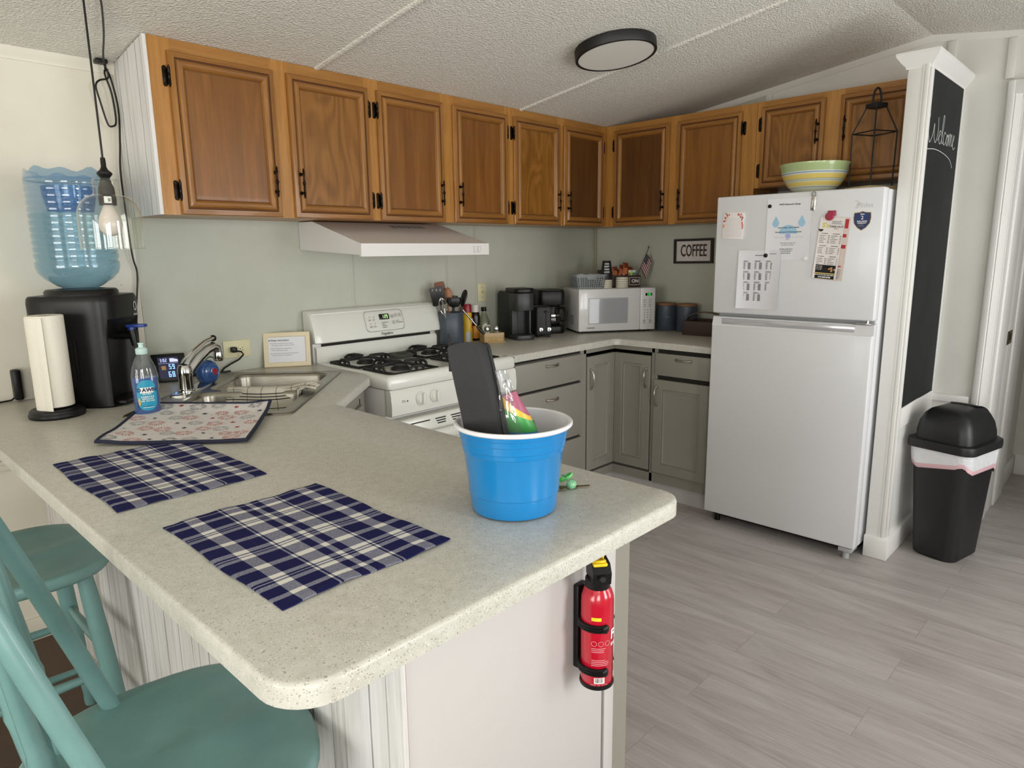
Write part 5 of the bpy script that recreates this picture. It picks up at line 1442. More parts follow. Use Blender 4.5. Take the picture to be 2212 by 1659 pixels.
# drip coffee maker
dl2 = (-.660, -.145, CH); da2 = RAD(-36); Mq2 = rotz(da2, dl2)
t = thing('drip_coffee_maker', 'black drip coffee maker with glass pot beside the microwave', 'coffee maker', dl2, da2)
b = MB(); b.prism(rrect(-.085, .085, -.09, .10, .04, 5), 0, .045, M_BLACK, .004, M=Mq2); part('base', b, t)
b = MB(); b.prism(rrect(-.085, .085, .045, .11, .02, 4), .04, .20, M_BLACK, .004, M=Mq2); part('tower', b, t)
b = MB(); b.prism(rrect(-.086, .086, -.088, .112, .035, 5), .175, .262, M_BLACK, .006, M=Mq2); part('filter_housing', b, t)
b = MB(); b.prism(rrect(-.080, .080, -.082, .106, .03, 5), .262, .270, M_BLACK, .003, M=Mq2); part('lid', b, t)
Mc2 = Mq2 @ Matrix.Translation((.010, -.030, .047))
cp_ = thing('glass_coffee_pot', 'glass coffee pot with steel band standing in the drip coffee maker', 'coffee pot', Mc2.translation[:], da2)
b = MB(); b.lathe([(0, 0), (.045, 0), (.056, .012), (.060, .035), (.054, .065), (.043, .09), (.041, .105)], thin_glass('coffee_pot_glass', '#8e8d88', 1.6, .02, .12, '#35322e'), 28, Mc2); part('carafe', b, cp_)
b = MB(); b.lathe([(.0555, .060), (.0552, .070)], M_CHROME, 28, Mc2); b.lathe([(.043, .100), (.044, .118), (.0, .120)], M_BLACK, 24, Mc2); part('band_and_lid', b, cp_)
b = MB(); b.tube([Mc2 @ Vector(p) for p in ((.045, .02, .108), (.085, .01, .105), (.095, .0, .07), (.088, -.005, .035), (.060, .0, .03))], .009, M_BLACK, 8); part('handle', b, cp_)

# on the microwave
def mw(x, y, z=0): return MW @ Vector((x, y, MT-CH+z))
M_BASK = plain('grey_plastic_basket', '#8d9293', .5)
bl = mw(.100, .125); t = thing('plastic_basket', 'grey plastic basket with woven holes on the microwave', 'basket', bl[:], ma)
Mb_ = rotz(ma, bl)
b = MB()
o1 = rrect(-.085, .085, -.062, .062, .018, 4); o2 = rrect(-.100, .100, -.075, .075, .02, 4)
lerp = lambda f: [(p[0]+(q[0]-p[0])*f, p[1]+(q[1]-p[1])*f) for p, q in zip(o1, o2)]
H_ = .088
b.rings([[(x, y, H_*f) for x, y in lerp(f)] for f in (0, .12)], M_BASK, Mb_, cap0=True)
b.rings([[(x, y, H_*f) for x, y in lerp(f)] for f in (.80, 1.0)], M_BASK, Mb_)
b.rings([[(x, y, H_) for x, y in lerp(1)], [(x*1.04, y*1.05, H_) for x, y in lerp(1)], [(x*1.04, y*1.05, H_-.010) for x, y in lerp(1)]], M_BASK, Mb_)
for j in range(5):
    f0 = .12 + .68*j/5 + .085; f1 = .12+.68*(j+1)/5
    b.rings([[(x, y, H_*f) for x, y in lerp(f)] for f in (f0, f1)], M_BASK, Mb_)
A, B_ = lerp(.12), lerp(.80)
n = len(A)
# upright strips between the holes
def along(poly, s_):
    L = [math.dist(poly[k], poly[(k+1) % n]) for k in range(n)]; tot = sum(L); d = s_*tot
    for k in range(n):
        if d <= L[k]: f = d/L[k]; return (poly[k][0]+(poly[(k+1) % n][0]-poly[k][0])*f, poly[k][1]+(poly[(k+1) % n][1]-poly[k][1])*f)
        d -= L[k]
    return poly[0]
NS = 40
for k in range(NS):
    p = [along(A, k/NS), along(A, (k+.5)/NS), along(B_, (k+.5)/NS), along(B_, k/NS)]
    b.raw([(p[0][0], p[0][1], H_*.12), (p[1][0], p[1][1], H_*.12), (p[2][0], p[2][1], H_*.8), (p[3][0], p[3][1], H_*.8)], [(0, 1, 2, 3)], M_BASK, Mb_)
part('body', b, t)
b = MB(); b.prism(rrect(-.032, .032, .058, .080, .010, 3), 0, .004, M_BASK, .001, M=frameM((Mb_ @ Vector((0, -.0745, 0)))[:], (Mb_.to_3x3() @ Vector((1, 0, 0)))[:], (0, 0, 1))); part('handle', b, t)
for k, (x, y, z, w_) in enumerate(((-.050, -.01, .088, .060), (.02, .0, .086, .055), (.06, .01, .084, .03))):
    b = MB(); b.grid(lambda u, v: Mb_ @ Vector((x+(u-.5)*w_, y-.03+.06*v, z+.012*math.sin(PI*u)*math.sin(PI*v)-.006)), 6, 6, plain('napkin_white', '#d9d6cd', .8), thick=.004)
    solo('paper_napkin', b, ('white folded napkin at the left end of the grey basket', 'white folded napkin in the middle of the grey basket', 'small white napkin at the right end of the grey basket')[k], 'napkin', (Mb_ @ Vector((x, y, z)))[:], group='napkins in the grey basket')
M_LID = plain('ivory_lid', '#d5d2c0', .45)
def lid_stack(c, r, n, top, label, first):
    out_ = None
    for k in range(n):
        z = k*.0135
        b = MB(); b.lathe([(r*.93, 0), (r, .002), (r, .008), (r*.93, .0105), (r*.90, .0125), (r*.62, .0125), (r*.60, .0105), (0, .0105)], M_LID, 28, Matrix.Translation((c[0], c[1], c[2]+z)))
        solo('cup_lid', b, label % ('lowest', 'second', 'third', 'fourth', 'fifth', 'sixth')[k], 'cup lid', (c[0], c[1], c[2]+z), group=first)
c1 = mw(.215, .105); c2 = mw(.318, .10)
lid_stack(c1, .0365, 4, 0, '%s ivory cup lid of the stack under the black paper cups', 'cup lids under the black cups')
lid_stack(c2, .040, 5, 0, '%s ivory cup lid of the open stack right of the black cups', 'cup lids right of the black cups')
M_CUP = plain('black_paper_cup', '#17171a', .5)
for k in range(3):
    z0 = c1.z + 4*.0135 + k*.010
    b = MB(); b.lathe([(.037, 0), (.0375, .002), (.026, .095), (.0255, .096), (.0, .094)], M_CUP, 28, Matrix.Translation((c1.x, c1.y, z0)))
    Mtx = lambda zz: frameM(Vector((c1.x, c1.y, z0+zz)) + Vector((-.78, -.62, 0)).normalized()*(.0385-.0115*zz/.095), (.62, -.78, 0), (-.1*.78, -.1*.62, -1) if False else (.09, .07, 1))
    if k == 2:
        for s_, zz, sz in (('COFFEE', .076, .010), ('HAPPY', .060, .013), ('THINGS', .043, .011), ('ALWAYS', .026, .011)): b.text(s_, sz, M_WHITEP, Mtx(zz) @ Matrix.Translation((0, 0, .0012)), bold=.0004, sx=.8)
    solo('paper_cup', b, ('lowest', 'middle', 'topmost')[k] + ' black paper cup of the upturned stack on the microwave' + (', printed in white' if k == 2 else ''), 'paper cup', (c1.x, c1.y, z0), group='upturned black paper cups')
# station caddy
M_DBR = wood('dark_brown_wood', '#2a1c17', '#3a2822', '#4a342b', 'h', .55)
sl_ = mw(.335, .20); t = thing('coffee_caddy', 'dark wooden caddy lettered ON behind the cup lids', 'caddy', sl_[:], ma)
Ms_ = rotz(ma, sl_)
b = MB()
b.box(-.125, .125, -.055, .055, 0, .006, M_DBR, M=Ms_); b.box(-.125, .125, -.061, -.055, 0, .075, M_DBR, .001, M=Ms_); b.box(-.125, .125, .055, .061, 0, .11, M_DBR, .001, M=Ms_)
for x in (-.125, -.04, .045, .119): b.box(x, x+.006, -.055, .055, 0, .075, M_DBR, .001, M=Ms_)
part('box', b, t)
b = MB(); Mo_ = frameM((Ms_ @ Vector((.083, -.0616, .038)))[:], (Ms_.to_3x3() @ Vector((1, 0, 0)))[:], (0, 0, 1))
b.text('ON', .030, M_WHITEP, Mo_ @ Matrix.Translation((.004, 0, .0004)), bold=.0006)
ou = rrect(-.035, .036, -.024, .024, .002, 2); b.rings([[(x, y, .0004) for x, y in ou], [(x, y, .0004) for x, y in offset_poly(ou, .002)]], M_WHITEP, Mo_); part('lettering', b, t)
M_PKT = plain('brown_foil_packet', '#7d3a22', .3, .35, var=.4, vs=60); M_PKO = plain('orange_print', '#b8672f', .5)
rp = random.Random(11)
pk = [(-.020, .0, -6), (.012, .01, 10), (.038, -.01, 4), (.066, .012, 14), (-.05, .012, -12)]
for k, (x, y, a) in enumerate(pk):
    p = Ms_ @ Vector((x, y, .045)); Mp = frameM(p, (Ms_.to_3x3() @ Vector((math.cos(RAD(a)), 0, -math.sin(RAD(a)))))[:], (Ms_.to_3x3() @ Vector((math.sin(RAD(a)), .1, math.cos(RAD(a)))))[:])
    tt = thing('drink_packet', 'brown foil drink packet in the coffee caddy, ' + ('second from the left', 'middle one', 'second from the right', 'tallest at the right end', 'leftmost, half behind the cups')[k], 'packet', p[:], group='brown packets in the coffee caddy')
    h = .085 + .012*(k % 3); b = MB(); b.grid(lambda u, v: Mp @ Vector(((u-.5)*.036, v*h, .006*math.sin(PI*u)*math.sin(PI*min(1, v*1.1)))), 6, 8, M_PKT, thick=.002); part('sachet', b, tt)
    b = MB(); b.box(-.012, .012, h*.35, h*.7, .0072, .0076, M_PKO, M=Mp); part('label', b, tt)
for k in range(4):
    p = Ms_ @ Vector((.060+.0135*k, -.035+.004*(k % 2), .03)); Mp = frameM(p, (Ms_.to_3x3() @ Vector((1, 0, .05*(k-1.5))))[:], (Ms_.to_3x3() @ Vector((0, .12, 1)))[:])
    b = MB(); b.box(-.0062, .0062, 0, .078, 0, .003, plain('tea_sachet_%s' % 'abcd'[k], ('#d7d6c8', '#cfd0a0', '#d9d8d4', '#b9c7c4')[k], .6), .0006, M=Mp); b.box(-.0058, .0058, .045, .062, .003, .0034, plain('sachet_print_%s' % 'abcd'[k], ('#4f8a4a', '#d6b53b', '#57883d', '#3d7f8a')[k], .6), M=Mp)
    solo('tea_sachet', b, ('white tea sachet with green band, leftmost in the caddy', 'pale yellow tea sachet in the caddy', 'white tea sachet with leaf green band in the caddy', 'rightmost blue-banded tea sachet in the caddy')[k], 'sachet', p[:], group='tea sachets in the coffee caddy')
# little flag
pf = Ms_ @ Vector((.128, .02, .05)); tp = pf + Vector((.055, -.055, .195))
t = thing('stick_flag', 'small stars and stripes flag on a stick by the microwave', 'flag', pf[:])
b = MB(); b.cyl(pf, tp, .0022, plain('dark_stick', '#2a211b', .5), seg=8); b.lathe([(0, .018), (.003, .010), (.0045, 0), (0, -.002)], MATS['dark_stick'], 8, Matrix.Translation(tp)); part('stick', b, t)
dvec = (tp-pf).normalized()
def flagf(u, v):      # u along the fly, v down the hoist; hangs limply
    h0 = tp - dvec*(.035 + .10*v)
    return h0 + Vector((.0, -.006, -.058))*u*(1.0+.25*v) + Vector((.030, -.030, 0))*u*(1-.35*u) + Vector((-.006, -.006, 0))*math.sin(7*u+2*v)*u
fm = [plain('flag_red', '#7b2b34', .8), plain('flag_white', '#c9bfc0', .8), plain('flag_blue', '#20243c', .8)]
b = MB()
NU, NV = 14, 13
for j in range(NV):
    for i in range(NU):
        q = [flagf((i+a)/NU, (j+c)/NV) for a, c in ((0, 0), (1, 0), (1, 1), (0, 1))]
        m = fm[2] if (i < 6 and j < 7) else fm[j % 2]
        b.raw([tuple(p) for p in q], [(0, 1, 2, 3)], m)
for j in range(6):
    for i in range(4):
        p = flagf((.6+i*1.3)/NU, (.6+j*1.05)/NV); b.ball(p, .0016, fm[1], 6)
part('cloth', b, t)
# canisters and box
M_CORK = plain('wood_lid', '#8a5f3e', .6, var=.15, vs=30)
for k, (x, y, lab_) in enumerate(((-.103, -.655, 'slate blue canister with wooden lid, next to the microwave'), (-.099, -.800, 'slate blue canister with wooden lid, beside the brown basket'))):
    l = (x, y, CH); t = thing('canister', lab_, 'canister', l, group='slate blue canisters')
    b = MB(); b.lathe([(0, 0), (.060, 0), (.063, .004), (.063, .158), (.060, .160), (0, .160)], M_SLATE, 36, Matrix.Translation(l)); part('jar', b, t)
    b = MB(); b.lathe([(.060, .160), (.061, .163), (.061, .171), (.059, .173), (0, .173)], M_CORK, 32, Matrix.Translation(l)); part('lid', b, t)
    b = MB(); Mz = frameM((x-.78*.0632, y-.62*.0632, CH+.088), (.62, -.78, 0), (0, 0, 1)); b.text(('Sugar', 'Flour')[k], .014, M_PRINTG, Mz @ Matrix.Translation((0, 0, .0012)), shear=.2); 
    if k == 0: part('lettering', b, t)
    else: b.bm.free()
l = (-.165, -.985, CH); t = thing('wooden_basket', 'dark brown split-wood basket with bent handle beside the refrigerator', 'basket', l)
Mx = rotz(RAD(4), l)
b = MB()
for y in (-.125, .117): b.box(-.095, .095, y, y+.008, 0, .085, M_DBR, .002, M=Mx)
for x in (-.095, .087): b.box(x, x+.008, -.125, .125, 0, .085, M_DBR, .002, M=Mx)
b.box(-.09, .09, -.12, .12, 0, .008, M_DBR, M=Mx); part('box', b, t)
b = MB(); N = 22
hr = [[Mx @ Vector((x, .118*math.cos(PI*k/N)*1.04, .075+.058*math.sin(PI*k/N)*1.0 + dz)) for x, dz in ((-.055, 0), (-.02, 0), (-.02, .006), (-.055, .006))] for k in range(N+1)]
b.rings(hr, wood('bent_strip', '#3a2a1e', '#54402f', '#6b543f', 'h', .55)); part('handle', b, t)
# coffee sign
t = thing('wall_sign', 'framed white sign reading COFFEE on the right wall', 'sign', (-.01, -.780, 1.42))
Mg = frameM((-.001, -.780, 1.4195), (0, -1, 0), (0, 0, 1)) @ Matrix.Rotation(RAD(.6), 4, 'Z')
w, h = .268, .152; ring = lambda q, z: [(-w/2+q, -h/2+q, z), (w/2-q, -h/2+q, z), (w/2-q, h/2-q, z), (-w/2+q, h/2-q, z)]
b = MB(); b.rings([ring(0, 0), ring(0, .022), ring(.014, .022), ring(.014, .008)], plain('espresso_frame', '#1f1512', .5), Mg, cap0=True); part('frame', b, t)
b = MB(); b.raw(ring(.0138, .009), [(0, 1, 2, 3)], plain('sign_white', '#d2ccc8', .6, var=.04, vs=40), Mg); part('board', b, t)
b = MB(); b.text('COFFEE', .105, plain('sign_letters', '#3b2a1d', .6), Mg @ Matrix.Translation((0, 0, .0095)), extrude=.003, sx=.50, bold=.0012); part('lettering', b, t)

# ------------------------------------------------------------------ on the refrigerator
bl = Vector((-.50, -1.672, FH)); t = thing('mixing_bowl', 'green-rimmed bowl with yellow and blue stripes on the refrigerator', 'bowl', bl[:])
def m_bowl():
    t = NT('striped_glaze'); tc = t.n('TexCoord'); z = t.n('SeparateXYZ', ins={0: tc.outputs['Object']}).outputs[2]
    z = t.math('DIVIDE', z, .140)
    c = t.ramp(z, [(0, lin('#c9cdb9')), (.20, lin('#8ba0b4')), (.225, lin('#d3d0a9')), (.26, lin('#dbc36e')), (.38, lin('#cfd0bb')), (.41, lin('#8b9a9c')), (.425, lin('#cfd0bb')), (.455, lin('#8b9a9c')), (.47, lin('#dbc36e')), (.62, lin('#cfd3cf')), (.655, lin('#8ba0b4')), (.69, lin('#ccd3cd')), (.72, lin('#a9bb86'))], 'CONSTANT')
    t.bsdf(c, .22, 0, .5, coat=.4); return t.m
b = MB(); b.lathe([(0, 0), (.064, 0), (.068, .003), (.094, .018), (.119, .042), (.136, .070), (.147, .100), (.152, .124), (.157, .134), (.157, .140), (.153, .141), (.146, .124), (.140, .100), (.129, .07), (.11, .044), (.085, .024), (0, .012)], m_bowl(), 48, Matrix.Translation(bl)); part('bowl', b, t)
ll = Vector((-.460, -1.912, FH)); t = thing('wire_lantern', 'open black wire lantern on the refrigerator beside the partition', 'lantern', ll[:])
M_WIRE = plain('black_wire', '#0f0e0d', .6, 0)
la = RAD(62); ML = rotz(la, ll)
b = MB(); b.box(-.076, .076, -.076, .076, 0, .022, wood('pale_wood', '#a8946c', '#c4b084', '#d3c198', 'h', .6), .002, M=ML); part('base', b, t)
q0, q1, q2 = .062, .064, .028; z1, z2 = .258, .368
cs = ((-1, -1), (1, -1), (1, 1), (-1, 1))
for x, y in cs:
    b = MB(); b.tube([ML @ Vector(p) for p in ((x*q0, y*q0, .024), (x*q1, y*q1, z1), (x*q2, y*q2, z2))], .0032, M_WIRE, 8); part('upright', b, t)
b = MB(); b.tube([ML @ Vector((x*q1, y*q1, z1)) for x, y in cs], .003, M_WIRE, 8, closed=True); part('ring', b, t)
b = MB(); b.box(-.032, .032, -.032, .032, z2-.004, z2+.016, M_WIRE, .002, M=ML); part('top_plate', b, t)
b = MB(); b.tube([ML @ Vector((0, -.026*math.cos(PI*k/16)*.9, z2+.016+.066*math.sin(PI*k/16)**.8)) for k in range(17)], .0048, M_WIRE, 8); part('carrying_loop', b, t)
# ------------------------------------------------------------------ water dispenser, towels
wl = Vector((-3.256, -.252, CH)); wa = RAD(45)
t = thing('water_dispenser', 'black countertop water dispenser with blue tap lever', 'water dispenser', wl[:], wa)
MWD = rotz(wa, wl)          # local -y faces the sink (right-hand front), local -x faces the room
def m_wd():
    tt = NT('satin_black'); tt.bsdf(lin('#0b0b0b'), .40, 0, .4, tt.bump(tt.noise(tt.coord(), 500, 2, .5), .05, .001)); return tt.m
M_WD = m_wd()
def ss(a, bb, p, n=40):       # squarish outline
    o = []
    for k in range(n):
        th = 2*PI*k/n; c, s_ = math.cos(th), math.sin(th)
        o.append((a*math.copysign(abs(c)**(2/p), c), bb*math.copysign(abs(s_)**(2/p), s_)))
    return o
b = MB()
A_, B2 = .120, .140
def sect(z):
    f = z/.38; k = 1.0 + .035*math.sin(PI*f)*0 + .05*(f-.5)
    return [(x*k, y*k) for x, y in ss(A_, B2, 5)]
lv = [0, .006, .02, .12, .235, .30, .355, .37, .378]
rr = []
for z in lv:
    pts = sect(z)
    if z >= .37: pts = [(x*(.985 if z < .375 else .95), y*(.985 if z < .375 else .95)) for x, y in pts]
    if z == 0: pts = [(x*.97, y*.97) for x, y in pts]
    o_ = []
    for x, y in pts:
        if .006 < z < .26 and y < -.05 and abs(x) < .100:            # alcove for the glass
            e = max(0, 1 - (abs(x)/.100)**6); y = y + .062*e*(1 if z < .22 else .9)
        o_.append((x, y, z))
    rr.append(o_)
b.rings(rr, M_WD, MWD, cap0=True, cap1=True); part('body', b, t, angle=30)
b = MB(); b.lathe([(.112, .376), (.110, .392), (.104, .398), (.072, .400), (.070, .380)], M_WD, 36, MWD); part('collar', b, t)
b = MB(); b.box(-.080, .080, -.150, -.075, .004, .020, M_BLACK, .006, M=MWD); part('drip_tray', b, t)
b = MB(); b.tube([MWD @ Vector(p) for p in ((.02, -.076, .232), (.02, -.115, .232), (.02, -.145, .234))], .013, M_BLACK, 12); b.tube([MWD @ Vector(p) for p in ((.02, -.143, .252), (.02, -.146, .232), (.02, -.150, .196))], .012, M_BLACK, 12, radii=[.014, .014, .010]); tp_ = part('tap', b, t)
b = MB(); b.prism(round_poly([(.006, -.130), (.002, -.196), (.038, -.196), (.034, -.130)], [.003, .012, .012, .003], 4), .272, .282, plain('blue_plastic', '#263f8c', .35), .002, M=MWD @ Matrix.Translation((0, 0, -.01)) @ Matrix.Rotation(0, 4, 'X')); b.cyl(MWD @ Vector((.02, -.143, .248)), MWD @ Vector((.02, -.143, .268)), .012, MATS['blue_plastic']); part('lever', b, tp_, label='blue tap lever')
b = MB(); Mz = frameM((MWD @ Vector((.060, -.1435, .330)))[:], (MWD.to_3x3() @ Vector((1, 0, 0)))[:], (0, 0, 1)); lg = plain('pale_grey_print', '#a9b0b2', .5)
b.rings([[(.0105*math.cos(2*PI*k/20)*(1-.0*r), .017*math.sin(2*PI*k/20), 0) if r == 0 else (.0062*math.cos(2*PI*k/20), .0115*math.sin(2*PI*k/20), 0) for k in range(20)] for r in (0, 1)], lg, Mz @ Matrix.Translation((0, .004, 0))); b.text('PRIMO', .010, lg, Mz @ Matrix.Translation((0, -.026, 0)), bold=.0003); part('logo', b, t)
b = MB(); b.box(-.1345, -.1315, .01, .075, .015, .075, M_BLACK, .001, M=MWD); b.box(-.1325, -.1315, -.035, -.020, .10, .24, M_BLACK, .0005, M=MWD); part('side_seam', b, t)
# inverted water jug
jl = wl + Vector((0, 0, .398)); t = thing('water_jug', 'inverted ribbed blue water jug on the dispenser', 'water bottle', jl[:])
M_JUG = thin_glass('blue_jug_plastic', '#d7e7f3', 1.3, .08, .08, '#abcde6', bump=(26, .25))
M_WATER = thin_glass('jug_water', '#e8f4f4', .5, .1, .02, '#cfe4e4')
pr = [(.055, -.02), (.058, .006), (.072, .012), (.105, .034), (.126, .056), (.132, .075), (.133, .095), (.128, .100), (.1275, .104), (.132, .110)]
z = .112
while z < .365:
    pr += [(.1325, z), (.1330, z+.010), (.1315, z+.0135), (.1285, z+.0155), (.1285, z+.0175), (.1315, z+.0195)]; z += .0225
pr += [(.132, .372), (.130, .388)]
pr = [(r_*.945, z_*.955) for r_, z_ in pr]
b = MB(); b.lathe(pr, M_JUG, 48, Matrix.Translation(jl))
JS = Matrix.Translation(jl) @ Matrix.Diagonal((.945, .945, .955, 1)) @ Matrix.Translation(-jl)
N = 48; e0 = [(.130*math.cos(2*PI*k/N), .130*math.sin(2*PI*k/N), .388) for k in range(N)]
sc_ = lambda k: .405 + .007*math.sin(2*PI*k*9/N)+.004*math.sin(2*PI*k*5/N+1)
b.rings([[Vector(p)+jl for p in e0], [Vector((.126*math.cos(2*PI*k/N), .126*math.sin(2*PI*k/N), sc_(k)))+jl for k in range(N)], [Vector((.114*math.cos(2*PI*k/N), .114*math.sin(2*PI*k/N), sc_(k)-.004))+jl for k in range(N)], [Vector((.09*math.cos(2*PI*k/N), .09*math.sin(2*PI*k/N), .372))+jl for k in range(N)]], M_JUG, JS, cap1=True)
part('shell', b, t, angle=60)
b = MB(); b.lathe([(0, -.018), (.053, -.018), (.056, .008), (.070, .014), (.103, .036), (.124, .058), (.130, .077), (.1275, .10), (.1275, .262), (0, .262)], M_WATER, 40, JS @ Matrix.Translation(jl)); part('water', b, t)
b = MB(); Mj = frameM(jl + Vector((.02, -.05, .30)), (.97, -.25, 0), (0, 0, 1)); b.lathe([(.072, -.03), (.078, 0), (.083, .03), (.084, .055), (.06, .06)], thin_glass('blue_grip', '#8fb8dc', 1.0, .1, .3, '#4a86bd'), 32, JS @ Matrix.Translation(jl + Vector((0, 0, .300)))); part('grip_recess', b, t)
# paper towel
pl = Vector((-3.407, -.396, CH)); t = thing('paper_towel_holder', 'black upright paper towel holder near the water dispenser', 'paper towel holder', pl[:])
b = MB(); b.lathe([(0, 0), (.078, 0), (.080, .004), (.080, .012), (.077, .016), (.076, .022), (.070, .027), (.0, .030)], M_BLACK, 40, Matrix.Translation(pl)); part('base', b, t)
b = MB(); b.cyl(pl + Vector((0, 0, .025)), pl + Vector((0, 0, .318)), .0085, M_BLACK, seg=12); part('post', b, t)
M_TOWEL = plain('paper_towel', '#e3ded0', .9, spec=.1, bump=(120, .35, .004))
t = thing('paper_towel_roll', 'white paper towel roll on the black holder', 'paper towel', (pl + Vector((0, 0, .032)))[:])
b = MB(); b.lathe([(.020, .034), (.020, .325), (.050, .326), (.0525, .323), (.0525, .036), (.050, .034), (.020, .034)], M_TOWEL, 40, Matrix.Translation(pl)); part('roll', b, t)
b = MB()
def flap(u, v):
    a = RAD(-205) + RAD(95)*u; r = .0535 + .003*u + (.012*(max(0, u-.75)/.25)*(1-v*.6))
    return pl + Vector((r*math.cos(a), r*math.sin(a), .020 + .302*v))
b.grid(flap, 24, 6, M_TOWEL, thick=.0012); part('loose_sheet', b, t)
b = MB(); b.lathe([(.0195, .036), (.0195, .324), (.0180, .324), (.0180, .036)], plain('cardboard', '#8a775e', .9), 24, Matrix.Translation(pl)); part('core', b, t)
# power lead left of the dispenser
b = MB(); b.tube([(-3.75, -.012, CH-.005) if False else (-3.60, -.020, CH+.004), (-3.50, -.016, CH+.003), (-3.46, -.014, CH+.005), (-3.44, -.012, CH+.02)], .003, M_BLACK, 6); b.box(-3.452, -3.425, -.045, -.004, CH+.006, CH+.115, M_BLACK, .006)
solo('power_adapter', b, 'black power adapter with its cord at the wall behind the paper towels', 'power adapter', (-3.44, -.02, CH+.01))

# ------------------------------------------------------------------ placemats
def m_plaid(name, sx, sy):
    t = NT(name); tc = t.n('TexCoord'); sp = t.n('SeparateXYZ', ins={0: tc.outputs['Object']})
    def seq(c, L, bands):
        f = t.math('ADD', t.math('DIVIDE', c, L), .5)
        st = []; x = 0; tot = sum(w for w, _ in bands)
        for w, v in bands:
            st.append((x/tot, (v, v, v, 1))); x += w
        return t.ramp(f, st, 'CONSTANT')
    # 1 = navy thread, 0 = white thread; .5 = thin mixed stripes
    rowa = [(6, 1), (3, 0), (7, 1), (3, 0), (1.2, 1), (.8, 0), (1.2, 1), (3.2, 0), (8, 1), (3.6, 0), (9.5, 1), (2.4, 0), (1.2, 1), (1, 0), (1.2, 1), (3.4, 0), (9, 1), (3.6, 0), (10, 1), (3, 0), (1.2, 1), (.8, 0), (1.2, 1), (3.2, 0), (8.5, 1), (3, 0), (5.5, 1), (1, 0), (3, 1)]
    rowb = [(10, 1), (6.5, 0), (12, 1), (1, 0), (1.2, 1), (9, 0), (4.6, 1), (3, 0), (4.6, 1), (9, 0), (1.2, 1), (1, 0), (12, 1), (6.5, 0), (10, 1)]
    a = seq(sp.outputs[1], sy, rowa); bb = seq(sp.outputs[0], sx, rowb)
    weave = t.math('MULTIPLY', t.math('SUBTRACT', t.noise(t.coord((1, 1, 1)), 620, 1, .5), .5), .55)
    f = t.math('MULTIPLY', t.math('ADD', a, bb), .5)
    fm = t.math('ADD', f, t.math('MULTIPLY', weave, t.math('SUBTRACT', 1.0, t.math('ABSOLUTE', t.math('SUBTRACT', t.math('MULTIPLY', f, 2.0), 1.0)))))
    c = t.ramp(fm, [(.06, lin('#dedbd2')), (.5, lin('#797a8c')), (.92, lin('#1a1b4a'))])
    t.bsdf(c, .85, 0, .15, t.bump(t.noise(t.coord(), 420, 2, .5), .25, .002)); return t.m
PM_W, PM_H = .326, .450
M_PLAID = m_plaid('navy_plaid', PM_W, PM_H)
def placemat(seed, w=PM_W, h=PM_H):
    r = random.Random(seed); ph = [r.uniform(0, 6) for _ in range(6)]; b = MB()
    def f(u, v):
        x = (u-.5)*w + .003*math.sin(9*v+ph[0])*(abs(u-.5)*2)**3; y = (v-.5)*h + .003*math.sin(8*u+ph[1])*(abs(v-.5)*2)**3
        z = .0045 + .0012*math.sin(11*u+ph[2])*math.sin(7*v+ph[3]) + .0012*math.sin(19*v+ph[4])*(abs(u-.5)*2)**2 + .002*(abs(v-.5)*2)**8*math.sin(14*u+ph[5])**2
        e = max(abs(u-.5), abs(v-.5)); 
        if e > .485: z -= .001
        return Vector((x, y, max(z, .0030)))
    b.grid(f, 48, 60, M_PLAID, thick=.0022); return b
solo('placemat', placemat(1), 'navy and white plaid placemat nearest the blue tub', 'placemat', (-3.365, -1.866, CH), group='plaid placemats on the peninsula', w=False)
solo('placemat', placemat(2, .322, .470), 'navy and white plaid placemat beside the fireworks drying mat', 'placemat', (-3.403, -1.254, CH), group='plaid placemats on the peninsula', w=False, rz=RAD(.8))
# fireworks drying mat
t = thing('drying_mat', 'white drying mat with red and blue fireworks and stars, navy edge', 'drying mat', (-3.149, -.812, CH))
C4 = [Vector(p) for p in ((-3.436, -.905, 0), (-3.148, -1.190, 0), (-2.918, -.882, 0), (-3.200, -.550, 0))]    # corners, front-left on round
def matp(u, v, off=0.0):
    p = (C4[0]*(1-u)+C4[1]*u)*(1-v) + (C4[3]*(1-u)+C4[2]*u)*v
    z = .0085 + .008*max(0, v-.35)/.65 + .010*max(0, u-.82)*5.5*(.3+.7*v) + .012*math.exp(-((v-1)/.12)**2) + .008*math.exp(-((u-.03)/.1)**2)*math.exp(-((v-.1)/.2)**2)
    return Vector((p.x, p.y, CH + z + off))
b = MB(); b.grid(lambda u, v: matp(u, v), 30, 30, plain('mat_white', '#dad7d4', .9, spec=.1, bump=(300, .2, .002)), thick=.004); part('mat', b, t)
b = MB(); N = 24
ed = [matp(k/N, 0) for k in range(N)] + [matp(1, k/N) for k in range(N)] + [matp(1-k/N, 1) for k in range(N)] + [matp(0, 1-k/N) for k in range(N)]
b.tube([p + Vector((0, 0, -.001)) for p in ed], .0055, plain('navy_binding', '#1c2036', .85), 8, closed=True); part('edge_binding', b, t, label='navy bound edge')
b = MB(); rf = random.Random(21); fc = [plain('firework_red', '#c8504f', .9), plain('firework_grey', '#8b8f96', .9), plain('firework_slate', '#565a6b', .9)]
sc3 = [plain('star_red', '#a32a33', .9), plain('star_navy', '#262d47', .9), plain('star_pale', '#9db9c8', .9)]
def flat(u, v, du, dv): return matp(min(.985, max(.015, u+du)), min(.985, max(.015, v+dv)), .0012)
k = 0
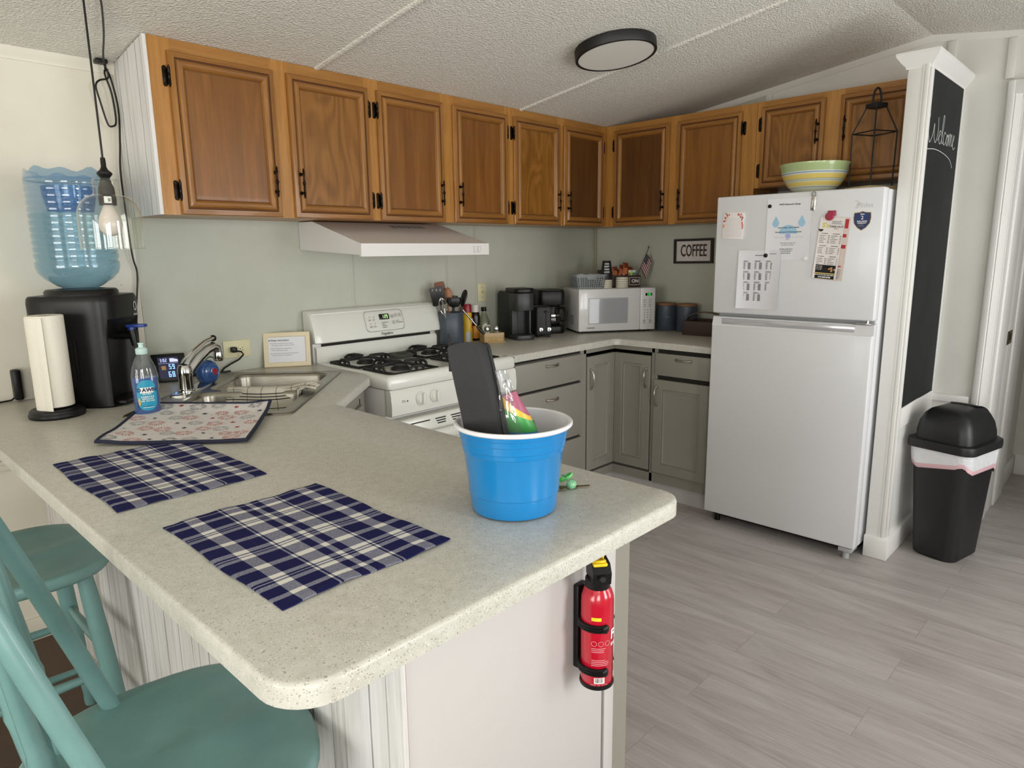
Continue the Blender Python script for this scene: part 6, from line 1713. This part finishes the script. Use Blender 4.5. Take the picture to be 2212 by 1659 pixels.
for j in range(7):
    for i in range(7):
        u = (i+.5+(.5 if j % 2 else 0)*.9)/7.4; v = (j+.5)/7; u += rf.uniform(-.02, .02); v += rf.uniform(-.02, .02)
        k += 1
        if u > .97: continue
        if k % 3 == 0:                       # star
            m = sc3[rf.choice((0, 0, 1, 1, 2))]; r_ = rf.uniform(.020, .027); a0 = rf.uniform(0, 6)
            pts = [flat(u, v, r_*(1 if q % 2 == 0 else .42)*math.cos(a0+PI*q/5), r_*(1 if q % 2 == 0 else .42)*math.sin(a0+PI*q/5)) for q in range(10)]
            c_ = flat(u, v, 0, 0); b.raw([c_] + pts, [(0, q+1, (q+1) % 10+1) for q in range(10)], m)
        else:                                # burst
            m = fc[rf.choice((0, 0, 0, 1, 1, 2))]; n = 20; R_ = rf.uniform(.055, .070)
            for q in range(n):
                a = 2*PI*q/n + rf.uniform(-.1, .1); ra = R_*rf.uniform(.12, .3); rb = R_*rf.uniform(.75, 1.0); w_ = .0028
                ca, sa_ = math.cos(a), math.sin(a)
                b.raw([flat(u, v, ca*ra, sa_*ra), flat(u, v, ca*rb-sa_*w_, sa_*rb+ca*w_), flat(u, v, ca*rb*1.05, sa_*rb*1.05), flat(u, v, ca*rb+sa_*w_, sa_*rb-ca*w_)], [(0, 1, 2, 3)], m)
for q in range(70):
    u, v = rf.random(), rf.random(); b.raw([flat(u, v, .005*math.cos(x), .004*math.sin(x)) for x in (0, 1.57, 3.14, 4.71)], [(0, 1, 2, 3)], sc3[rf.randrange(3)])
part('print', b, t)

# ------------------------------------------------------------------ blue tub with things in it
tb = Vector((-3.003, -2.060, CH)); t = thing('party_tub', 'bright blue plastic tub with a white rim, like a giant party cup', 'tub', tb[:])
M_BLUE = plain('blue_plastic_tub', '#187bba', .20, coat=.3); M_WIN = plain('white_plastic_tub', '#dcdcdf', .3)
prof = [(0, .001), (.078, .001), (.084, .004), (.0865, .010), (.0885, .040), (.0905, .0425), (.0910, .060), (.0990, .1235), (.1000, .1255), (.1010, .1265), (.1020, .1350), (.1035, .1365), (.1045, .1500), (.1060, .1520), (.1070, .1620), (.1085, .1640), (.1095, .1720)]
b = MB(); b.lathe(prof, M_BLUE, 72, Matrix.Translation(tb)); part('outer_shell', b, t, angle=28)
b = MB(); b.lathe([(.1095, .1715), (.1150, .1725), (.1172, .1750), (.1172, .1790), (.1155, .1812), (.1120, .1815), (.1085, .1790), (.1075, .170), (.1040, .152), (.1010, .135), (.098, .12), (.087, .040), (.083, .008), (0, .006)], M_WIN, 72, Matrix.Translation(tb)); part('white_lining', b, t, label='white rolled rim and lining')
# black bag leaning in the tub
M_BAG = plain('black_fabric_bag', '#0f0e10', .6, bump=(500, .35, .002), var=.25, vs=160)
RT = Vector((.69, -.72, 0)); FW = Vector((-.72, -.69, 0))
bb_ = tb - RT*.024 + Vector((0, 0, .010))
top = tb - RT*.086 + Vector((0, 0, .326))
t = thing('gift_bag', 'black fabric gusseted bag standing in the blue tub', 'bag', bb_[:])
b = MB(); ax = (top - bb_); RT = Vector((.69, -.72, 0)); FW = Vector((-.72, -.69, 0))
secs = []
for k in range(9):
    f = k/8; c = bb_ + ax*f; w_ = .043*(1-.12*f); d_ = .030*(1-.25*f) + .004*math.sin(9*f)
    crease = .010*math.sin(PI*f)
    secs.append([c - RT*w_ + FW*d_, c - RT*w_*.35 + FW*(d_+.004*math.sin(5*f)), c + RT*w_*.55 + FW*(d_+.003), c + RT*w_*.72 + FW*d_, c + RT*w_*1.05 + FW*d_*.35, c + RT*(w_*1.0-crease), c + RT*w_*1.12 - FW*d_, c - RT*w_*.2 - FW*d_, c - RT*w_ - FW*d_, c - RT*(w_-crease*.6)])
tp2 = [p + Vector((0, 0, .012 if q in (1, 2, 3) else .006)) + (bb_+ax*1.0-p)*.12 for q, p in enumerate(secs[-1])]
b.rings(secs + [tp2], M_BAG, cap0=True, cap1=True); part('pouch', b, t, angle=35)
b = MB(); c = bb_+ax
b.grid(lambda u, v: c + RT*(-.040+.048*u*(1-.2*v)) + FW*(-.020+.006*math.sin(6*u)) + Vector((0, 0, -.05+.075*v*(1-.75*u))), 8, 6, M_BAG, thick=.0015); part('top_flap', b, t)
b = MB(); b.tube([secs[k][4] + FW*.001 + RT*.001 for k in range(9)], .0022, plain('bag_seam', '#0d0d0e', .6), 6); part('side_seam', b, t)
# sweets bag
t = thing('sweets_bag', 'clear bag of pink, yellow and green sweets in the blue tub', 'bag', (tb + Vector((.02, 0, .01)))[:])
cbp = tb + Vector((.030, -.032, .008))
t2 = tb + Vector((-.020, .006, .262))
def bag_sec(f): 
    c = cbp + (t2-cbp)*f + RT*.012*math.sin(3*f); w_ = .033*(1-.05*f) if f < .62 else .032*(1-(f-.62)*1.75); d_ = .024*(1-f**2)+.003 + .003*math.sin(11*f); return c, w_, d_
cols = [plain('sweet_blue', '#2f7fd0', .35), plain('sweet_green', '#3f9f4d', .35), plain('sweet_yellow', '#e8b02a', .35), plain('sweet_pink', '#9c5068', .4)]
cuts = [0, .60, .735, .80, .90]
slant = [0, .0, -.10, -.16, .04]
for i in range(4):
    b = MB(); rr = []
    for q in range(5):
        r0 = []
        for kk in range(14):
            a = 2*PI*kk/14; f0 = cuts[i]+(cuts[i+1]-cuts[i])*q/4; sl0 = slant[i]+(slant[i+1]-slant[i])*q/4
            f = max(0, min(.96, f0 + sl0*math.cos(a)*.5)); c, w_, d_ = bag_sec(f)
            r0.append(c + RT*w_*math.cos(a)*.93 + FW*d_*math.sin(a)*.9)
        rr.append(r0)
    b.rings(rr, cols[i], cap0=True, cap1=True); part('sweets', b, t)
b = MB(); rr = []
for q in range(15):
    f = q/14*1.08; c, w_, d_ = bag_sec(min(f, 1)); c = cbp + (t2-cbp)*f
    rr.append([c + RT*(max(.014, w_)*math.cos(2*PI*kk/18)) + FW*(max(.004, d_)*math.sin(2*PI*kk/18) + .003*math.sin(kk*2.7+q)) for kk in range(18)])
b.rings(rr, thin_glass('cellophane', '#f0f1f2', 1.6, .06, .05, bump=(40, .6)), cap0=True); part('cellophane', b, t)
# brown wrapper tip
b = MB(); p = tb + Vector((.058, -.038, .02))
b.grid(lambda u, v: p + RT*(-.02+.04*u*(1-v*.85)) + FW*(.004*math.sin(5*u)) + Vector((0, 0, .155*v)) - RT*.012*v, 6, 8, plain('brown_wrapper', '#6b4a34', .45, var=.3, vs=60), thick=.0012)
solo('snack_wrapper', b, 'brown paper wrapper tip showing inside the blue tub', 'wrapper', p[:])
# keys
kp = Vector((-2.842, -2.078, CH))
t = thing('key_ring', 'bunch of keys with green stone fob beside the blue tub', 'keys', kp[:])
b = MB(); kx, ky = Vector((.69, -.72, 0)), Vector((.72, .69, 0))
P_ = lambda x, y, z: kp + kx*x + ky*y + Vector((0, 0, z))
b.tube([P_(-.022+.016*math.cos(a), .012+.016*math.sin(a), .012+.010*math.sin(a)) for a in [2*PI*k/16 for k in range(16)]], .0012, M_CHROME, 6, closed=True); part('ring', b, t)
b = MB(); b.ball(P_(0, -.004, .0115), .0115, plain('green_stone', '#7fbf8d', .3, coat=.4, var=.25, vs=70), 10, (1.05, 1, .95)); part('stone_fob', b, t)
b = MB(); b.tube([P_(-.010+.014*math.cos(a), .022+.010*math.sin(a), .018+.008*math.cos(a)) for a in [2*PI*k/12 for k in range(12)]], .0032, plain('green_clip', '#5fbf63', .4), 6, closed=True, flat=(1, .5)); part('clip', b, t)
for k, (x, y, a) in enumerate(((-.030, -.004, -160), (.004, .0, 10), (-.02, -.012, -150))):
    b = MB(); Mk_ = Matrix.Translation(P_(x, y, .0015+.002*k)) @ Matrix.Rotation(math.atan2(kx.y, kx.x)+RAD(a), 4, 'Z')
    mk = plain('key_metal', '#7c6f5a', .3, .9); b.prism([(.010*math.cos(q), .010*math.sin(q)) for q in [2*PI*j/14 for j in range(14)]], 0, .002, mk, M=Mk_)
    b.prism([(.008, -.003), (.036, -.003), (.038, 0), (.035, .003), (.031, .0015), (.028, .003), (.024, .002), (.020, .003), (.008, .003)], 0, .002, mk, M=Mk_); part('key', b, t)

# ------------------------------------------------------------------ fire extinguisher on the end panel
ex = Vector((-2.979, -2.2525, .612))
t = thing('fire_extinguisher', 'small red fire extinguisher strapped to the peninsula end panel', 'fire extinguisher', ex[:])
M_RED = plain('red_enamel', '#b8102a', .22, coat=.5)
r = .033
b = MB(); b.lathe([(0, .006), (r-.002, .006), (r, .010), (r, .198), (r*.97, .212), (r*.84, .226), (r*.68, .234), (r*.66, .238)], M_RED, 40, Matrix.Translation(ex)); part('cylinder', b, t)
b = MB(); b.lathe([(0, 0), (r+.0012, 0), (r+.0022, .003), (r+.0012, .010), (r-.001, .010)], M_BLACK, 40, Matrix.Translation(ex)); part('base_ring', b, t)
b = MB(); b.lathe([(r*.74, .232), (r*.76, .238), (r*.76, .250), (r*.70, .254), (0, .254)], M_BLACK, 28, Matrix.Translation(ex))
hd = ex + Vector((0, 0, .254)); ha = RAD(-128); MH = rotz(ha, hd)     # local x points out of the nozzle
hp = [(-.020, .0), (.030, -.004), (.034, .022), (.022, .040), (-.018, .044), (-.024, .036)]
b.rings([[(x, y, z) for x, z in hp] for y in (-.0185, .0185)], M_BLACK, MH, cap0=True, cap1=True)
b.tube([MH @ Vector((.022, 0, .012)), MH @ Vector((.038, 0, .012))], .009, M_BLACK, 14); part('valve_head', b, t, angle=25)
b = MB(); b.cyl(MH @ Vector((.0375, 0, .012)), MH @ Vector((.0385, 0, .012)), .006, M_GAP, seg=12); part('nozzle_bore', b, t)
b = MB(); b.box(-.020, .006, -.010, .010, .041, .050, plain('red_trigger', '#c23a34', .4), .003, M=MH @ Matrix.Rotation(RAD(4), 4, 'Y')); part('trigger', b, t)
b = MB(); ye = plain('yellow_plastic', '#e8c515', .35)
b.tube([MH @ Vector((.020+.011*math.cos(a), -.004+.011*math.sin(a), .046+.004*math.cos(a))) for a in [2*PI*k/16 for k in range(16)]], .0035, ye, 8, closed=True); b.box(.012, .030, -.017, .012, .036, .044, ye, .003, M=MH); b.tube([MH @ Vector(p_) for p_ in ((.016, .004, .048), (.002, .010, .060), (-.012, .013, .056))], .003, ye, 8); part('safety_pin', b, t)
b = MB()
def exl(a, z, off=.0004): return ex + Vector(((r+off)*math.cos(a), (r+off)*math.sin(a), z))
def ext(s_, size, a0, z, m, bold=.0003, sp=.66, tilt=0):
    for i, c in enumerate(s_):
        a = a0 + (i-(len(s_)-1)/2)*size*sp/r
        if c != ' ': b.text(c, size, m, frameM(exl(a, z, .0006), (-math.sin(a), math.cos(a), 0), (0, 0, 1)), bold=bold)
A0 = RAD(-24)
ext('FIRE', .030, A0, .128, M_WHITEP, .0012, .72); ext('EXTINGUISHER', .0098, A0, .105, M_WHITEP, .0004, .66)
yl = plain('yellow_label', '#e3cf2e', .4)
def patch(a0, a1, z0, z1, m, off=.0004, n=8): b.grid(lambda u, v: exl(a0+(a1-a0)*u, z0+(z1-z0)*v, off), n, 1, m)
patch(A0-.30, A0+.5, .150, .166, yl); patch(A0-.25, A0-.05, .088, .100, yl)
for zz in (.035, .060):
    c0 = A0-.32
    b.raw([exl(c0+.28*math.cos(2*PI*k/14), zz+.011*math.sin(2*PI*k/14), .0005) for k in range(14)], [tuple(range(14))], yl)
L0 = RAD(-128)
pw = plain('pale_print', '#d9a9ae', .5)
patch(L0-.62, L0-.02, .166, .174, yl)
for k in range(3):
    a = L0-.45+.42*k; b.tube([exl(a+.16*math.cos(2*PI*q/14), .112+.0058*math.sin(2*PI*q/14), .0005) for q in range(14)], .0004, pw, 4, closed=True)
for z_, n, w_ in ((.100, 3, .75), (.072, 4, .9), (.042, 3, .9)):
    for j in range(n):
        zz = z_ - j*.0042; patch(L0-.6, L0-.6+w_*1.25*rnd.uniform(.75, 1), zz, zz+.0012, pw)
patch(L0-.42, L0+.22, .016, .030, M_WHITEP)
q = L0-.36
while q < L0+.16:
    w_ = rnd.choice((.012, .02, .034)); patch(q, q+w_, .018, .029, M_PRINT, .0007, 1); q += w_+rnd.choice((.012, .02, .03))
ext('MADE IN CHINA', .0040, L0-.1, .0125, pw, 0, .68)
b.tube([exl(RAD(-75), .012+.20*k/10, .0002) for k in range(11)], .0004, plain('label_seam', '#7a0c1c', .4), 4)
part('label', b, t); t.scale = (.95, .95, .86)
t = thing('extinguisher_bracket', 'black strap bracket holding the fire extinguisher', 'bracket', ex[:]); t.scale = (.95, .95, .86)
b = MB(); b.box(ex.x-.016, ex.x+.016, ex.y+.036, ex.y+.0495, ex.z+.02, ex.z+.222, M_BLACK, .003); part('back_plate', b, t)
for zz in (.578+.044, .578+.148):
    b = MB()
    for j in range(3):
        b.tube([ex + Vector(((r+.003)*math.cos(a), (r+.003)*math.sin(a), zz-.578+.0055*(j-1))) for a in [RAD(95)+RAD(150)*k/14 for k in range(15)]], .0036, M_BLACK, 6)
        b.tube([ex + Vector(((r+.003)*math.cos(a), (r+.003)*math.sin(a), zz-.578+.0055*(j-1))) for a in [RAD(85)-RAD(105)*k/12 for k in range(13)]], .0030, M_BLACK, 6)
    e = ex + Vector(((r+.003)*math.cos(RAD(245)), (r+.003)*math.sin(RAD(245)), zz-.578)); b.ball(e, .0105, M_BLACK, 12, (.8, .5, 1)); e = ex + Vector(((r+.003)*math.cos(RAD(-20)), (r+.003)*math.sin(RAD(-20)), zz-.578)); b.ball(e, .0075, M_BLACK, 12, (.6, .8, 1))
    part('strap', b, t)

# ------------------------------------------------------------------ dustbin
tc_ = Vector((-.318, -2.340, 0)); ta_ = RAD(-13)
t = thing('dustbin', 'tall black swing-lid dustbin with a white liner, by the partition', 'dustbin', tc_[:], ta_)
MT_ = rotz(ta_, tc_)
M_BIN = plain('black_bin_plastic', '#17181a', .42, bump=(420, .12, .002))
def binsec(z, k=0.0, e=0.0):
    f = z/.53; a = .139+.037*f+e; c = .098+.028*f+e
    o_ = round_poly([(-a, -c), (a*.62, -c), (a, -c*.45), (a, c), (-a, c)], [.05, .05, .05, .05, .05], 6)
    return [(x, y, z) for x, y in o_]
b = MB(); b.rings([binsec(0, e=-.008), binsec(.012), binsec(.25), binsec(.50), binsec(.525, e=.004)], M_BIN, MT_, cap0=True, cap1=True); part('bin_body', b, t, angle=25)
b = MB()
lo_ = [binsec(.535, e=.004+.0*k) for k in range(1)][0]
rr = []
for z, e in ((.535, .006), (.500, .0075), (.470, .0065), (.452, .006), (.449, .004)):
    s_ = binsec(z, e=e); rr.append([(x+.002*math.sin(k*2.3+z*60), y+.002*math.cos(k*1.7+z*40), zz + (.014*math.sin(k*.30+.6)+.006*math.sin(k*.9) - (.03*max(0, math.sin(2*PI*(k-2)/len(s_))) ) if z < .48 else 0)) for k, (x, y, zz) in enumerate(s_)])
M_LINER = plain('white_bin_liner', '#dcdde0', .35, bump=(60, .5, .01)); M_TAPE = plain('pink_drawstring', '#dcb4bb', .4)
b.rings(rr[:3], M_LINER, MT_); ln = part('bin_liner', b, t, angle=50, label='white plastic liner folded over the rim')
b = MB(); b.rings(rr[2:], M_TAPE, MT_); part('drawstring_hem', b, ln, label='pink drawstring hem')
b = MB(); pz = MT_ @ Vector((.155, -.066, .470)); b.ball(pz, .008, plain('red_knot', '#c22a3a', .4), 10); part('drawstring_knot', b, ln)
b = MB(); rr = []
for z, e in ((.530, .010), (.528, .017), (.548, .019), (.566, .017), (.568, .004), (.5685, -.004)): rr.append([(x, y, z) for x, y, _ in binsec(.53, e=e)])
base = binsec(.53, e=-.004)
for f in (.15, .35, .55, .72, .85, .94, .985):
    h = .146*math.sin(f*PI/2)**.95; k_ = math.cos(f*PI/2)**.52
    rr.append([(x*(.10+.90*k_) - .012*f, y*k_ + .006*f, .5685 + h) for x, y, _ in base])
b.rings(rr, M_BIN, MT_, cap1=True); ld_ = part('lid', b, t, angle=30)
b = MB()
def flapf(u, v):
    a = RAD(22)+RAD(62)*v; y = (u-.5)*.150*(1-.25*v)
    return MT_ @ Vector((.168*math.cos(a)**.78 - .008*v, y, .572 + .147*math.sin(a)**.95))
b.grid(flapf, 10, 10, M_BIN, thick=.004); part('swing_flap', b, ld_)
b = MB(); q = MT_ @ Vector((.135, -.02, .627)); b.box(-.012, .012, -.035, .035, -.003, .004, M_BIN, .003, M=frameM(q, (MT_.to_3x3() @ Vector((-.5, 0, .85)))[:], (MT_.to_3x3() @ Vector((0, 1, 0)))[:])); part('push_tab', b, ld_)

# ------------------------------------------------------------------ lights
cl_ = Vector((-1.350, -1.112, cz(-1.112)))
nrm = Vector((0, -SL, -1)).normalized()
t = thing('ceiling_light', 'round flush ceiling light with a black rim', 'ceiling light', cl_[:])
MC_ = frameM(cl_, (1, 0, 0), (0, 1, -SL)) 
MC_ = Matrix(((1, 0, 0, cl_.x), (0, -1*math.cos(math.atan(SL)), -SL*math.cos(math.atan(SL)), cl_.y), (0, SL*math.cos(math.atan(SL)), -math.cos(math.atan(SL)), cl_.z), (0, 0, 0, 1)))
b = MB(); b.lathe([(.173, 0), (.175, .002), (.175, .041), (.173, .0435), (.163, .0435), (.162, .040)], plain('matte_black_metal', '#0f0e0e', .5), 64, MC_); part('rim', b, t)
b = MB(); b.lathe([(0, .041), (.1625, .041)], plain('white_diffuser', '#dcd9d2', .5), 64, MC_); part('diffuser', b, t)
# pendant
px_, py_ = -3.300, -.786
pt = cz(py_)
t = thing('pendant_lamp', 'clear glass bell pendant lamp hanging over the peninsula', 'pendant lamp', (px_, py_, pt))
b = MB(); b.cyl((px_, py_, 1.695), (px_, py_, pt), .0028, M_BLACK, seg=8); part('cord', b, t)
PO = Matrix.Translation((px_, py_, 0))
b = MB(); b.lathe([(.0055, 1.700), (.0065, 1.695), (.007, 1.675), (.010, 1.668), (.019, 1.660), (.0195, 1.655), (.012, 1.646), (.012, 1.642), (0, 1.642)], M_BLACK, 24, PO); part('cord_grip', b, t)
b = MB(); b.lathe([(0, 1.640), (.0135, 1.640), (.016, 1.630), (.020, 1.618), (.021, 1.598), (.0225, 1.590), (.0215, 1.572), (0, 1.572)], plain('lamp_socket', '#2b2824', .5), 24, PO); so = part('socket', b, t)
b = MB(); a = RAD(-105); b.grid(lambda u, v: Vector((px_+.0232*math.cos(a+u*.8-.4), py_+.0232*math.sin(a+u*.8-.4), 1.577+.018*v)), 6, 1, M_WHITEP); 
for k in range(3): b.grid(lambda u, v: Vector((px_+.0235*math.cos(a+.02+k*.1+u*.06), py_+.0235*math.sin(a+.02+k*.1+u*.06), 1.581+.009*v)), 1, 1, M_PRINT)
part('rating_label', b, so)
b = MB(); b.lathe([(.013, 1.572), (.015, 1.565), (.022, 1.550), (.0285, 1.533), (.030, 1.520), (.0275, 1.505), (.019, 1.494), (.008, 1.4895), (0, 1.489)], plain('opal_bulb', '#d9cfc8', .25), 28, PO); part('bulb', b, t)
M_SHADE = thin_glass('lamp_glass', '#f7f8f4', 1.25, .015, .0)
b = MB(); b.lathe([(.012, 1.643), (.030, 1.643), (.0335, 1.640), (.0335, 1.606), (.036, 1.600), (.055, 1.593), (.070, 1.578), (.0785, 1.556), (.0805, 1.530), (.0805, 1.455), (.0818, 1.4535), (.0818, 1.4515), (.0800, 1.4515), (.0796, 1.4535)], M_SHADE, 56, PO); part('glass_shade', b, t)
# swagged cord to the wall
b = MB()
def smooth(P, n=6):
    P = [Vector(p) for p in P]; Q = []
    for i in range(len(P)-1):
        p0, p1, p2, p3 = P[max(i-1, 0)], P[i], P[i+1], P[min(i+2, len(P)-1)]
        for k in range(n):
            s_ = k/n; Q.append(.5*((2*p1) + (p2-p0)*s_ + (2*p0-5*p1+4*p2-p3)*s_*s_ + (3*p1-p0-3*p2+p3)*s_**3))
    return Q + [P[-1]]
HK = [(px_, py_, pt-.004), (-3.25, -.68, 2.222), (-3.19, -.555, 2.206), (-3.160, -.48, 2.192), (-3.106, -.30, 2.160), (-3.060, -.12, 2.128), (-3.036, -.055, 2.112)]
b.tube(smooth(HK), .0032, M_BLACK, 8)
LOOP = [(-3.036, -.055, 2.112), (-3.030, -.05, 2.075), (-3.060, -.05, 2.062), (-3.074, -.05, 2.040), (-3.066, -.05, 1.99), (-3.050, -.05, 1.915), (-3.036, -.05, 1.905), (-3.020, -.05, 1.925), (-3.024, -.05, 2.02), (-3.038, -.046, 2.085), (-3.032, -.044, 2.104), (-3.020, -.046, 2.074), (-3.006, -.046, 1.97), (-3.012, -.04, 1.85), (-3.018, -.03, 1.76), (-3.018, -.03, 1.645), (-3.014, -.03, 1.49), (-3.008, -.025, 1.42), (-2.998, -.02, 1.366), (-3.008, -.02, 1.277), (-3.024, -.02, 1.187), (-3.026, -.02, 1.106), (-3.042, -.02, 1.0), (-3.06, -.02, .935)]
b.tube(smooth(LOOP), .0034, M_BLACK, 8)
part('swag_cord', b, t, label='black cord swagged along the ceiling and down the wall')
b = MB(); b.tube(smooth([(-3.036, -.03, 2.140), (-3.036, -.05, 2.128), (-3.040, -.064, 2.112), (-3.036, -.056, 2.100), (-3.028, -.045, 2.104)]), .0045, M_BLACK, 8); b.box(-3.066, -3.026, -.06, -.02, 2.122, 2.138, M_BLACK, .005)
solo('cord_hook', b, 'black ceiling hook carrying the lamp cord by the cabinet end', 'hook', (-3.036, -.04, 2.135))
b = MB(); b.lathe([(0, 0), (.012, 0), (.011, -.008), (.004, -.012), (.004, -.02)], M_BLACK, 16, Matrix.Translation((px_, py_, pt))); solo('ceiling_hook', b, 'black ceiling hook above the pendant lamp', 'hook', (px_, py_, pt))

# ------------------------------------------------------------------ painted counter stools
def m_teal():
    tt = NT('worn_teal_paint'); v = tt.coord(vary=3)
    n = tt.noise(v, 7, 4, .6); c = tt.ramp(n, [(.3, lin('#608582')), (.7, lin('#6e9490'))])
    chip = tt.noise(tt.coord((1, 1, .35), vary=3), 38, 4, .7)
    k = tt.ramp(chip, [(.74, (0, 0, 0, 1)), (.755, (1, 1, 1, 1))])
    c = tt.mix(k, c, lin('#33302a'))
    tt.bsdf(c, .38, 0, .5, tt.bump(tt.noise(v, 60, 3, .6), .06, .002), .1); return tt.m
M_TEAL = m_teal()
SH = .632
def stool():
    t = thing('counter_stool', 'teal painted hoop-back counter stool in the front, seat under the worktop corner', 'stool', (0, 0, 0), group='teal counter stools')
    b = MB()
    n = 48; rr = []
    def outl(k):
        th = 2*PI*k/n; c, s_ = math.cos(th), math.sin(th)
        p = 2.6; x = math.copysign(abs(c)**(2/p), c); y = math.copysign(abs(s_)**(2/p), s_)
        w_ = .240*(1-.10*(1-x)/2) if True else 0
        return .02 + .22*x, w_*y
    O = [outl(k) for k in range(n)]
    for f, z in ((.90, -.036), (.965, -.033), (1.0, -.022), (1.0, -.008), (.985, -.001), (.96, .0015)):
        rr.append([(x*f, y*f, SH+z) for x, y in O])
    for f in (.85, .70, .55, .40, .25, .1):
        rr.append([(x*f, y*f, SH+.0015 - .016*(1-f)**.8*(1 if x < .08 else 1-(x-.08)*2.2) + .007*math.exp(-(y*f/.03)**2)*max(0, x*f/.2)) for x, y in O])
    b.rings(rr, M_TEAL, cap0=True, cap1=True); part('seat', b, t, w=False, angle=50)
    feet = []
    for sx, sy in ((1, 1), (1, -1), (-1, 1), (-1, -1)):
        a = Vector((sx*.125+.02, sy*.145, SH-.030)); c = Vector((sx*.185+.01, sy*.215, .0)); feet.append((a, c))
        b = MB(); P = [a + (c-a)*f for f in (0, .12, .3, .5, .7, .86, .93, .97, 1)]
        b.tube(P, .02, M_TEAL, 14, radii=[.019, .0215, .023, .023, .0205, .018, .0165, .0185, .017]); part('leg', b, t, w=False)
    def at(i, z):
        a, c = feet[i]; f = (a.z-z)/(a.z-c.z); return a + (c-a)*f
    for i, j, zs in ((0, 1, (.185, .37)), (2, 3, (.185, .37)), (0, 2, (.135, .31)), (1, 3, (.135, .31))):
        for z in zs:
            p, q = at(i, z), at(j, z); b = MB(); P = [p + (q-p)*f for f in (0, .25, .5, .75, 1)]
            b.tube(P, .012, M_TEAL, 10, radii=[.009, .0115, .0135, .0115, .009]); part('stretcher', b, t, w=False)
    # bent hoop
    yb, x0, xt, ht = .192, -.045, -.217, .539
    hp = []
    for k in range(29):
        s_ = k/28; a = PI*s_
        y = yb*math.copysign(abs(math.cos(a))**.52, math.cos(a)); h = ht*abs(math.sin(a))**.76
        hp.append(Vector((x0 + (xt-x0)*(h/ht)**1.0, y, SH-.006 + h)))
    b = MB(); b.tube(hp, .0125, M_TEAL, 12, flat=(1.2, .85)); part('hoop', b, t, w=False)
    for y in (-.11, -.055, 0, .055, .11):
        s0 = Vector((-.150 + abs(y)*.22, y, SH-.010))
        yt = y*1.28
        c = abs(yt)/yb; h = ht*(max(.05, 1-c**3.2))**.5
        tp_ = Vector((x0 + (xt-x0)*(h/ht), yt, SH-.006+h-.01))
        b = MB(); P = [s0 + (tp_-s0)*f for f in (0, .2, .34, .37, .40, .7, 1)]
        b.tube(P, .010, M_TEAL, 10, radii=[.0085, .0125, .0135, .0150, .0125, .0095, .008]); part('spindle', b, t, w=False)
    return t
st = stool()
NEAR, FAR = (-3.647, -1.868, 0.004), (-3.662, -.800, 0.004)
st.location = NEAR; st.rotation_euler = (0, 0, -.178)
dup(st, FAR, 0.0, label='teal painted hoop-back counter stool at the back, by the cream wall')

# ------------------------------------------------------------------ daylight
def area(name, loc, rot, sx, sy, e, col):
    l = bpy.data.lights.new(name, 'AREA'); l.shape = 'RECTANGLE'; l.size = sx; l.size_y = sy; l.energy = e; l.color = col
    o = bpy.data.objects.new(name, l); COL.objects.link(o); o.location = loc; o.rotation_euler = rot; return o
# overcast sky at the window openings; upward tilt added to brighten the ceiling
TI = RAD(14)
a, c, z0, z1 = WIN[0]
area('daylight', ((a+c)/2, YF-.16, (z0+z1)/2), (RAD(90)+TI, 0, 0), c-a, z1-z0, E_FRONT, (1.0, 1.0, 1.0))
a, c, z0, z1 = WIN[1]
area('daylight', ((a+c)/2, YF-.16, (z0+z1)/2), (RAD(90)+TI, 0, 0), c-a, z1-z0, E_FRONT2, (1.0, 1.0, .97))
a, c, z0, z1 = WIN[2]
area('daylight', ((a+c)/2, YF-.16, (z0+z1)/2), (RAD(90)+TI, 0, 0), c-a, z1-z0, E_FRONT3, (1.0, 1.0, 1.0))  # lamp of the window added for the right-hand floor
a, c, z0, z1 = WINL[0]
area('daylight', (XL-.16, (a+c)/2, (z0+z1)/2), (0, RAD(-90)-TI, 0), z1-z0, c-a, E_LEFT, (1.0, .98, .92))
a, c, z0, z1 = HALL_LAMP
area('daylight', ((a+c)/2, YF-.16, (z0+z1)/2), (RAD(90), 0, 0), c-a, z1-z0, E_HALL, (1.0, 1.0, 1.0))  # hall lamp behind the solid passage wall, not at a window
w = bpy.data.worlds.new('sky'); SC.world = w; w.use_nodes = True
bg_ = w.node_tree.nodes['Background']; bg_.inputs[0].default_value = (.80, .90, 1.0, 1); bg_.inputs[1].default_value = .6

# ------------------------------------------------------------------ camera
cam = bpy.data.cameras.new('camera'); co_ = bpy.data.objects.new('camera', cam); COL.objects.link(co_)
cam.sensor_fit = 'HORIZONTAL'; cam.sensor_width = 36.0; cam.lens = 1476.149*36/2212; cam.clip_start = .02; cam.clip_end = 60
Rr = ((0.6900168813, -0.7236931061, -0.0120412469), (0.1461834478, 0.1230489275, 0.9815749391), (0.7088773541, 0.6790635092, -0.1906977906))
M4 = Matrix(((Rr[0][0], Rr[1][0], -Rr[2][0], -3.94919897), (Rr[0][1], Rr[1][1], -Rr[2][1], -2.96451566), (Rr[0][2], Rr[1][2], -Rr[2][2], 1.43231776), (0, 0, 0, 1)))
co_.matrix_world = M4
SC.camera = co_
SC.view_settings.view_transform = 'Standard'; SC.view_settings.look = 'None'
SC.view_settings.exposure = EXPO; SC.view_settings.gamma = 1.0; SC.view_settings.use_curve_mapping = False
SC.cycles.use_denoising = True
SC.cycles.max_bounces = 12; SC.cycles.diffuse_bounces = 5; SC.cycles.transparent_max_bounces = 32
SC.cycles.sample_clamp_indirect = 6.0
SC.cycles.caustics_reflective = False; SC.cycles.caustics_refractive = False
